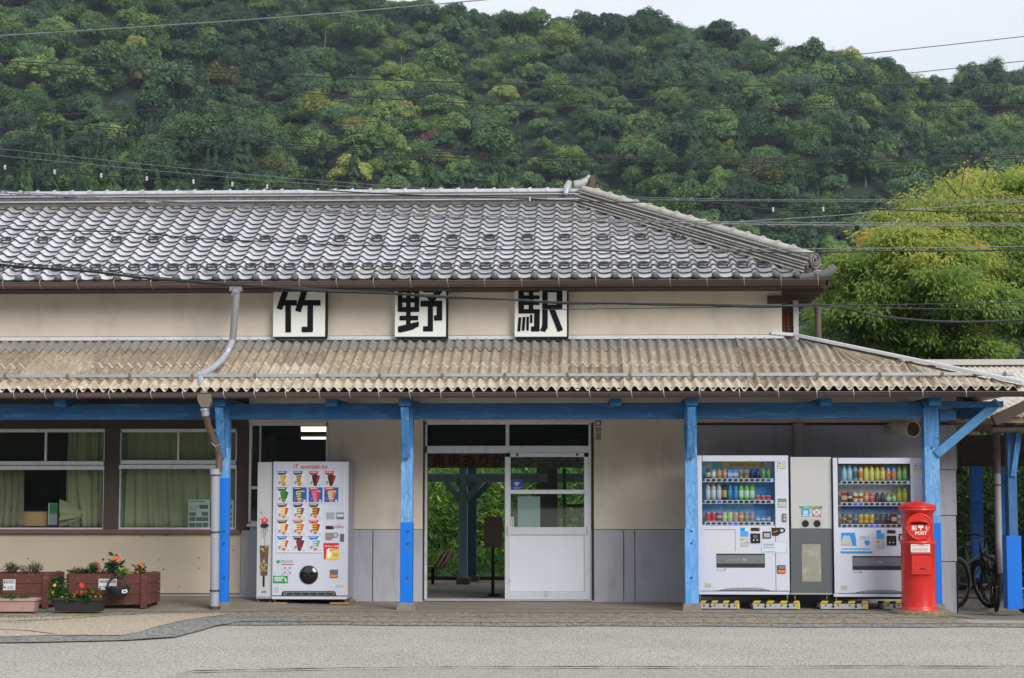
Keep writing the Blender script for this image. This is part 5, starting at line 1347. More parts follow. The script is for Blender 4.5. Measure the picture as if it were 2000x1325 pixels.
foot(1602, 1695, 'black and yellow striped steel foot below the recycling box and right drink machine')
foot(1725, 1806, 'black and yellow striped steel foot partly hidden behind the red postbox')

# ---------------------------------------------------------------- postbox
YPB = -.40; pp_ = F / (YPB - CAM.y); pcx = ax(1793, YPB, 1080)
m_red = M('postbox_red', C(206, 34, 26), rough=.36, var=.05, scale=3, coat=.35, col2=C(180, 34, 26), thr=(.55, .75), scale2=4, bump=.06, bscale=25)
def ph(py): return az(py, YPB)
PB = thing('postbox', 'round red cast iron pillar postbox with domed cap in front of the last blue post', 'postbox', (pcx, YPB, ph(1189)))
bz_ = ph(1189)
prof_ = [(35.5, 1189), (35.5, 1186.5), (33, 1184), (32.4, 1182), (32.4, 1063), (33.6, 1062), (33.8, 1057.5), (32.5, 1055), (29.2, 1054), (29.2, 1004), (30.5, 1003.2), (30.5, 1001.5)]
MB().lathe([(r / pp_, ph(py) - bz_) for r, py in prof_], (pcx, YPB, bz_), 40).build('body', m_red, PB)
cap_ = [(29.0, 1003), (30.5, 1002.6), (32, 999), (35.5, 996.5), (36.3, 995.3), (35, 994), (35.4, 991.5), (36.8, 989.6), (36, 988.2), (30, 985.2), (20, 981.6), (10, 979.8), (4, 979.2), (3.2, 979), (3.4, 976.8), (2, 975.8), (.05, 975.6)]
MB().lathe([(r / pp_, ph(py) - bz_) for r, py in cap_], (pcx, YPB, bz_), 40).build('cap', m_red, PB)
YF = YPB - 32.4 / pp_
ds = MB().disc(1796.5, 1029.5, .166, YPB - 29.2 / pp_ - .012, .10, 0, 36)
xq, zq = at(1796.5, 1029.5, YPB - 29.2 / pp_ - .012)
ds.torus((xq, YPB - 29.2 / pp_ - .010, zq), .152, .010, (0, 1, 0), 36, 8)
DSK = ds.build('sign_disc', m_red, PB)
yq = YPB - 29.2 / pp_ - .014
hd = MB(); 
for i in range(13):
    a = math.pi * i / 12
v = []; 
for i in range(13):
    a = math.pi * i / 12; v += [(xq - .012 + .115 * math.cos(a), yq, zq + .035 + .055 * math.sin(a)), (xq - .012 + .105 * math.cos(a), yq - .045, zq + .035 + .030 * math.sin(a) + .003)]
hd.add(v, [(2 * i, 2 * i + 1, 2 * i + 3, 2 * i + 2) for i in range(12)], 0, True)
hd.build('slot_hood', m_red, DSK)
MB().box(xq - .105, xq + .082, yq - .002, yq + .002, zq + .030, zq + .052).build('letter_slot', m_black, DSK)
t = MB(); text(t, '郵', 1785.5, 1031.8, 9.6, yq - .002, 0, .012); text(t, '〒', 1798.4, 1031.6, 9.4, yq - .002, 0, .05, 1.15); text(t, '便', 1812.3, 1031.8, 9.6, yq - .002, 0, .012); text(t, 'POST', 1799, 1041.6, 6.4, yq - .002, 0, .03, 1.15)
t.build('lettering', flat(236, 232, 226), DSK)
pt_ = MB().bp(1779.5, 1063.8, 1816.5, 1079, YF - .004, .05, 0); lines(pt_, 1782, 1065, 1814, 1068, 1, YF - .006, 1, .7); lines(pt_, 1782, 1070, 1813, 1077.5, 3, YF - .006, 2, .5)
pt_.build('collection_plate', [flat(214, 222, 222), flat(110, 130, 130), flat(190, 120, 120)], PB)
dr = MB().bp(1781, 1083.5, 1818, 1119.5, YF - .010, .07).bp(1779, 1080, 1820.5, 1083.5, YF - .030, .08).bp(1779, 1120, 1821, 1122.6, YF - .030, .08)
DR = dr.build('door', m_red, PB, .005)
MB().bp(1788.6, 1100.5, 1790, 1104.5, YF - .012, .003).bp(1796.5, 1110, 1808, 1113, YF - .013, .004).build('keyhole', M('hole_brown', C(70, 20, 18), rough=.6), DR)
sn = MB().lathe([(.36, -.03), (.355, .015), (.34, .03), (.001, .035)], (pcx + .02, YPB + .04, bz_ - .03), 28)
sn.v = [(a + .008 * math.sin(b * 31 + a * 17), b + .008 * math.cos(a * 23), c) for a, b, c in sn.v]
top(sn, 'base_stone', M('mossy_stone', C(116, 104, 80), rough=.95, var=.25, scale=14, col2=C(140, 128, 100), thr=(.5, .6), scale2=30, bump=.5), 'low round concrete base under the red postbox', 'base', (pcx, YPB, 0))

# ---------------------------------------------------------------- exhaust duct elbow
m_duct = M('duct_cream', C(206, 196, 174), rough=.55, var=.12, scale=6)
ex_ = MB(); c0_ = Vector(P(1757, 835, 1.0)); 
ex_.tube([c0_ + Vector((0, .48, 0)), c0_, c0_ + Vector((.02, -.10, -.01)), c0_ + Vector((.06, -.20, -.02)), c0_ + Vector((.12, -.28, -.03))], [.095, .095, .098, .10, .102], 20, 0, False)
ee = c0_ + Vector((.12, -.28, -.03)); dd = Vector((.25, -.97, -.02)).normalized()
ex_.torus(ee, .104, .012, dd, 24, 8, 0); ex_.tube([ee + dd * .0, ee - dd * .10], [.098, .085], 20, 1, True)
ex_.tube([c0_ + Vector((0, -.04, 0)), c0_ + Vector((0, .02, 0))], .104, 20, 0)
top(ex_, 'exhaust_duct', [m_duct, M('duct_inside', C(84, 62, 48), rough=.9, var=.3, scale=20)], 'cream round exhaust elbow on the grey wall above the right drink machine', 'duct', tuple(c0_))

# ---------------------------------------------------------------- flower boxes
m_box = M('planter_red_brown', C(94, 52, 45), rough=.85, var=.22, scale=3, stretch=(.7, 6, 6), col2=C(140, 112, 100), thr=(.57, .72), scale2=6, stretch2=(1, 5, 8), bump=.2, bscale=30)
m_earth = M('soil', C(62, 48, 38), rough=1, var=.3, scale=30)
YPl = -.2
def planter(px0, px1, label, note):
    x0, x1 = ax(px0, YPl, 1150), ax(px1, YPl, 1150); z0, z1 = az(1190, YPl), az(1122.5, YPl); dp = .57
    o = thing('flower_box', label, 'planter', ((x0 + x1) / 2, YPl + dp / 2, z0), 'brown wooden flower boxes')
    pb = MB(); hh = (z1 - z0 - .045) / 3
    for i in range(3):
        a = z0 + .045 + i * hh + .003; b = a + hh - .006
        pb.box(x0, x1, YPl + .02, YPl + .045, a, b); pb.box(x0, x1, YPl + dp - .045, YPl + dp - .02, a, b); pb.box(x0 + .01, x0 + .035, YPl + .045, YPl + dp - .045, a, b); pb.box(x1 - .035, x1 - .01, YPl + .045, YPl + dp - .045, a, b)
    pb.box(x0 + .03, x1 - .03, YPl + .05, YPl + dp - .05, z0 + .045, z0 + .07)
    pb.build('side_board', m_box, o)
    for xx in (x0 + .08, x1 - .08):
        for yy in (YPl - .005, YPl + dp - .018): MB().box(xx - .04, xx + .04, yy, yy + .024, z0, z1 + .005).build('batten', m_box, o, .003)
    MB().box(x0 + .036, x1 - .036, YPl + .046, YPl + dp - .046, z1 - .09, z1 - .05).build('soil', m_earth, o)
    nt_ = MB().bp(*note, YPl + .016, .003, 0); lines(nt_, note[0] + 1.5, note[1] + 1.5, note[2] - 1.5, note[1] + 8, 3, YPl + .014, 1, .6); nt_.bp(note[0] + 2, note[3] - 7, note[0] + 5, note[3] - 4, YPl + .0145, .001, 1); lines(nt_, note[0] + 8, note[3] - 8, note[2] - 3, note[3] - 2, 2, YPl + .014, 1, .6)
    nt_.build('notice', [flat(214, 214, 214), flat(60, 60, 66)], o)
planter(-112, 101, 'long red-brown wooden flower box at the left edge behind the pink planter', (6, 1132, 30, 1153))
planter(128, 293, 'long red-brown wooden flower box with a round black pot hooked on its front', (192.5, 1131, 228, 1152))
def trough(px0, px1, py0, py1, Y, dp, mat, label, taper=.02, name='planter'):
    x0, x1 = ax(px0, Y, 1180), ax(px1, Y, 1180); z0, z1 = az(py1, Y), az(py0, Y)
    mb = MB(); t_ = taper
    mb.add([(x0 + t_, Y + t_, z0), (x1 - t_, Y + t_, z0), (x1 - t_, Y + dp - t_, z0), (x0 + t_, Y + dp - t_, z0), (x0, Y, z1), (x1, Y, z1), (x1, Y + dp, z1), (x0, Y + dp, z1)], [(0, 3, 2, 1), (0, 1, 5, 4), (1, 2, 6, 5), (2, 3, 7, 6), (3, 0, 4, 7)])
    mb.box(x0 - .012, x1 + .012, Y - .012, Y + .006, z1 - .03, z1).box(x0 - .012, x1 + .012, Y + dp - .006, Y + dp + .012, z1 - .03, z1).box(x0 - .012, x0 + .006, Y + .006, Y + dp - .006, z1 - .03, z1).box(x1 - .006, x1 + .012, Y + .006, Y + dp - .006, z1 - .03, z1)
    o = thing(name, label, 'planter', ((x0 + x1) / 2, Y + dp / 2, z0)); mb.build('trough', mat, o, .003)
    MB().box(x0 + .008, x1 - .008, Y + .008, Y + dp - .008, z1 - .05, z1 - .03).build('soil', m_earth, o)
    return o
trough(-30, 68, 1172, 1198, -.85, .22, M('pink_plastic', C(176, 144, 136), rough=.6, var=.06, scale=6, col2=C(170, 134, 124), thr=(.55, .7), scale2=9), 'pink plastic trough planter at the left edge')
trough(103, 197, 1171, 1197, -.82, .24, M('black_plastic', C(44, 42, 42), rough=.55, var=.1, scale=9), 'black plastic trough planter full of orange and yellow marigolds')
# hooked half-round pot
YH = YPl - .17; hx, hz = at(230, 1147.5, YH); rr = .152
pot = MB().lathe([(rr, 0), (rr * .97, -.03), (rr * .82, -.085), (rr * .5, -.122), (.001, -.135)], (hx, YH, hz), 28).torus((hx, YH, hz), rr, .008, (0, 0, 1), 28, 6)
HP = thing('hanging_pot', 'round black hanging pot hooked onto the front of the wooden flower box', 'flower pot', (hx, YH, hz - .13))
m_bp = M('black_pot', C(42, 44, 48), rough=.4, var=.06)
pot.build('bowl', m_bp, HP)
MB().torus((hx, YH + .0, hz), .132, .014, (0, 1, 0), 22, 6, 0, -math.pi / 2, math.pi / 2).build('hoop', m_bp, HP)
MB().lathe([(.001, -.02), (rr * .93, -.02)], (hx, YH, hz), 20).build('soil', m_earth, HP)
MB().tube([(hx - .06, YH + .0, hz + .11), (hx - .07, YH + .08, hz + .15), (hx - .07, YPl + .05, hz + .155)], .014, 8).tube([(hx + .03, YH + .0, hz + .13), (hx + .04, YH + .08, hz + .155), (hx + .04, YPl + .05, hz + .155)], .014, 8).build('hook', m_bp, HP)
MB().pp([(238, 1152.5), (247.5, 1151), (249, 1156), (246.5, 1159), (238, 1159)], YH - rr * .93, .006, 0).bp(241, 1154, 246, 1157, YH - rr * .93 - .002, .002, 1).build('label', [flat(214, 218, 220), flat(70, 90, 110)], HP)

# ---------------------------------------------------------------- flowers
def leafcols(n): return {
    'green': [(0, C(36, 62, 30)), (.5, C(58, 92, 40)), (1, C(96, 128, 60))], 'dark': [(0, C(24, 48, 28)), (1, C(60, 96, 48))], 'dry': [(0, C(70, 62, 40)), (.5, C(96, 84, 56)), (1, C(86, 100, 60))], 'lime': [(0, C(90, 130, 50)), (1, C(150, 180, 80))]}[n]
def plant(name, label, cat, px, pyb, Y, hpx, wpx, n, L, W, kind, flowers=(), stems=9, droop=0.1, group=None, tall=1.0):
    x, z = at(px, pyb, Y); ppm = F / (Y - CAM.y); H = hpx / ppm; Wd = wpx / ppm
    o = thing(name, label, cat, (x, Y, z), group)
    st_ = MB(); tips = []
    for i in range(stems):
        a = NP.uniform(0, 2 * math.pi); q = NP.uniform(0, 1) ** .5
        tp = Vector((x + math.cos(a) * q * Wd / 2, Y + math.sin(a) * q * min(Wd / 2, .12), z + H * NP.uniform(.6, 1.0) * (1 - .35 * q * q)))
        bs = Vector((x + math.cos(a) * q * Wd / 4, Y + math.sin(a) * q * .05, z - .03))
        md = (bs + tp) / 2 + Vector((NP.uniform(-.01, .01), 0, .02)); st_.tube([bs, md, tp], [.004, .003, .0015], 4, caps=False); tips.append((bs, md, tp))
    st_.build('stem', leafmat('stem_' + kind, leafcols(kind), 0), o)
    c = []; d = []
    for i in range(n):
        bs, md, tp = tips[NP.integers(len(tips))]; t_ = NP.uniform(.15, 1)
        p = bs.lerp(md, t_ * 2) if t_ < .5 else md.lerp(tp, t_ * 2 - 1)
        a = NP.uniform(0, 2 * math.pi); c.append(p + Vector((math.cos(a), math.sin(a), 0)) * NP.uniform(0, .02)); d.append((math.cos(a), math.sin(a), NP.uniform(-.4, .7) - droop))
    v, q = leaves(np.array([tuple(p) for p in c]), L * NP.uniform(.6, 1.2, n), W * NP.uniform(.7, 1.2, n), np.array(d), NP)
    np_mesh('foliage', v, q, leafmat('leaf_' + kind, leafcols(kind), .25), o, np.repeat(NP.uniform(0, 1, n), 4), loc=tuple(wloc(o)))
    for (fx, fy, r, col) in flowers:
        f = MB(); cx_, cz_ = at(fx, fy, Y - .04)
        R0 = r / ppm
        for ring_, (rr_, zz) in enumerate(((1, 0), (.72, .35), (.42, .6))):
            k_ = 9 - ring_ * 2
            for i in range(k_):
                a = 2 * math.pi * i / k_ + ring_; ca, sa = math.cos(a), math.sin(a); w_ = R0 * .42
                f.add([(cx_ + ca * R0 * .1, Y - .04 - zz * R0, cz_ + sa * R0 * .1), (cx_ + ca * rr_ * R0 * .8 - sa * w_, Y - .05 - zz * R0 * .8, cz_ + sa * rr_ * R0 * .8 + ca * w_), (cx_ + ca * rr_ * R0, Y - .045 - zz * R0 * .5, cz_ + sa * rr_ * R0), (cx_ + ca * rr_ * R0 * .8 + sa * w_, Y - .05 - zz * R0 * .8, cz_ + sa * rr_ * R0 * .8 - ca * w_)], [(0, 1, 2, 3)])
        f.build('flower', M('petal_%d_%d_%d' % col, C(*col), rough=.6, var=.15, scale=60), o)
    return o
OR, OR2, YE_, RDf = (244, 120, 30), (226, 70, 36), (250, 180, 30), (150, 30, 34)
mg = 'garden flowers planted in the boxes'
plant('bedding_plant', 'dry brown bush in the left flower box, tallest at its left', 'plant', 20, 1124, .05, 30, 34, 420, .034, .011, 'dry', stems=34, tall=1)
plant('bedding_plant', 'dry twiggy reddish-brown plant at the right end of the left flower box', 'plant', 62, 1124, .05, 32, 50, 420, .03, .010, 'dry', [(55, 1091, 1.6, RDf)], stems=40)
plant('marigold', 'low marigold bush with one yellow bloom at the left end of the right flower box', 'flower', 152, 1124, .0, 20, 42, 620, .034, .012, 'green', [(146.5, 1106, 2.6, YE_)], 16)
plant('marigold', 'marigold bush with two orange-red blooms in the middle of the right flower box', 'flower', 184, 1124, .0, 30, 40, 760, .036, .012, 'green', [(188.5, 1100.5, 3.6, OR2), (195, 1112, 3.4, OR2), (202, 1093, 2.6, RDf)], 18)
plant('marigold', 'tall dark-leaved plant with three orange blooms, highest in the right flower box', 'flower', 221, 1124, .0, 44, 26, 120, .085, .045, 'dark', [(222, 1092, 3.2, OR), (229.5, 1090, 4, OR), (234, 1095, 3, OR)], 12)
plant('leafy_plant', 'pale lime green leafy plant behind the hanging pot', 'plant', 248, 1124, .0, 18, 22, 60, .075, .035, 'lime', [(243, 1106, 1.5, RDf)], 8, .3)
plant('marigold', 'small upright marigold with four orange blooms at the right end of the flower box', 'flower', 271, 1124, .0, 27, 18, 90, .05, .028, 'dark', [(266, 1105, 2.8, OR), (277.5, 1101, 3.2, OR), (279, 1107, 2.6, YE_), (269, 1117.5, 2.8, OR)], 9)
plant('marigold', 'marigold with yellow blooms spilling over the left end of the black planter', 'flower', 110, 1175, -.75, 46, 40, 700, .05, .017, 'green', [(102.5, 1157, 4.6, YE_), (107, 1143.5, 3.2, (240, 206, 90))], 22, .3)
plant('marigold', 'marigold with a pair of golden blooms in the middle of the black planter', 'flower', 142, 1176, -.75, 26, 50, 700, .045, .015, 'green', [(143.5, 1163, 4.4, YE_), (141, 1168, 2.8, YE_), (121.5, 1166.5, 2, (240, 206, 90)), (135.5, 1164.5, 1.6, YE_)], 18, .2)
plant('marigold', 'marigold with a cluster of red-orange blooms at the right of the black planter', 'flower', 173, 1176, -.75, 32, 54, 800, .045, .015, 'green', [(160, 1143.5, 5.2, OR2), (168, 1156, 4.2, OR2), (150.5, 1156, 3.6, (190, 50, 36)), (174, 1148, 3.2, RDf), (160, 1157, 3, OR), (181, 1156, 3, OR), (187, 1165.5, 2.4, OR), (197, 1165, 1.6, YE_)], 20, .2)
plant('leafy_plant', 'dark green leafy plant standing between the two wooden flower boxes', 'plant', 115, 1150, -.25, 30, 22, 120, .07, .035, 'dark', (), 10, .5)
plant('bedding_plant', 'sparse withered plant trailing in the pink planter', 'plant', 30, 1174, -.76, 18, 76, 420, .045, .01, 'green', (), 26, .5)
plant('bedding_plant', 'withered orange-brown plant at the far left edge above the pink planter', 'plant', -4, 1160, -.5, 42, 18, 240, .03, .012, 'dry', (), 16, .5)
for i, (px, py) in enumerate(((12, 1205), (45, 1208), (150, 1206), (90, 1212), (30, 1217), (300, 1197))):
    x, y = ground(px, py); n = 60; c = np.column_stack([NP.normal(x, .14, n), NP.normal(y, .05, n), np.full(n, .0)])
    d = np.column_stack([NP.normal(0, .6, n), NP.normal(0, .6, n), np.ones(n)]); v, q = leaves(c, .03 * NP.uniform(.4, 1.3, n), .006, d, NP)
    o = np_mesh('weeds', v, q, leafmat('leaf_weed', [(0, C(90, 100, 50)), (1, C(140, 150, 80))], .2), None, np.repeat(NP.uniform(0, 1, n), 4), loc=(x, y, 0)); structure(o, 'stuff')

# ---------------------------------------------------------------- behind the office windows
m_cur = M('curtain_green', C(164, 170, 136), rough=.9, var=.06, scale=3)
m_cur2 = M('curtain_grey_green', C(150, 144, 118), rough=.9, var=.06, scale=3)
def curtain(px0, px1, py0, py1, Y, label, mat, folds=8, amp=.035, shape=None, taper=None):
    nx, nz = 90, 14; v = []
    for j in range(nz + 1):
        tz = j / nz
        for i in range(nx + 1):
            t_ = i / nx; a, b = px0, px1
            if taper: a, b = taper(tz, a, b)
            px = a + (b - a) * t_; x, z = at(px, py0 + (py1 - py0) * tz, Y)
            k_ = folds * t_ + .35 * math.sin(3.1 * t_ * 2 + tz * .8)
            v.append((x, Y + amp * (.4 + .6 * tz) * math.sin(2 * math.pi * k_) + amp * .5 * math.sin(2 * math.pi * k_ * 2.3 + 1) + .02 * math.sin(tz * 5 + t_ * 9), z))
    f = [(j * (nx + 1) + i, j * (nx + 1) + i + 1, (j + 1) * (nx + 1) + i + 1, (j + 1) * (nx + 1) + i) for j in range(nz) for i in range(nx)]
    mb = MB().add(v, f, 0, True); x, z = at((px0 + px1) / 2, py1, Y); o = top(mb, 'curtain', mat, label, 'curtain', (x, Y, z))
    m = o.modifiers.new('thickness', 'SOLIDIFY'); m.thickness = .004
    return o
YCu = YW + .22
curtain(236, 470, 834, 1034, YCu, 'closed green curtain filling the second office window', m_cur, 9, .03)
curtain(133, 206, 840, 1030, YCu, 'green curtain bunched at the right side of the left office window', m_cur, 4, .035, taper=lambda t, a, b: (a - (4 * math.sin(t * 3)) , b))
kn_ = MB().lathe([(.16, -.13), (.15, -.10), (.125, -.02), (.09, .06), (.05, .12), (.015, .17)], (0, 0, 0), 40)
kv = []
for a, b, c in kn_.v:
    ang = math.atan2(b, a); s_ = 1 + .22 * math.sin(ang * 5) + .12 * math.sin(ang * 9 + 1); kv.append((a * s_ * (1 + .25 * math.sin(ang + .6)), b * .5 * s_, c * (1 + .12 * math.cos(ang * 2))))
c0_ = P(136, 1006, YCu - .05); kn_.v = [(c0_[0] + c * 1.0 , c0_[1] + b, c0_[2] + a * .95) for a, b, c in kv]
top(kn_, 'curtain_knot', m_cur, 'knotted ball of green curtain low in the left office window', 'curtain', c0_)
curtain(-70, 47, 914, 1030, YCu, 'grey-green curtain at the left edge of the office window', m_cur2, 7, .03, taper=lambda t, a, b: (a, b - 8 * max(0, t - .6)))
top(MB().bp(40, 1000, 92, 1028, YCu + .1, .3), 'cardboard_box', M('cardboard', C(212, 170, 116), rough=.9, var=.06, scale=4), 'brown cardboard box on the sill inside the left office window', 'box', P(66, 1028, YCu + .1), bevel=.004)
fd = MB().bp(94, 983, 112, 1026, YCu - .02, .05, 0).bp(97, 985, 112, 1004, YCu - .023, .004, 1).bp(94, 983, 96, 1026, YCu - .024, .004, 2)
top(fd, 'folder', [flat(150, 156, 170), flat(50, 140, 80), flat(190, 200, 200)], 'green and grey folder leaning inside the left office window', 'folder', P(103, 1026, YCu))
def wposter(px0, px1, label):
    Y = YW + .075; p_ = MB().bp(px0, 976, px1, 1033, Y, .002, 0)
    lines(p_, px0 + 3, 978.5, px1 - 10, 981.5, 1, Y - .001, 2, 1)
    w = px1 - px0
    for (a, b, c, d_) in ((.52, .18, .92, .32), (.05, .44, .38, .56), (.62, .42, .92, .56), (.05, .60, .34, .74), (.37, .60, .92, .74), (.05, .80, .33, .95), (.36, .80, .64, .95), (.67, .80, .92, .95)):
        p_.bp(px0 + a * w, 976 + b * 57, px0 + c * w, 976 + d_ * 57, Y - .001, .001, 1)
    lines(p_, px0 + 3, 988, px0 + w * .48, 998, 4, Y - .001, 2, .4)
    top(p_, 'poster', [flat(196, 206, 200), M('photo_print', C(96, 112, 118), rough=.6, var=.6, scale=16), flat(90, 104, 110)], label, 'poster', P((px0 + px1) / 2, 1033, Y))
wposter(367, 410, 'pale green poster of small photographs in the office window left of the downpipe')
wposter(414, 456, 'pale poster of small photographs in the office window behind the blue post')
# table and shelf in the dark waiting room
sb_ = thing('red_lettered_board', 'dark board with red Japanese thank-you lettering hanging beyond the station doorway', 'sign', P(990, 912, 4.72))
MB().bp(812, 872, 1180, 913, 4.72, .04).build('board', M('old_board', C(150, 132, 116), rough=.8, var=.1, scale=3), sb_)
t = MB(); text(t, 'ご乗車ありがとうございます', 1012, 899, 27, 4.715, 0, .012, 1.0); 
xs_v = [a[0] for a in t.v]; w0_, w1_ = min(xs_v), max(xs_v); tx0, tx1 = ax(818, 4.715), ax(1190, 4.715)
t.v = [(tx0 + (a - w0_) / (w1_ - w0_) * (tx1 - tx0), b, c) for a, b, c in t.v]
t.build('lettering', flat(120, 22, 20), sb_)
# brown sign on a stand just inside the doorway
sg = thing('stand_sign', 'blank brown sign panel on a thin black stand inside the station doorway', 'sign', P(963, 1164, 2.6))
MB().bp(945.5, 1010, 981, 1070, 2.6, .025).build('panel', M('sign_back_brown', C(76, 62, 54), rough=.6, var=.08), sg, .004)
MB().bp(959.5, 1068, 965.5, 1162, 2.61, .04).build('stand', m_black, sg)
MB().bp(953, 1161.5, 974, 1164, 2.5, .3).build('foot', m_black, sg)
# bench on the platform
bn = thing('bench', 'brown slatted wooden bench on the platform seen through the doorway', 'bench', P(838, 1142, 5.6))
mbn = M('bench_wood', C(138, 84, 60), rough=.7, var=.15, scale=4)
sbn = MB()
for i in range(4): sbn.box(ax(780, 5.5), ax(858, 5.5), 5.45 + i * .1, 5.53 + i * .1, az(1107, 5.5) - .02, az(1107, 5.5))
sbn.build('seat', mbn, bn)
xb = ax(852, 5.5)
for i in range(3):
    MB().bar((xb - .02 + i * .075, 5.45, az(1106, 5.5)), (xb + .09 + i * .075, 5.85, az(1080, 5.5)), .06, .025, up=(1, 0, 0)).build('backrest_slat', mbn, bn)
MB().bp(842, 1107, 848, 1141, 5.5, .05).bp(800, 1107, 806, 1141, 5.5, .05).build('leg', m_black, bn)

# ================================================================ PLATFORM SIDE
strip('platform', M('platform_concrete', C(140, 136, 128), rough=.9, var=.1, scale=3), -14, 16, lambda x: 4.92, lambda x: 5.75, .002, 30)
strip('platform', M('platform_edge', C(134, 104, 70), rough=.9, var=.15, scale=6, col2=C(96, 80, 60), thr=(.5, .6), scale2=10), -14, 16, lambda x: 5.75, lambda x: 6.6, .006, 30)
tc_ = MB()
for i in range(5): a, b = P(864 + i * 11, 1164, 4.97)[0], P(868 + i * 11, 1164, 4.97)[0]; tc_.add([(a, 4.97, .012), (b, 4.97, .012), (b + .12, 5.45, .012), (a + .12, 5.45, .012)], [(0, 1, 2, 3)])
structure(tc_.build('platform_marking', M('line_white', C(190, 188, 180), rough=.8)))
PC = thing('platform_canopy', 'long platform canopy behind the station with blue-grey timber posts and corrugated roof', 'platform canopy', (0, 5.6, 0))
m_pp = M('platform_post', C(184, 212, 222), rough=.8, var=.15, scale=3, stretch=(8, 8, 1), col2=C(150, 180, 190), thr=(.5, .62), scale2=4, stretch2=(8, 8, .8))
m_pw = M('platform_post_blue', C(160, 214, 246), rough=.8, var=.15, scale=3, stretch=(8, 8, 1), col2=C(190, 212, 220), thr=(.46, .6), scale2=5, stretch2=(10, 10, .8), col3=C(120, 84, 60), thr3=(.62, .68), scale3=9, stretch3=(4, 4, .8))
def ppost(x, y, w, mat=m_pp, lower=None):
    p = MB().box(x - w / 2, x + w / 2, y - w / 2, y + w / 2, -.1, 2.6).build('post', mat, PC, .004)
    if lower: MB().box(x - w / 2 - .003, x + w / 2 + .003, y - w / 2 - .003, y + w / 2 + .003, .1, az(986, y)).build('painted_base', lower, p, .004)
    MB().box(x - w / 2 - .04, x + w / 2 + .04, y - w / 2 - .04, y + w / 2 + .04, -.1, .1).build('footing', m_stone, p)
    return p
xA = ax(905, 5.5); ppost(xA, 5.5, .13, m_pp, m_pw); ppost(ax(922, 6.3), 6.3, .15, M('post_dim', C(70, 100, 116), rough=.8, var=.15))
MB().box(-11, 1.6, 5.44, 5.5, az(942, 5.45), az(926, 5.45)).box(-11, 1.6, 6.26, 6.34, az(940, 6.3), az(924, 6.3)).build('beam', m_pp, PC, .004)
for s_ in (-1, 1):
    a, b = P(905 + s_ * 4, 978, 5.47), P(905 + s_ * 34, 941, 5.47); MB().bar(a, b, .09, .08, up=(0, 1, 0)).build('brace', m_pp, PC)
    MB().bp(905 + s_ * 10 - 3.5, 935, 905 + s_ * 10 + 3.5, 949, 5.40, .05).build('beam_block', M('block_pale', C(150, 170, 174), rough=.8), PC)
a, b = P(925, 975, 6.25), P(955, 945, 6.25); MB().bar(a, b, .09, .08, up=(0, 1, 0)).build('brace', M('post_dim', C(1, 1, 1)), PC)
ppost(ax(1080, 5.5), 5.5, .14, m_intd); ppost(ax(1060, 6.3), 6.3, .2, m_intd)
for px in (700, 500, 250, 0): ppost(ax(px, 5.5), 5.5, .13)
# canopy roof, both slopes, corrugated with a metal ridge
def pcorr(x0, x1, y0, z0, y1, z1, wave=.09, amp=.014):
    mb = MB(); n = int((x1 - x0) / (wave / 4)); v = []
    for i in range(n + 1):
        x = x0 + i * wave / 4; h = amp * math.sin(i * math.pi / 2); v += [(x, y0, z0 + h), (x, y1, z1 + h)]
    return mb.add(v, [(2 * i, 2 * i + 2, 2 * i + 3, 2 * i + 1) for i in range(n)], 0, True)
zpr, zpe = az(717, 7.2), az(790, 5.3)
m_pc = M('cement_sheet_light', C(196, 190, 178), rough=.95, var=.1, scale=3, col2=C(168, 160, 146), thr=(.5, .64), scale2=9, bump=.3)
pcorr(1.9, 16, 5.2, zpe, 7.2, zpr).build('roof', m_pc, PC)
pcorr(1.9, 16, 7.2, zpr, 7.7, zpr - .12).build('roof', m_pc, PC)
MB().box(1.9, 16, 7.1, 7.3, az(716, 7.2), az(707, 7.2)).box(1.9, 16, 7.14, 7.26, az(707, 7.2), az(705, 7.2)).build('ridge_cap', [M('ridge_cap', C(178, 176, 172), rough=.5, var=.05)], PC)
MB().box(1.9, 16, 5.24, 7.6, zpe - .12, zpe - .09).build('ceiling', m_intd, PC)
MB().box(XC + .05, 16, 5.24, 5.3, zpe - .35, zpe - .06).box(XC, 16, 5.16, 5.2, zpe - .1, zpe - .0).build('fascia', m_soff, PC)

# ---------------------------------------------------------------- side shelter at the right edge
SS = thing('bicycle_shelter', 'dark bicycle shelter with blue posts at the right edge of the station', 'shelter', (7.3, 1.5, 0))
Yk = .9
def bpst(px0, px1, py0, py1, Y, th, mat, name='post'): return MB().bp(px0, py0, px1, py1, Y, th).build(name, mat, SS, .004)
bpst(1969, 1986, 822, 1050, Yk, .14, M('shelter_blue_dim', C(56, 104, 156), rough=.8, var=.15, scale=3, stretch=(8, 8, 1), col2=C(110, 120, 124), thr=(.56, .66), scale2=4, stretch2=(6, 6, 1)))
bpst(1967, 1996, 1047, 1190, Yk - .05, .24, m_fresh, 'painted_base')
MB().bar(P(1991, 838, Yk - .05), P(1978, 930, Yk), .07, .07, up=(0, 1, 0)).build('brace', m_postd, SS)
MB().bp(1986, 833, 2080, 840, Yk - .1, .1).build('beam', m_postd, SS)
bpst(1951, 1963, 911, 1045, 3.0, .12, m_fresh)
bpst(1899, 1921, 911, 1130, 4.2, .14, m_fresh)
bpst(2040, 2062, 830, 1190, 1.6, .14, m_postd)
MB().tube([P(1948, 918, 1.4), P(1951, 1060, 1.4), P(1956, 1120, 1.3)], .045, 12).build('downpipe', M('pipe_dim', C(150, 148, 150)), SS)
MB().tube([P(1945, 838, 1.4), P(1948, 925, 1.4)], .05, 12).build('downpipe', m_pipeb, SS)
MB().tube([P(1949, 946, 1.4), P(1949, 949, 1.4)], .05, 12).build('pipe_clamp', m_bolt, SS)
MB().bp(1875, 862, 2100, 911, 4.6, .1).build('lintel', m_woodh, SS)
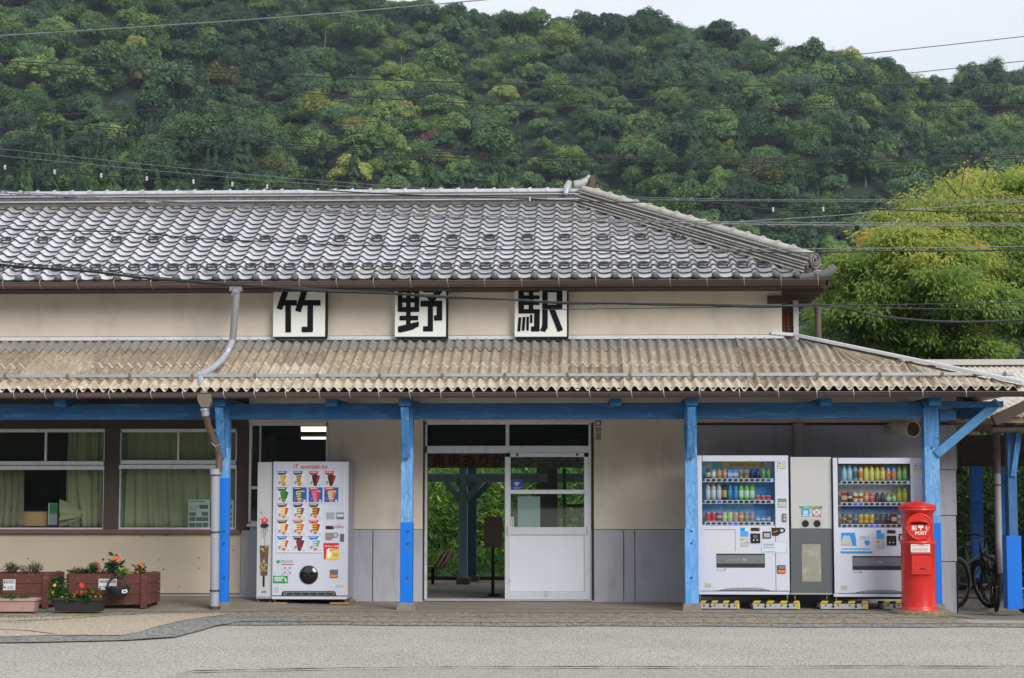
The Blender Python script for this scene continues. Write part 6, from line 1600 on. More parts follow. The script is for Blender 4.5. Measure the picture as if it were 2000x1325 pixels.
MB().bp(1870, 868, 2100, 878, 3.4, .12).bp(1870, 850, 2100, 862, 2.4, .12).build('beam', m_woodh, SS)
MB().bar(P(1880, 905, 2.6), P(1945, 862, 2.6), .06, .06).build('brace', m_woodh, SS)
MB().box(XC - .1, 11, .9, 5.2, az(826, 1.0), az(826, 1.0) + .05).build('ceiling', m_soff, SS)
MB().tube([P(1935, 838, .6), P(2100, 838, .6)], .05, 10).build('gutter', m_brown, SS)
MB().bar(P(1940, 822, .3), P(2030, 780, .3), .12, .13).build('rafter', m_wood, SS)
pcorr(ax(1936, .5), 11, .35, az(816, .5), 2.6, az(770, 2.0), .13, .02).build('roof', m_pc, SS)
MB().bp(1936, 814, 2110, 826, .42, .03).build('fascia', m_soff, SS)
# wire mesh fence behind the bicycles
wm = MB()
x0, x1 = ax(1876, 3.8), 10.0
for i in range(14): z = .0 + i * .1; wm.bar((x0, 3.8, z), (x1, 3.8, z), .006, .006)
for i in range(int((x1 - x0) / .06)): wm.bar((x0 + i * .06, 3.8, 0), (x0 + i * .06, 3.8, 1.35), .004, .004, up=(0, 1, 0))
top(wm, 'mesh_fence', M('fence_wire', C(36, 44, 44), rough=.5), 'dark wire mesh fence behind the parked bicycles', 'fence', (8, 3.8, 0))
# bicycles
m_tyre = M('tyre', C(28, 28, 28), rough=.85); m_sil = M('silver_frame', C(104, 106, 112), rough=.35, metal=.5); m_blk = M('black_frame', C(22, 22, 24), rough=.35)
def bicycle(x, y, ang, label, frame, lean=0, light=None):
    z0 = gz(x, y)
    o = thing('bicycle', label, 'bicycle', (x, y, z0))
    def T_(p):
        a, b, c = p; b, c = b * math.cos(lean) - c * math.sin(lean), c * math.cos(lean) + b * math.sin(lean)
        return (x + a * math.cos(ang) - b * math.sin(ang), y + a * math.sin(ang) + b * math.cos(ang), z0 + c)
    def bd(mb, name, mats, par): mb.v = [T_(p) for p in mb.v]; return mb.build(name, mats, par)
    for cx in (-.52, .52):
        w = bd(MB().torus((cx, 0, .34), .31, .027, (0, 1, 0), 30, 8), 'wheel', m_tyre, o)
        r = MB().torus((cx, 0, .34), .275, .009, (0, 1, 0), 28, 6)
        for i in range(14):
            a = 2 * math.pi * i / 14; r.tube([(cx, 0, .34), (cx + .275 * math.cos(a), 0, .34 + .275 * math.sin(a))], .0018, 4, caps=False)
        r.tube([(cx, -.04, .34), (cx, .04, .34)], .02, 8); bd(r, 'rim', m_sil, w)
    fr = MB()
    for a, b in (((-.12, 0, .30), (-.24, 0, .72)), ((-.12, 0, .30), (.38, 0, .72)), ((-.2, 0, .62), (.36, 0, .80)), ((-.52, .03, .34), (-.12, .0, .30)), ((-.52, .03, .34), (-.22, 0, .64)), ((.36, 0, .86), (.52, 0.03, .34)), ((.36, 0, .86), (.52, -.03, .34))):
        fr.tube([a, b], .017, 8)
    bd(fr, 'frame', frame, o)
    bd(MB().tube([(-.24, 0, .70), (-.27, 0, .84)], .012, 6), 'seat_post', m_sil, o)
    st_ = MB().add([(-.42, -.09, .86), (-.42, .09, .86), (-.12, .02, .87), (-.12, -.02, .87), (-.42, -.07, .91), (-.42, .07, .91), (-.12, .015, .90), (-.12, -.015, .90)], [(0, 1, 2, 3), (7, 6, 5, 4), (0, 3, 7, 4), (1, 5, 6, 2), (0, 4, 5, 1), (3, 2, 6, 7)])
    bd(st_, 'saddle', m_blk, o)
    bd(MB().tube([(.30, -.28, .98), (.36, -.16, 1.0), (.35, 0, .98), (.36, .16, 1.0), (.30, .28, .98)], .012, 8).tube([(.36, 0, .84), (.35, 0, .98)], .014, 8), 'handlebar', m_blk, o)
    bd(MB().torus((-.52, 0, .34), .35, .022, (0, 1, 0), 16, 5, 0, -.3, 1.9).torus((.52, 0, .34), .35, .022, (0, 1, 0), 16, 5, 0, -.9, .9), 'mudguard', frame, o)
    bd(MB().torus((-.12, 0, .30), .085, .008, (0, 1, 0), 18, 5).tube([(-.12, -.09, .30), (-.12, -.09, .14)], .008, 5).tube([(-.12, .09, .30), (-.12, .09, .46)], .008, 5), 'crank', m_sil, o)
    if light: bd(MB().box(-.90, -.87, -.03, .03, .50, .66), 'rear_reflector', flat(220, 50, 40), o)
    return o
bicycle(ax(1902, 3.0), 3.1, math.radians(52), 'silver-framed bicycle parked just past the grey wall corner', m_sil)
bicycle(ax(1938, 2.2), 2.3, math.radians(80), 'black bicycle in the middle of the three parked at the right edge', m_blk, .12)
bicycle(ax(1964, 2.0), 2.05, math.radians(104), 'black bicycle with red reflector leaning against the blue-based shelter post', m_blk, -.24, 1)

# ================================================================ VEGETATION
def shrub(x, y, z, rx, ry, rz, n, L, W, cols, name, label, cat, group, droop=.5, mat='leaf_shrub'):
    o = thing(name, label, cat, (x, y, z), group)
    nb = 26; cen = []; st_ = MB()
    for i in range(nb):
        a, e = NP.uniform(0, 2 * math.pi), NP.uniform(-.15, 1.0)
        q = NP.uniform(.45, 1); cen.append((x + rx * q * math.cos(a) * math.cos(e), y + ry * q * math.sin(a) * math.cos(e), z + rz * .15 + rz * .85 * abs(math.sin(e)) * q))
        st_.tube([(x + NP.uniform(-.1, .1), y, z), ((x + cen[-1][0]) / 2, (y + cen[-1][1]) / 2, z + (cen[-1][2] - z) * .6), cen[-1]], [.03, .018, .006], 5, caps=False)
    st_.build('branch', M('bark_shrub', C(84, 74, 60), rough=.9), o)
    cen = np.array(cen); k_ = NP.integers(0, nb, n); sig = np.array([rx, ry, rz]) * .20
    c = cen[k_] + NP.normal(size=(n, 3)) * sig; c[:, 2] = np.maximum(c[:, 2], z + .02)
    out = c - np.array([x, y, z + rz * .3]); out /= np.linalg.norm(out, axis=1, keepdims=True)
    d = out + NP.normal(size=(n, 3)) * .6; d[:, 2] -= droop
    v, q = leaves(c, L * NP.uniform(.6, 1.25, n), W * NP.uniform(.7, 1.2, n), d, NP, nrm=out + np.array([0, -.3, .3]))
    t_ = np.clip(NP.normal(.5, .2, n) + (k_ % 5 - 2) * .06, 0, 1)
    np_mesh('foliage', v, q, leafmat(mat, cols, .35), o, np.repeat(t_, 4), loc=(x, y, z))
    return o
hg = [(0, C(50, 88, 36)), (.45, C(92, 136, 52)), (.8, C(150, 184, 80)), (1, C(200, 216, 124))]
HL = [(-3.4, 12.2, 1.8, 'broad bamboo-like bush beyond the platform, left in the doorway'), (-1.4, 12.4, 1.5, 'bushy green shrub beyond the platform, behind the brown stand sign'), (.5, 12.3, 1.5, 'green shrub beyond the platform seen through the sliding door glass'),
      (-4.7, 9.0, 1.5, 'green shrub beyond the platform hidden left of the doorway'), (1.7, 9.2, 1.3, 'green shrub beyond the platform behind the right wall')]
for i, (x, y, r, lb) in enumerate(HL[:3]):
    shrub(x, y, -.05, r * 1.05, r * .7, (2.7, 2.3, 2.4)[i], 7600, .20, .042, hg, 'shrub', lb, 'shrub', 'green shrubs beyond the platform', .45)
for i, (x, y, r, hh) in enumerate(((-2.5, 10.9, .9, .9), (-1.1, 10.8, .8, 1.1), (-3.6, 10.8, .8, .8), (.3, 10.9, 1.0, 1.0))):
    shrub(x, y, -.45, r, .5, hh, 2200, .12, .042, hg, 'shrub', ('low leafy bush at the platform edge left of the blue platform post', 'low leafy bush at the platform edge below the brown stand sign', 'low leafy bush at the platform edge beside the bench', 'low leafy bush at the platform edge behind the sliding door')[i], 'shrub', 'low bushes along the platform edge', .2)
dkc = [(0, C(30, 52, 26)), (.6, C(62, 96, 40)), (1, C(120, 156, 66))]
for i, (x, y, r, hh) in enumerate(((7.4, 8.5, 1.4, 2.6), (9.3, 8.8, 1.4, 2.6))):
    shrub(x, y, -.1, r, 1.0, hh, 6000, .12, .05, dkc, 'shrub', ('dark leafy shrub behind the parked bicycles, nearer the grey wall', 'dark leafy shrub behind the parked bicycles at the right edge')[i], 'shrub', 'shrubs behind the bicycle shelter', .4, 'leaf_shade')
for (ya, yb, nn) in ((6.75, 10.2, 9000),):
    c = np.column_stack([NP.uniform(-9, 14, nn), NP.uniform(ya, yb, nn), NP.uniform(0, .32, nn)]); d = NP.normal(size=(nn, 3)) * .6 + np.array([0, -.2, .8])
    v, q = leaves(c, .17 * NP.uniform(.5, 1.3, nn), .05, d, NP)
    o = np_mesh('ground_cover', v, q, leafmat('leaf_shrub', hg, .35), None, np.repeat(np.clip(NP.normal(.4, .2, nn), 0, 1), 4), loc=(0, 8, 0)); structure(o, 'stuff')
structure(MB().box(-14, 18, 6.72, 13.5, -.02, .06).build('verge', M('verge_earth', C(60, 72, 42), rough=1, var=.3, scale=5)))
# bank of ivy behind them so that no open horizon shows through the doorway
n = 26000
c = np.column_stack([NP.uniform(-10, 15, n), NP.uniform(10.0, 11.6, n), NP.uniform(0, 1, n) ** .8 * 3.4 - .3]); c[:, 1] = 13.3 + c[:, 2] * .5 + NP.normal(0, .12, n)
d = NP.normal(size=(n, 3)) * .7 + np.array([0, -.7, -.3]); v, q = leaves(c, .16 * NP.uniform(.6, 1.2, n), .07, d, NP)
o = np_mesh('undergrowth', v, q, leafmat('leaf_bank', [(0, C(44, 76, 34)), (.6, C(82, 120, 50)), (1, C(136, 166, 76))], .3), None, np.repeat(np.clip(NP.normal(.45, .22, n), 0, 1), 4), loc=(0, 10, 0)); structure(o, 'stuff')
bank = MB().add([(-14, 13.4, -.4), (18, 13.4, -.4), (18, 15.2, 3.2), (-14, 15.2, 3.2), (-14, 20, 3.4), (18, 20, 3.4)], [(0, 1, 2, 3), (3, 2, 5, 4)]); structure(bank.build('embankment', M('bank_earth', C(48, 56, 34), rough=1, var=.3, scale=4)))

# ---------------------------------------------------------------- big tree at the right
YT = 13.0
def big_tree(px, pyc, wpx, hpx, Y, label, n, seed, group):
    rng = np.random.default_rng(seed); x, zc = at(px, pyc, Y); ppm = F / (Y - CAM.y); rx, rz = wpx / 2 / ppm, hpx / 2 / ppm; ry = rx * .8
    o = thing('broadleaf_tree', label, 'tree', (x, Y, 0), group)
    tr = MB(); base = Vector((x, Y, -.1)); fork = Vector((x + .2, Y, zc - rz * .75))
    tr.tube([base, base.lerp(fork, .5) + Vector((.1, .05, 0)), fork], [.32, .26, .22], 10, caps=False)
    tips = []
    for i in range(13):
        a = 2 * math.pi * i / 13 + rng.uniform(-.3, .3); e = rng.uniform(.15, 1.35)
        t1 = fork + Vector((rx * .55 * math.cos(a) * math.cos(e), ry * .55 * math.sin(a) * math.cos(e), rz * (.4 + .9 * math.sin(e)) * .8))
        t2 = Vector((x + rx * .85 * math.cos(a) * math.cos(e), Y + ry * .85 * math.sin(a) * math.cos(e), zc + rz * (.75 * math.sin(e) - .35)))
        tr.tube([fork, fork.lerp(t1, .5) + Vector((0, 0, -.1)), t1, t2], [.16, .11, .07, .02], 7, caps=False)
        for k_ in range(7):
            s_ = t1.lerp(t2, rng.uniform(-.3, 1)); e_ = s_ + Vector(rng.normal(size=3)) * .55; tr.tube([s_, (s_ + e_) / 2 + Vector((0, 0, .08)), e_], [.03, .02, .006], 5, caps=False)
    tr.build('trunk', M('bark', C(70, 60, 52), rough=.95, var=.2, scale=8), o)
    # leaf clumps spread through the crown, gaps between them, uneven outline
    M1, SPR = 58, 9; m = M1 * SPR
    u1 = rng.normal(size=(M1, 3)); u1 /= np.linalg.norm(u1, axis=1, keepdims=True); u1[:, 1] = np.where(u1[:, 1] > .35, -u1[:, 1], u1[:, 1])
    q1 = rng.uniform(.15, 1.0, M1) ** .45 * (1 + .10 * np.sin(u1[:, 0] * 5 + seed) + (rng.random(M1) < .16) * .14)
    ms = np.array([x, Y, zc]) + u1 * q1[:, None] * np.array([rx, ry, rz]); mr = rng.uniform(.42, .95, M1)
    ko = np.repeat(np.arange(M1), SPR); w1 = rng.normal(size=(m, 3)); w1 /= np.linalg.norm(w1, axis=1, keepdims=True); w1[:, 2] = np.abs(w1[:, 2]) * .9 - .25
    sp = ms[ko] + w1 * mr[ko][:, None] * np.array([1.1, 1.0, .72]) * rng.uniform(.55, 1.1, m)[:, None]
    u = u1[ko]; cr_ = rng.uniform(.16, .36, m)
    per = n // m; K = m * per; w = rng.normal(size=(K, 3)); w /= np.linalg.norm(w, axis=1, keepdims=True)
    wo = np.repeat(w1, per, 0) * .7 + w * .6; wo /= np.linalg.norm(wo, axis=1, keepdims=True)
    rad = np.repeat(cr_, per) * (.25 + .9 * rng.random(K))
    c = np.repeat(sp, per, 0) + w * rad[:, None] * np.array([1.35, 1.2, .62])
    c[:, 2] -= .5 * rad * rad / .3 * .3
    w = wo
    tw = rng.random(K) < .10; c[tw] += (w[tw] * rng.uniform(.05, .30, tw.sum())[:, None])
    c[:, 2] -= .10 * rng.random(K)
    d = w * np.array([.9, .9, .3]) + rng.normal(size=c.shape) * .45; d[:, 2] -= .75
    v, q = leaves(c, .125 * rng.uniform(.55, 1.25, K), .038 * rng.uniform(.8, 1.25, K), d, rng, nrm=w + np.array([0, -.25, .25]))
    age = np.repeat(np.clip(.36 + .30 * np.clip(u[:, 2], -.4, 1) + rng.normal(0, .12, m), 0, 1), per) + rng.normal(0, .09, K) + .10 * (w[:, 2] > .6) + .08 * tw
    np_mesh('crown', v, q, leafmat('leaf_cherry', [(0, C(108, 138, 66)), (.35, C(132, 160, 74)), (.62, C(160, 178, 84)), (.86, C(196, 194, 96)), (1, C(216, 178, 96))], .5), o, np.repeat(np.clip(age, 0, 1), 4), loc=(x, Y, 0))
    return o
big_tree(1800, 590, 370, 310, YT, 'large broadleaf tree turning yellow behind the right end of the station', 100000, 3, None)
big_tree(2020, 520, 330, 400, YT + 2.5, 'second yellowing broadleaf tree cut off by the right edge', 60000, 5, None)
big_tree(1868, 470, 210, 230, YT + 1.2, 'narrow upright yellow-topped tree between the two yellowing trees', 26000, 8, None)

# ---------------------------------------------------------------- wooded mountain
SKY = [(-900, -190), (-300, -200), (0, -190), (400, -110), (700, -40), (850, -4), (930, 14), (1000, 24), (1100, 28), (1200, 34), (1300, 38), (1400, 54), (1500, 86), (1560, 102), (1620, 108), (1700, 118), (1760, 142), (1800, 170), (1830, 172), (1870, 152), (1930, 142), (2000, 150), (2150, 170), (2500, 240), (3200, 420)]
SX = np.array([a for a, b in SKY]); SYv = np.array([b for a, b in SKY])
D0, D1 = 150.0, 345.0
def hz_(x, y):
    x, y = np.asarray(x, float), np.asarray(y, float); D = np.maximum(20, y + 22.4)
    px = 1130 + F * x / D; tan = (943 - np.interp(px, SX, SYv)) / F
    t_ = (D - D0) / (D1 - D0)
    g = np.where(t_ < 0, .17 * (1 + t_ * 1.6), np.where(t_ <= 1, .17 + .83 * np.clip(t_, 0, 1) ** .85, 1 - .35 * (t_ - 1)))
    amp = np.clip(t_ * 3, 0, 1) * np.clip((1.02 - t_) * 4, 0, 1)
    z = D * tan * np.maximum(0, g) + 1.6
    z += amp * (5.0 * np.sin(x * .050 + y * .018 + .6) + 3.0 * np.sin(x * .11 - y * .04 + 2) + 1.6 * np.sin(x * .23 + y * .12))
    z -= amp * 9 * np.exp(-((px - (560 - (t_ - .6) * 300)) / 70.0) ** 2)
    return z - 3.2
gx = np.linspace(-190, 190, 120); gy_ = np.linspace(62, 470, 110)
X_, Y_ = np.meshgrid(gx, gy_); Z_ = np.maximum(hz_(X_, Y_), -.6)
v = np.column_stack([X_.ravel(), Y_.ravel(), Z_.ravel()]); nx = len(gx)
q = np.array([(j * nx + i, j * nx + i + 1, (j + 1) * nx + i + 1, (j + 1) * nx + i) for j in range(len(gy_) - 1) for i in range(nx - 1)])
structure(np_mesh('hill', v, q, M('hill_floor', C(36, 48, 34), rough=1, var=.3, scale=.3), smooth=True))
# crown shapes: lobed broadleaf crowns and conifers, many small leaf sprays
def crown_mesh(kind, seed, n=6000):
    rng = np.random.default_rng(seed)
    if kind == 'round':
        m = 34; u = rng.normal(size=(m, 3)); u[:, 2] = np.abs(u[:, 2]) * .9 - .15; u /= np.linalg.norm(u, axis=1, keepdims=True)
        lc = u * np.array([2.3, 2.3, 1.9]) * rng.uniform(.5, 1.08, m)[:, None]; lr = rng.uniform(.55, 1.15, m)
        k_ = rng.integers(0, m, n); w = rng.normal(size=(n, 3)); w /= np.linalg.norm(w, axis=1, keepdims=True); w[:, 2] = np.where(w[:, 2] < -.3, -w[:, 2], w[:, 2])
        c = lc[k_] + w * lr[k_][:, None] * rng.uniform(.72, 1.08, n)[:, None]; c[:, 2] += 4.0; nr = w; s = rng.uniform(.16, .34, n)
        tint = np.clip(.5 + .25 * (k_ % 3 - 1) + rng.normal(0, .25, n), 0, 1)
    elif kind == 'airy':
        m = 30; u = rng.normal(size=(m, 3)); u[:, 2] = np.abs(u[:, 2]) * .8; u /= np.linalg.norm(u, axis=1, keepdims=True)
        lc = u * np.array([2.4, 2.4, 2.6]) * rng.uniform(.3, 1.1, m)[:, None]; k_ = rng.integers(0, m, n); w = rng.normal(size=(n, 3))
        c = lc[k_] + w * np.array([.6, .6, .32]); c[:, 2] += 4.2; nr = w / np.linalg.norm(w, axis=1, keepdims=True) + np.array([0, 0, .8]); s = rng.uniform(.13, .30, n)
        tint = np.clip(.5 + rng.normal(0, .3, n), 0, 1)
    else:
        t_ = rng.uniform(0, 1, n) ** .7; a = rng.uniform(0, 2 * math.pi, n); lay = .72 + .28 * np.sin(t_ * 34 + np.sin(a * 5) * 1.2)
        r = (.08 + 1.75 * t_) * lay * rng.uniform(.75, 1, n); c = np.column_stack([r * np.cos(a), r * np.sin(a), 9.2 - 7.6 * t_ - r * .25]); nr = np.column_stack([np.cos(a), np.sin(a), np.full(n, .7)]); s = rng.uniform(.14, .32, n)
        tint = np.clip(.5 + rng.normal(0, .25, n), 0, 1)
    nr = nr + np.array([0, -.25, .25]) + rng.normal(size=(n, 3)) * .28; nr /= np.linalg.norm(nr, axis=1, keepdims=True)
    a1 = np.cross(nr, rng.normal(size=(n, 3))); a1 /= np.linalg.norm(a1, axis=1, keepdims=True); a2 = np.cross(nr, a1)
    v = np.empty((n, 4, 3)); s = s[:, None]
    v[:, 0] = c - a1 * s * .6; v[:, 1] = c - a2 * s * .42; v[:, 2] = c + a1 * s * .6; v[:, 3] = c + a2 * s * .42
    return v.reshape(-1, 3), np.arange(4 * n).reshape(-1, 4), np.repeat(tint, 4)
m_for = leafmat('forest_leaf', [(0, C(46, 70, 48)), (.25, C(64, 92, 54)), (.5, C(86, 116, 60)), (.7, C(110, 136, 64)), (.88, C(124, 146, 68)), (1, C(156, 158, 74))], .2, 'tone', True)
def solid_leaf(name, a, b, c_): return leafmat(name, [(0, C(*a)), (.5, C(*b)), (1, C(*c_))], .25)
m_ltr = M('far_trunk', C(112, 106, 94), rough=.9, var=.2, scale=3)
def locate(px, py):           # where the view ray through that point meets the hillside
    for D in np.arange(D0 - 20, D1 + 30, .8):
        x, z = at(px, py, D - 22.4)
        if z <= float(hz_(x, D - 22.4)) + .2: return x, D - 22.4, float(hz_(x, D - 22.4))
    x, z = at(px, py, D1 - 22.4); return x, D1 - 22.4, float(hz_(x, D1 - 22.4))
protos = []; taken = []
def hill_tree(kind, px, py, wpx, mat, label, seed, name='hillside_tree', group=None):
    """px,py = middle of the crown in the photograph"""
    x, y, z = locate(px, py + wpx * .30); D = y + 22.4; s = wpx * D / F / (6.6 if kind != 'conifer' else 4.2)
    o = thing(name, label, 'tree', (x, y, z), group); taken.append((x, y, s * 2.6))
    v, q, t_ = crown_mesh(kind, seed)
    a = seed * 1.3; rot = np.array([[math.cos(a), -math.sin(a), 0], [math.sin(a), math.cos(a), 0], [0, 0, 1]])
    cr_o = np_mesh('crown', v @ rot.T * s + np.array([x, y, z - 1.7 * s]), q, mat, o, t_, loc=(x, y, z))
    MB().tube([(x, y, z - .5), (x + .1, y, z + 1.2 * s), (x, y, z + 3 * s)], [.2 * s, .14 * s, .05 * s], 6, caps=False).build('trunk', m_ltr, o)
    return cr_o
G1 = solid_leaf('leaf_midgreen', (48, 76, 38), (76, 104, 48), (108, 132, 60)); G2 = solid_leaf('leaf_yellowgreen', (76, 102, 44), (108, 134, 56), (146, 164, 74)); G3 = solid_leaf('leaf_dark', (32, 52, 34), (48, 72, 44), (68, 92, 54))
G4 = solid_leaf('leaf_olive', (72, 78, 44), (98, 104, 58), (124, 126, 74)); G5 = solid_leaf('leaf_gold', (116, 118, 46), (158, 150, 58), (184, 172, 80)); G6 = solid_leaf('leaf_redbrown', (84, 44, 42), (112, 60, 54), (130, 84, 66)); G7 = solid_leaf('leaf_cedar', (38, 66, 40), (54, 88, 48), (76, 112, 58)); G8 = solid_leaf('leaf_bluegreen', (52, 78, 62), (74, 102, 78), (100, 128, 98))
HT = [('round', 842, 282, 62, G6, 'dark red-brown tree low on the hillside left of centre'), ('round', 938, 312, 40, G6, 'smaller dull red tree just right of the big red-brown one'), ('airy', 523, 154, 26, G6, 'small dark red tree high on the left slope'),
      ('airy', 873, 322, 46, G5, 'small golden tree directly below the large red-brown tree'), ('airy', 740, 200, 90, G2, 'large yellow-green tree on the left slope above the red-brown tree'), ('airy', 602, 232, 86, G2, 'broad pale yellow-green tree low on the left slope'), ('airy', 690, 255, 56, G5, 'yellow tree between two yellow-green ones on the left slope'),
      ('airy', 862, 172, 70, G2, 'yellow-green tree with pale bare stems near the slope centre'), ('round', 1125, 215, 70, G1, 'bright green round tree on the middle slope under the crossing wires'), ('round', 1190, 260, 100, G3, 'large dark rounded tree left of the hip roof end'), ('airy', 1255, 285, 70, G4, 'dull olive tree above the roof ridge end'),
      ('round', 1010, 225, 60, G8, 'blue-green tree near the middle of the slope'), ('airy', 825, 345, 60, G2, 'pale green tree rising just behind the main ridge'), ('airy', 535, 335, 78, G4, 'olive green tree showing over the tiled ridge at left'), ('conifer', 191, 318, 40, G7, 'pointed cedar standing alone above the left of the roof'),
      ('conifer', 120, 300, 46, G7, 'pointed cedar left of the lone cedar'), ('conifer', 40, 335, 46, G7, 'pointed cedar at the far left above the roof'), ('conifer', 1208, 345, 34, G7, 'slim cedar right of the ridge end ornament'), ('conifer', 1475, 395, 36, G7, 'slim cedar above the middle of the hip ridge'), ('conifer', 1540, 420, 40, G7, 'slim cedar above the lower hip ridge'),
      ('airy', 1690, 158, 28, G5, 'small bright yellow tree high on the right slope'), ('airy', 1712, 172, 26, G5, 'small yellow tree just below the other yellow one at right'), ('airy', 1500, 150, 40, G1, 'light green tree on the upper right slope'), ('airy', 1575, 190, 90, G8, 'broad grey-green tree on the right slope below the wires'),
      ('airy', 1970, 262, 90, G2, 'yellow-green tree on the right edge of the slope'), ('round', 1740, 290, 80, G8, 'rounded blue-green tree above the yellowing big tree'), ('airy', 1480, 360, 110, G4, 'wide olive tree above the hip ridge'), ('round', 1690, 345, 70, G1, 'light green rounded tree just behind the yellowing tree top'),
      ('round', 280, 160, 80, G4, 'wide olive crown on the upper left slope'), ('airy', 150, 40, 70, G1, 'light green tree near the top left corner'), ('airy', 205, 68, 60, G4, 'tawny olive tree on the upper left slope under the top wire'), ('round', 430, 160, 90, G4, 'broad brownish-green crown left of the small red tree'),
      ('round', 1720, 146, 90, G3, 'dark ridge-top tree left of the notch in the skyline'), ('round', 1905, 172, 70, G3, 'dark round ridge-top tree right of the notch in the skyline'), ('airy', 1208, 52, 40, G3, 'lone airy tree standing up on the ridge line'), ('airy', 1140, 50, 44, G3, 'layered pine on the ridge line at the top centre'),
      ('airy', 1555, 112, 34, G3, 'small tree sticking up from the falling ridge line at right'), ('airy', 1010, 44, 60, G3, 'leafy tree on the ridge line where the sky first shows')]
crs = []
for i, (k_, px, py, w, mt, lb) in enumerate(HT):
    crs.append((k_, hill_tree(k_, px, py, w, mt, lb, 20 + i)))
# bare pale trunks
for i, (px, py0, py1) in enumerate(((845, 152, 200), (810, 168, 195), (862, 170, 192), (740, 258, 312), (782, 110, 170), (942, 255, 285), (1755, 130, 190), (634, 60, 100), (52, 120, 150), (935, 105, 130))):
    x, y, z = locate(px, py1); y -= 3.0; a, b = at(px, py1, y), at(px + 2, py0, y)
    mb = MB().tube([(a[0], y, a[1] - 3), (a[0], y, a[1]), (b[0], y, b[1])], [.14, .12, .04], 5)
    for k_ in range(4): f_ = .45 + .13 * k_; p_ = Vector((a[0], y, a[1])).lerp(Vector((b[0], y, b[1])), f_); mb.tube([p_, p_ + Vector((R_.uniform(-1, 1), 0, R_.uniform(.2, .9)))], [.04, .012], 4)
    top(mb, 'dead_tree', m_ltr, ('tall bare pale trunk in the yellow-green patch', 'short bare trunk left of the tallest pale one', 'bare trunk right beside the tallest pale one', 'long thin pale trunk over the left roof ridge', 'thin bare trunk on the upper slope left of centre', 'thin grey trunk above the dull red tree', 'white bare trunk below the right skyline', 'faint pale trunk near the top edge', 'pale dead trunk at the far left', 'short leaning bare trunk high in the centre')[i], 'dead tree', (a[0], y, a[1] - 3))
# the wood itself: instances of the crowns above scattered over the slope
rng = np.random.default_rng(42); pts = []
D = D0 - 30
while D < D1 + 26:
    sp_ = 3.45
    half = .40 * D
    for x in np.arange(-half, half, sp_):
        xx = x + rng.uniform(-1.7, 1.7); yy = D - 22.4 + rng.uniform(-1.7, 1.7); 
        if any((xx - a) ** 2 + (yy - b) ** 2 < (r * .55) ** 2 or (0 < b - yy < 5.5 and abs(xx - a) < r * .6) for a, b, r in taken): continue
        pts.append((xx, yy))
    D += sp_ * .82
pts = np.array(pts); pz = hz_(pts[:, 0], pts[:, 1]); n = len(pts)
ppx = 1130 + F * pts[:, 0] / (pts[:, 1] + 22.4); ppy = 943 - F * (pz + 3) / (pts[:, 1] + 22.4)
def patch(cx, cy, rx, ry): return np.exp(-((ppx - cx) / rx) ** 2 - ((ppy - cy) / ry) ** 2)
lush = .30 + .13 * np.sin(pts[:, 0] * .07 + 1) * np.cos(pts[:, 1] * .05) + .34 * patch(720, 230, 210, 130) + .20 * patch(980, 200, 260, 120) + .18 * patch(120, 90, 160, 60) + .12 * patch(1750, 250, 300, 120) - .22 * patch(480, 110, 130, 110) - .12 * patch(60, 200, 120, 90)
tone = np.clip(lush + rng.normal(0, .20, n), 0, .97)
tone_c = np.clip(.24 + rng.normal(0, .08, n), 0, .5)
kinds = np.array([0 if k_ == 'round' else 1 if k_ == 'airy' else 2 for k_, _ in crs]); conif = (ppy > 255) & (rng.random(n) < np.where(ppx < 260, .7, .18)) | (patch(400, 120, 60, 30) > .6)
idx = np.where(conif, 2, np.where(rng.random(n) < .68, 0, 1))
scl = np.clip(rng.normal(1.0, .30, n), .5, 1.8) * np.where(idx == 2, .74, .70)
big = rng.random(n) < .10; scl = np.where(big & (idx != 2), scl * 1.3, scl)
tone = np.where(idx == 2, tone_c, tone); skyl = (pts[:, 1] + 22.4) > D1 - 16; scl = np.where(skyl, scl * rng.uniform(.55, 1.25, n), scl)
me = bpy.data.meshes.new('forest'); me.vertices.add(n); me.vertices.foreach_set('co', np.column_stack([pts, pz - 1.2 * scl]).astype(np.float32).ravel())
for nm_, tp_, dat in (('tone', 'FLOAT', tone), ('scl', 'FLOAT', scl), ('rz', 'FLOAT', rng.uniform(0, 6.28, n)), ('kind', 'INT', idx * 100 + rng.integers(0, 4, n))):
    a = me.attributes.new(nm_, tp_, 'POINT'); a.data.foreach_set('value', dat.astype(np.int32 if tp_ == 'INT' else np.float32))
fo = bpy.data.objects.new('forest', me); COL.objects.link(fo); structure(fo, 'stuff')
fo['label'] = 'dense mixed green wood covering the mountainside behind the station'
ng = bpy.data.node_groups.new('forest', 'GeometryNodeTree')
ng.interface.new_socket('Geometry', in_out='INPUT', socket_type='NodeSocketGeometry'); ng.interface.new_socket('Geometry', in_out='OUTPUT', socket_type='NodeSocketGeometry')
GN, GL = ng.nodes, ng.links
gi, go = GN.new('NodeGroupInput'), GN.new('NodeGroupOutput'); join = GN.new('GeometryNodeJoinGeometry')
def attr(nm_, tp_):
    a = GN.new('GeometryNodeInputNamedAttribute'); a.data_type = tp_; a.inputs['Name'].default_value = nm_; return a.outputs['Attribute']
kin = attr('kind', 'INT'); cnt = 0
rz_c = GN.new('ShaderNodeCombineXYZ'); GL.new(attr('rz', 'FLOAT'), rz_c.inputs['Z']); sc_a = attr('scl', 'FLOAT')
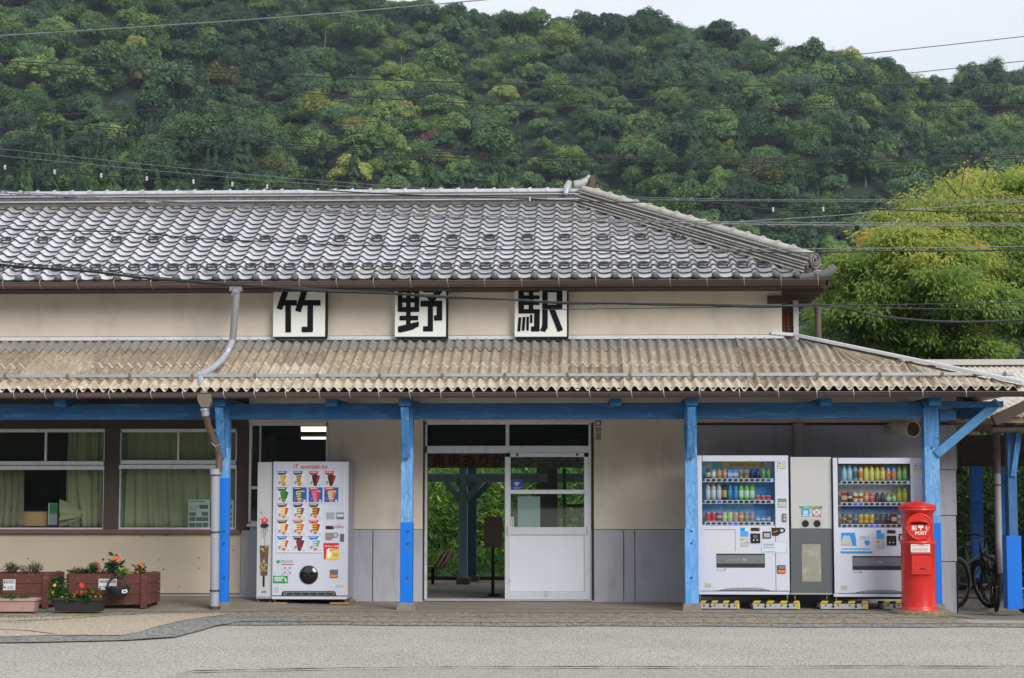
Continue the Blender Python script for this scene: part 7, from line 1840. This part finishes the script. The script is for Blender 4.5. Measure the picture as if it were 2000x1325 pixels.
for kk_, kname in enumerate(('round', 'airy', 'conifer')):
    for j_ in range(4):
        v, q, t_ = crown_mesh(kname, 300 + kk_ * 10 + j_, 6000)
        pm = bpy.data.meshes.new('crown_shape'); pm.vertices.add(len(v)); pm.vertices.foreach_set('co', v.astype(np.float32).ravel()); pm.loops.add(len(q) * 4); pm.loops.foreach_set('vertex_index', q.astype(np.int32).ravel()); pm.polygons.add(len(q)); pm.polygons.foreach_set('loop_start', np.arange(0, len(q) * 4, 4, dtype=np.int32)); pm.update(calc_edges=True); pm.materials.append(m_for)
        a = pm.attributes.new('tint', 'FLOAT', 'POINT'); a.data.foreach_set('value', t_.astype(np.float32))
        po = bpy.data.objects.new('crown_shape', pm)          # geometry source only, never linked to the scene
        oi = GN.new('GeometryNodeObjectInfo'); oi.inputs['Object'].default_value = po; oi.transform_space = 'ORIGINAL'; oi.inputs['As Instance'].default_value = True
        iop = GN.new('GeometryNodeInstanceOnPoints'); GL.new(gi.outputs[0], iop.inputs['Points']); GL.new(oi.outputs['Geometry'], iop.inputs['Instance']); GL.new(rz_c.outputs[0], iop.inputs['Rotation']); GL.new(sc_a, iop.inputs['Scale'])
        cmp_ = GN.new('FunctionNodeCompare'); cmp_.data_type = 'INT'; cmp_.operation = 'EQUAL'; ci = [s for s in cmp_.inputs if s.type == 'INT']; GL.new(kin, ci[0]); ci[1].default_value = kk_ * 100 + j_; GL.new(cmp_.outputs[0], iop.inputs['Selection'])
        GL.new(iop.outputs[0], join.inputs[0])
GL.new(join.outputs[0], go.inputs[0])
md = fo.modifiers.new('wood', 'NODES'); md.node_group = ng
# unseen wooded slope added behind the camera to block low sky light
def sky_block_slope(name, pts_):
    v = []; 
    for (x, y, h) in pts_: v += [(x, y, -1), (x * 1.25, y * 1.25, h * .5), (x * 1.7, y * 1.7, h), (x * 2.5, y * 2.5, h * .3)]
    f = []; n_ = len(pts_)
    for i in range(n_ - 1):
        for j in range(3): f.append((4 * i + j, 4 * i + j + 1, 4 * i + j + 5, 4 * i + j + 4))
    return structure(MB().add(v, f, 0, True).build(name, M('sky_block_wood', C(56, 72, 44), rough=1, var=.35, scale=.08, col2=C(40, 52, 34), thr=(.4, .6), scale2=.3)))
sky_block_slope('hill', [(math.sin(math.radians(a)) * 62, -22 - math.cos(math.radians(a)) * 62, 27 + 6 * math.sin(a * .09)) for a in range(-105, 106, 7)])

# ================================================================ OVERHEAD WIRES
def cable(label, pts_, Y, r, mat, Y2=None, clips=None, wig=0, twist=None, group='overhead wires'):
    Y2 = Y if Y2 is None else Y2; px0, px1 = pts_[0][0], pts_[-1][0]
    # smooth interpolation, carried on outside the frame to where the poles stand
    s0_ = (pts_[1][1] - pts_[0][1]) / (pts_[1][0] - pts_[0][0]); s1_ = (pts_[-1][1] - pts_[-2][1]) / (pts_[-1][0] - pts_[-2][0])
    pts2 = [(px0 - 500, pts_[0][1] - s0_ * 500)] + list(pts_) + [(px1 + 500, pts_[-1][1] + s1_ * 500)]
    X0 = np.array([p[0] for p in pts2]); Yp = np.array([p[1] for p in pts2]); n_ = len(pts2)
    h = np.diff(X0); A = np.zeros((n_, n_)); b = np.zeros(n_); A[0, 0] = A[-1, -1] = 1
    for i in range(1, n_ - 1): A[i, i - 1] = h[i - 1]; A[i, i] = 2 * (h[i - 1] + h[i]); A[i, i + 1] = h[i]; b[i] = 6 * ((Yp[i + 1] - Yp[i]) / h[i] - (Yp[i] - Yp[i - 1]) / h[i - 1])
    M2 = np.linalg.solve(A, b)
    def ev(x):
        i = min(n_ - 2, max(0, int(np.searchsorted(X0, x) - 1))); t_ = x - X0[i]; hh = h[i]
        return Yp[i] + t_ * ((Yp[i + 1] - Yp[i]) / hh - hh * (2 * M2[i] + M2[i + 1]) / 6) + t_ * t_ * M2[i] / 2 + t_ ** 3 * (M2[i + 1] - M2[i]) / (6 * hh)
    path = []
    for x in np.arange(X0[0], X0[-1] + 1, 20):
        f_ = (x - X0[0]) / (X0[-1] - X0[0]); yy = Y + (Y2 - Y) * f_; a, c_ = at(x, ev(x) + (wig * math.sin(x * .021) if wig else 0), yy); path.append((a, yy, c_))
    r *= .72
    mb = MB().tube(path, r, 6)
    if twist:
        P_ = []; L_ = len(path)
        for i in range(0, (L_ - 1) * 8):
            a = Vector(path[i // 8]).lerp(Vector(path[i // 8 + 1]), (i % 8) / 8); ph_ = i * twist
            P_.append(a + Vector((0, math.cos(ph_), math.sin(ph_))) * r * 2.6)
        mb.tube(P_, r * .55, 4, 1)
    if clips:
        for x in clips:
            f_ = (x - X0[0]) / (X0[-1] - X0[0]); yy = Y + (Y2 - Y) * f_; a, c_ = at(x, ev(x), yy); mb.box(a - .010, a + .010, yy - .016, yy + .016, c_ - .026, c_ + .026, 1)
    mats = [mat] + ([flat(186, 186, 180)] if clips else [cg] if twist else [])
    top(mb, 'overhead_wire', mats, label, 'cable', path[0], group)
cb_ = M('cable_black', C(30, 32, 34), rough=.55); cg = M('cable_grey', C(122, 126, 130), rough=.45, metal=.3); cdk = M('cable_dark', C(48, 52, 54), rough=.6)
cable('pale wire sloping up across the top left corner of the hillside', [(0, 70), (350, 48), (700, 22), (935, 1)], 1, .011, cg)
cable('dark wire sagging gently across the hill below the skyline', [(0, 119), (350, 137), (700, 154), (1100, 165), (1400, 167.5), (1700, 166), (2000, 159)], 4, .011, cb_)
cable('dark wire sagging across the hill, next below the highest sagging one', [(0, 130), (350, 161), (700, 189.5), (1050, 207), (1400, 212), (1700, 211), (2000, 206)], 4, .011, cb_)
cable('thin wire rising from left to the sky at the right edge, upper of two', [(0, 230), (350, 212), (700, 189), (1015, 163.5), (1400, 131), (1700, 104), (2000, 71.5)], 2, .008, cdk)
cable('thin wire rising to the right past the skyline notch, lower of two', [(0, 282), (350, 264), (700, 240), (1050, 212), (1400, 181), (1700, 151), (2000, 119.5)], 2, .008, cdk)
cable('dark wire falling right along the middle of the hill, upper of three close ones', [(0, 229.5), (350, 261), (700, 288), (1050, 303), (1400, 309), (1700, 308), (2000, 301)], 5, .009, cb_)
cable('dark wire falling right along the middle of the hill, middle of three close ones', [(0, 234), (350, 266), (700, 292), (1050, 306.5), (1400, 312.5), (1700, 311), (2000, 304.5)], 5, .008, cb_)
cable('dark wire falling right along the middle of the hill, lowest of three close ones', [(0, 250), (350, 278), (700, 300), (1050, 313), (1400, 317.5), (1700, 316), (2000, 309)], 5, .010, cb_)
cable('fine grey wire falling towards the tiled ridge at left, upper one', [(0, 291), (350, 328), (700, 359), (1000, 376), (1400, 389), (2000, 389)], 6, .006, cg)
cable('fine grey wire falling towards the tiled ridge at left, lower one', [(0, 304.5), (350, 338), (700, 366), (1000, 381), (1400, 392), (2000, 392.5)], 6, .006, cg)
cable('black wire with white clips drooping behind the ridge and over the hip', [(0, 326), (107, 336), (287, 349), (454, 360), (600, 370), (800, 381), (1035, 389), (1231, 395.5), (1412, 398), (1470, 406.5), (1660, 408), (1766, 411), (2000, 416)], -1, .011, cb_, clips=[10, 107, 198, 287, 378, 454, 522, 1035, 1510, 1608])
cable('grey bundled wire wound with a spiral across the tiled roof', [(0, 377), (200, 389), (340, 399), (480, 406), (600, 413), (1000, 428), (1240, 434), (1600, 440), (2000, 440.5)], -2, .011, cg, twist=.35)
cable('thin grey wire beside the spiral-wound one across the tiled roof', [(0, 373), (200, 386), (480, 402), (800, 417), (1240, 430), (1600, 435.5), (2000, 436.5)], -2, .007, cg)
cable('thin dark wire across the middle of the tiled roof', [(0, 445.5), (110, 450.6), (261, 455.5), (426, 468), (600, 476), (800, 482), (1000, 487), (1363, 493), (1700, 492), (2000, 488)], -2, .010, cb_, wig=1)
cable('pale thin wire rising right in front of the yellowing tree', [(1300, 447), (1396, 437), (1600, 423.5), (1735, 413), (2000, 394)], 0, .008, cg)
cable('thin grey wire crossing the yellowing tree above its middle', [(1300, 488), (1600, 486), (1800, 484.5), (2000, 481.5)], 0, .007, cg)
cable('thick black cable drooping across the name boards and the right tree', [(0, 517), (35, 521), (180, 531), (270, 542), (360, 549.5), (435, 556), (510, 560), (637, 569.5), (772, 574), (868, 581), (996, 585), (1099, 592.5), (1198, 592.5), (1280, 595), (1380, 596), (1495, 599.5), (1587, 596), (1636, 599), (1690, 612.5), (1745, 621), (1812, 627), (1908, 629), (2000, 625)], -3, .019, cb_, group=None)
cable('thin dark wire just above the thick black cable at right', [(1560, 598), (1700, 596), (1850, 593.5), (2000, 590.5)], -3, .007, cdk)
cable('thin wire running with the thick black cable over the left roof edge', [(0, 512), (180, 527), (360, 547), (510, 558), (700, 569), (900, 580), (1100, 590), (1300, 593), (1500, 597)], -3.05, .008, cdk)

# ================================================================ HAZE
hb = MB().box(-420, 420, -60, 520, -3, 135)
hz = hb.build('haze', None); structure(hz, 'stuff')
hm = bpy.data.materials.new('haze_air'); hm.use_nodes = True; hn, hl = hm.node_tree.nodes, hm.node_tree.links; hn.clear()
ho = hn.new('ShaderNodeOutputMaterial'); hv = hn.new('ShaderNodeVolumePrincipled')
hv.inputs['Color'].default_value = (.70, .83, 1.0, 1); hv.inputs['Density'].default_value = HAZE; hv.inputs['Anisotropy'].default_value = 0.2
hl.new(hv.outputs[0], ho.inputs['Volume']); hz.data.materials.clear(); hz.data.materials.append(hm)
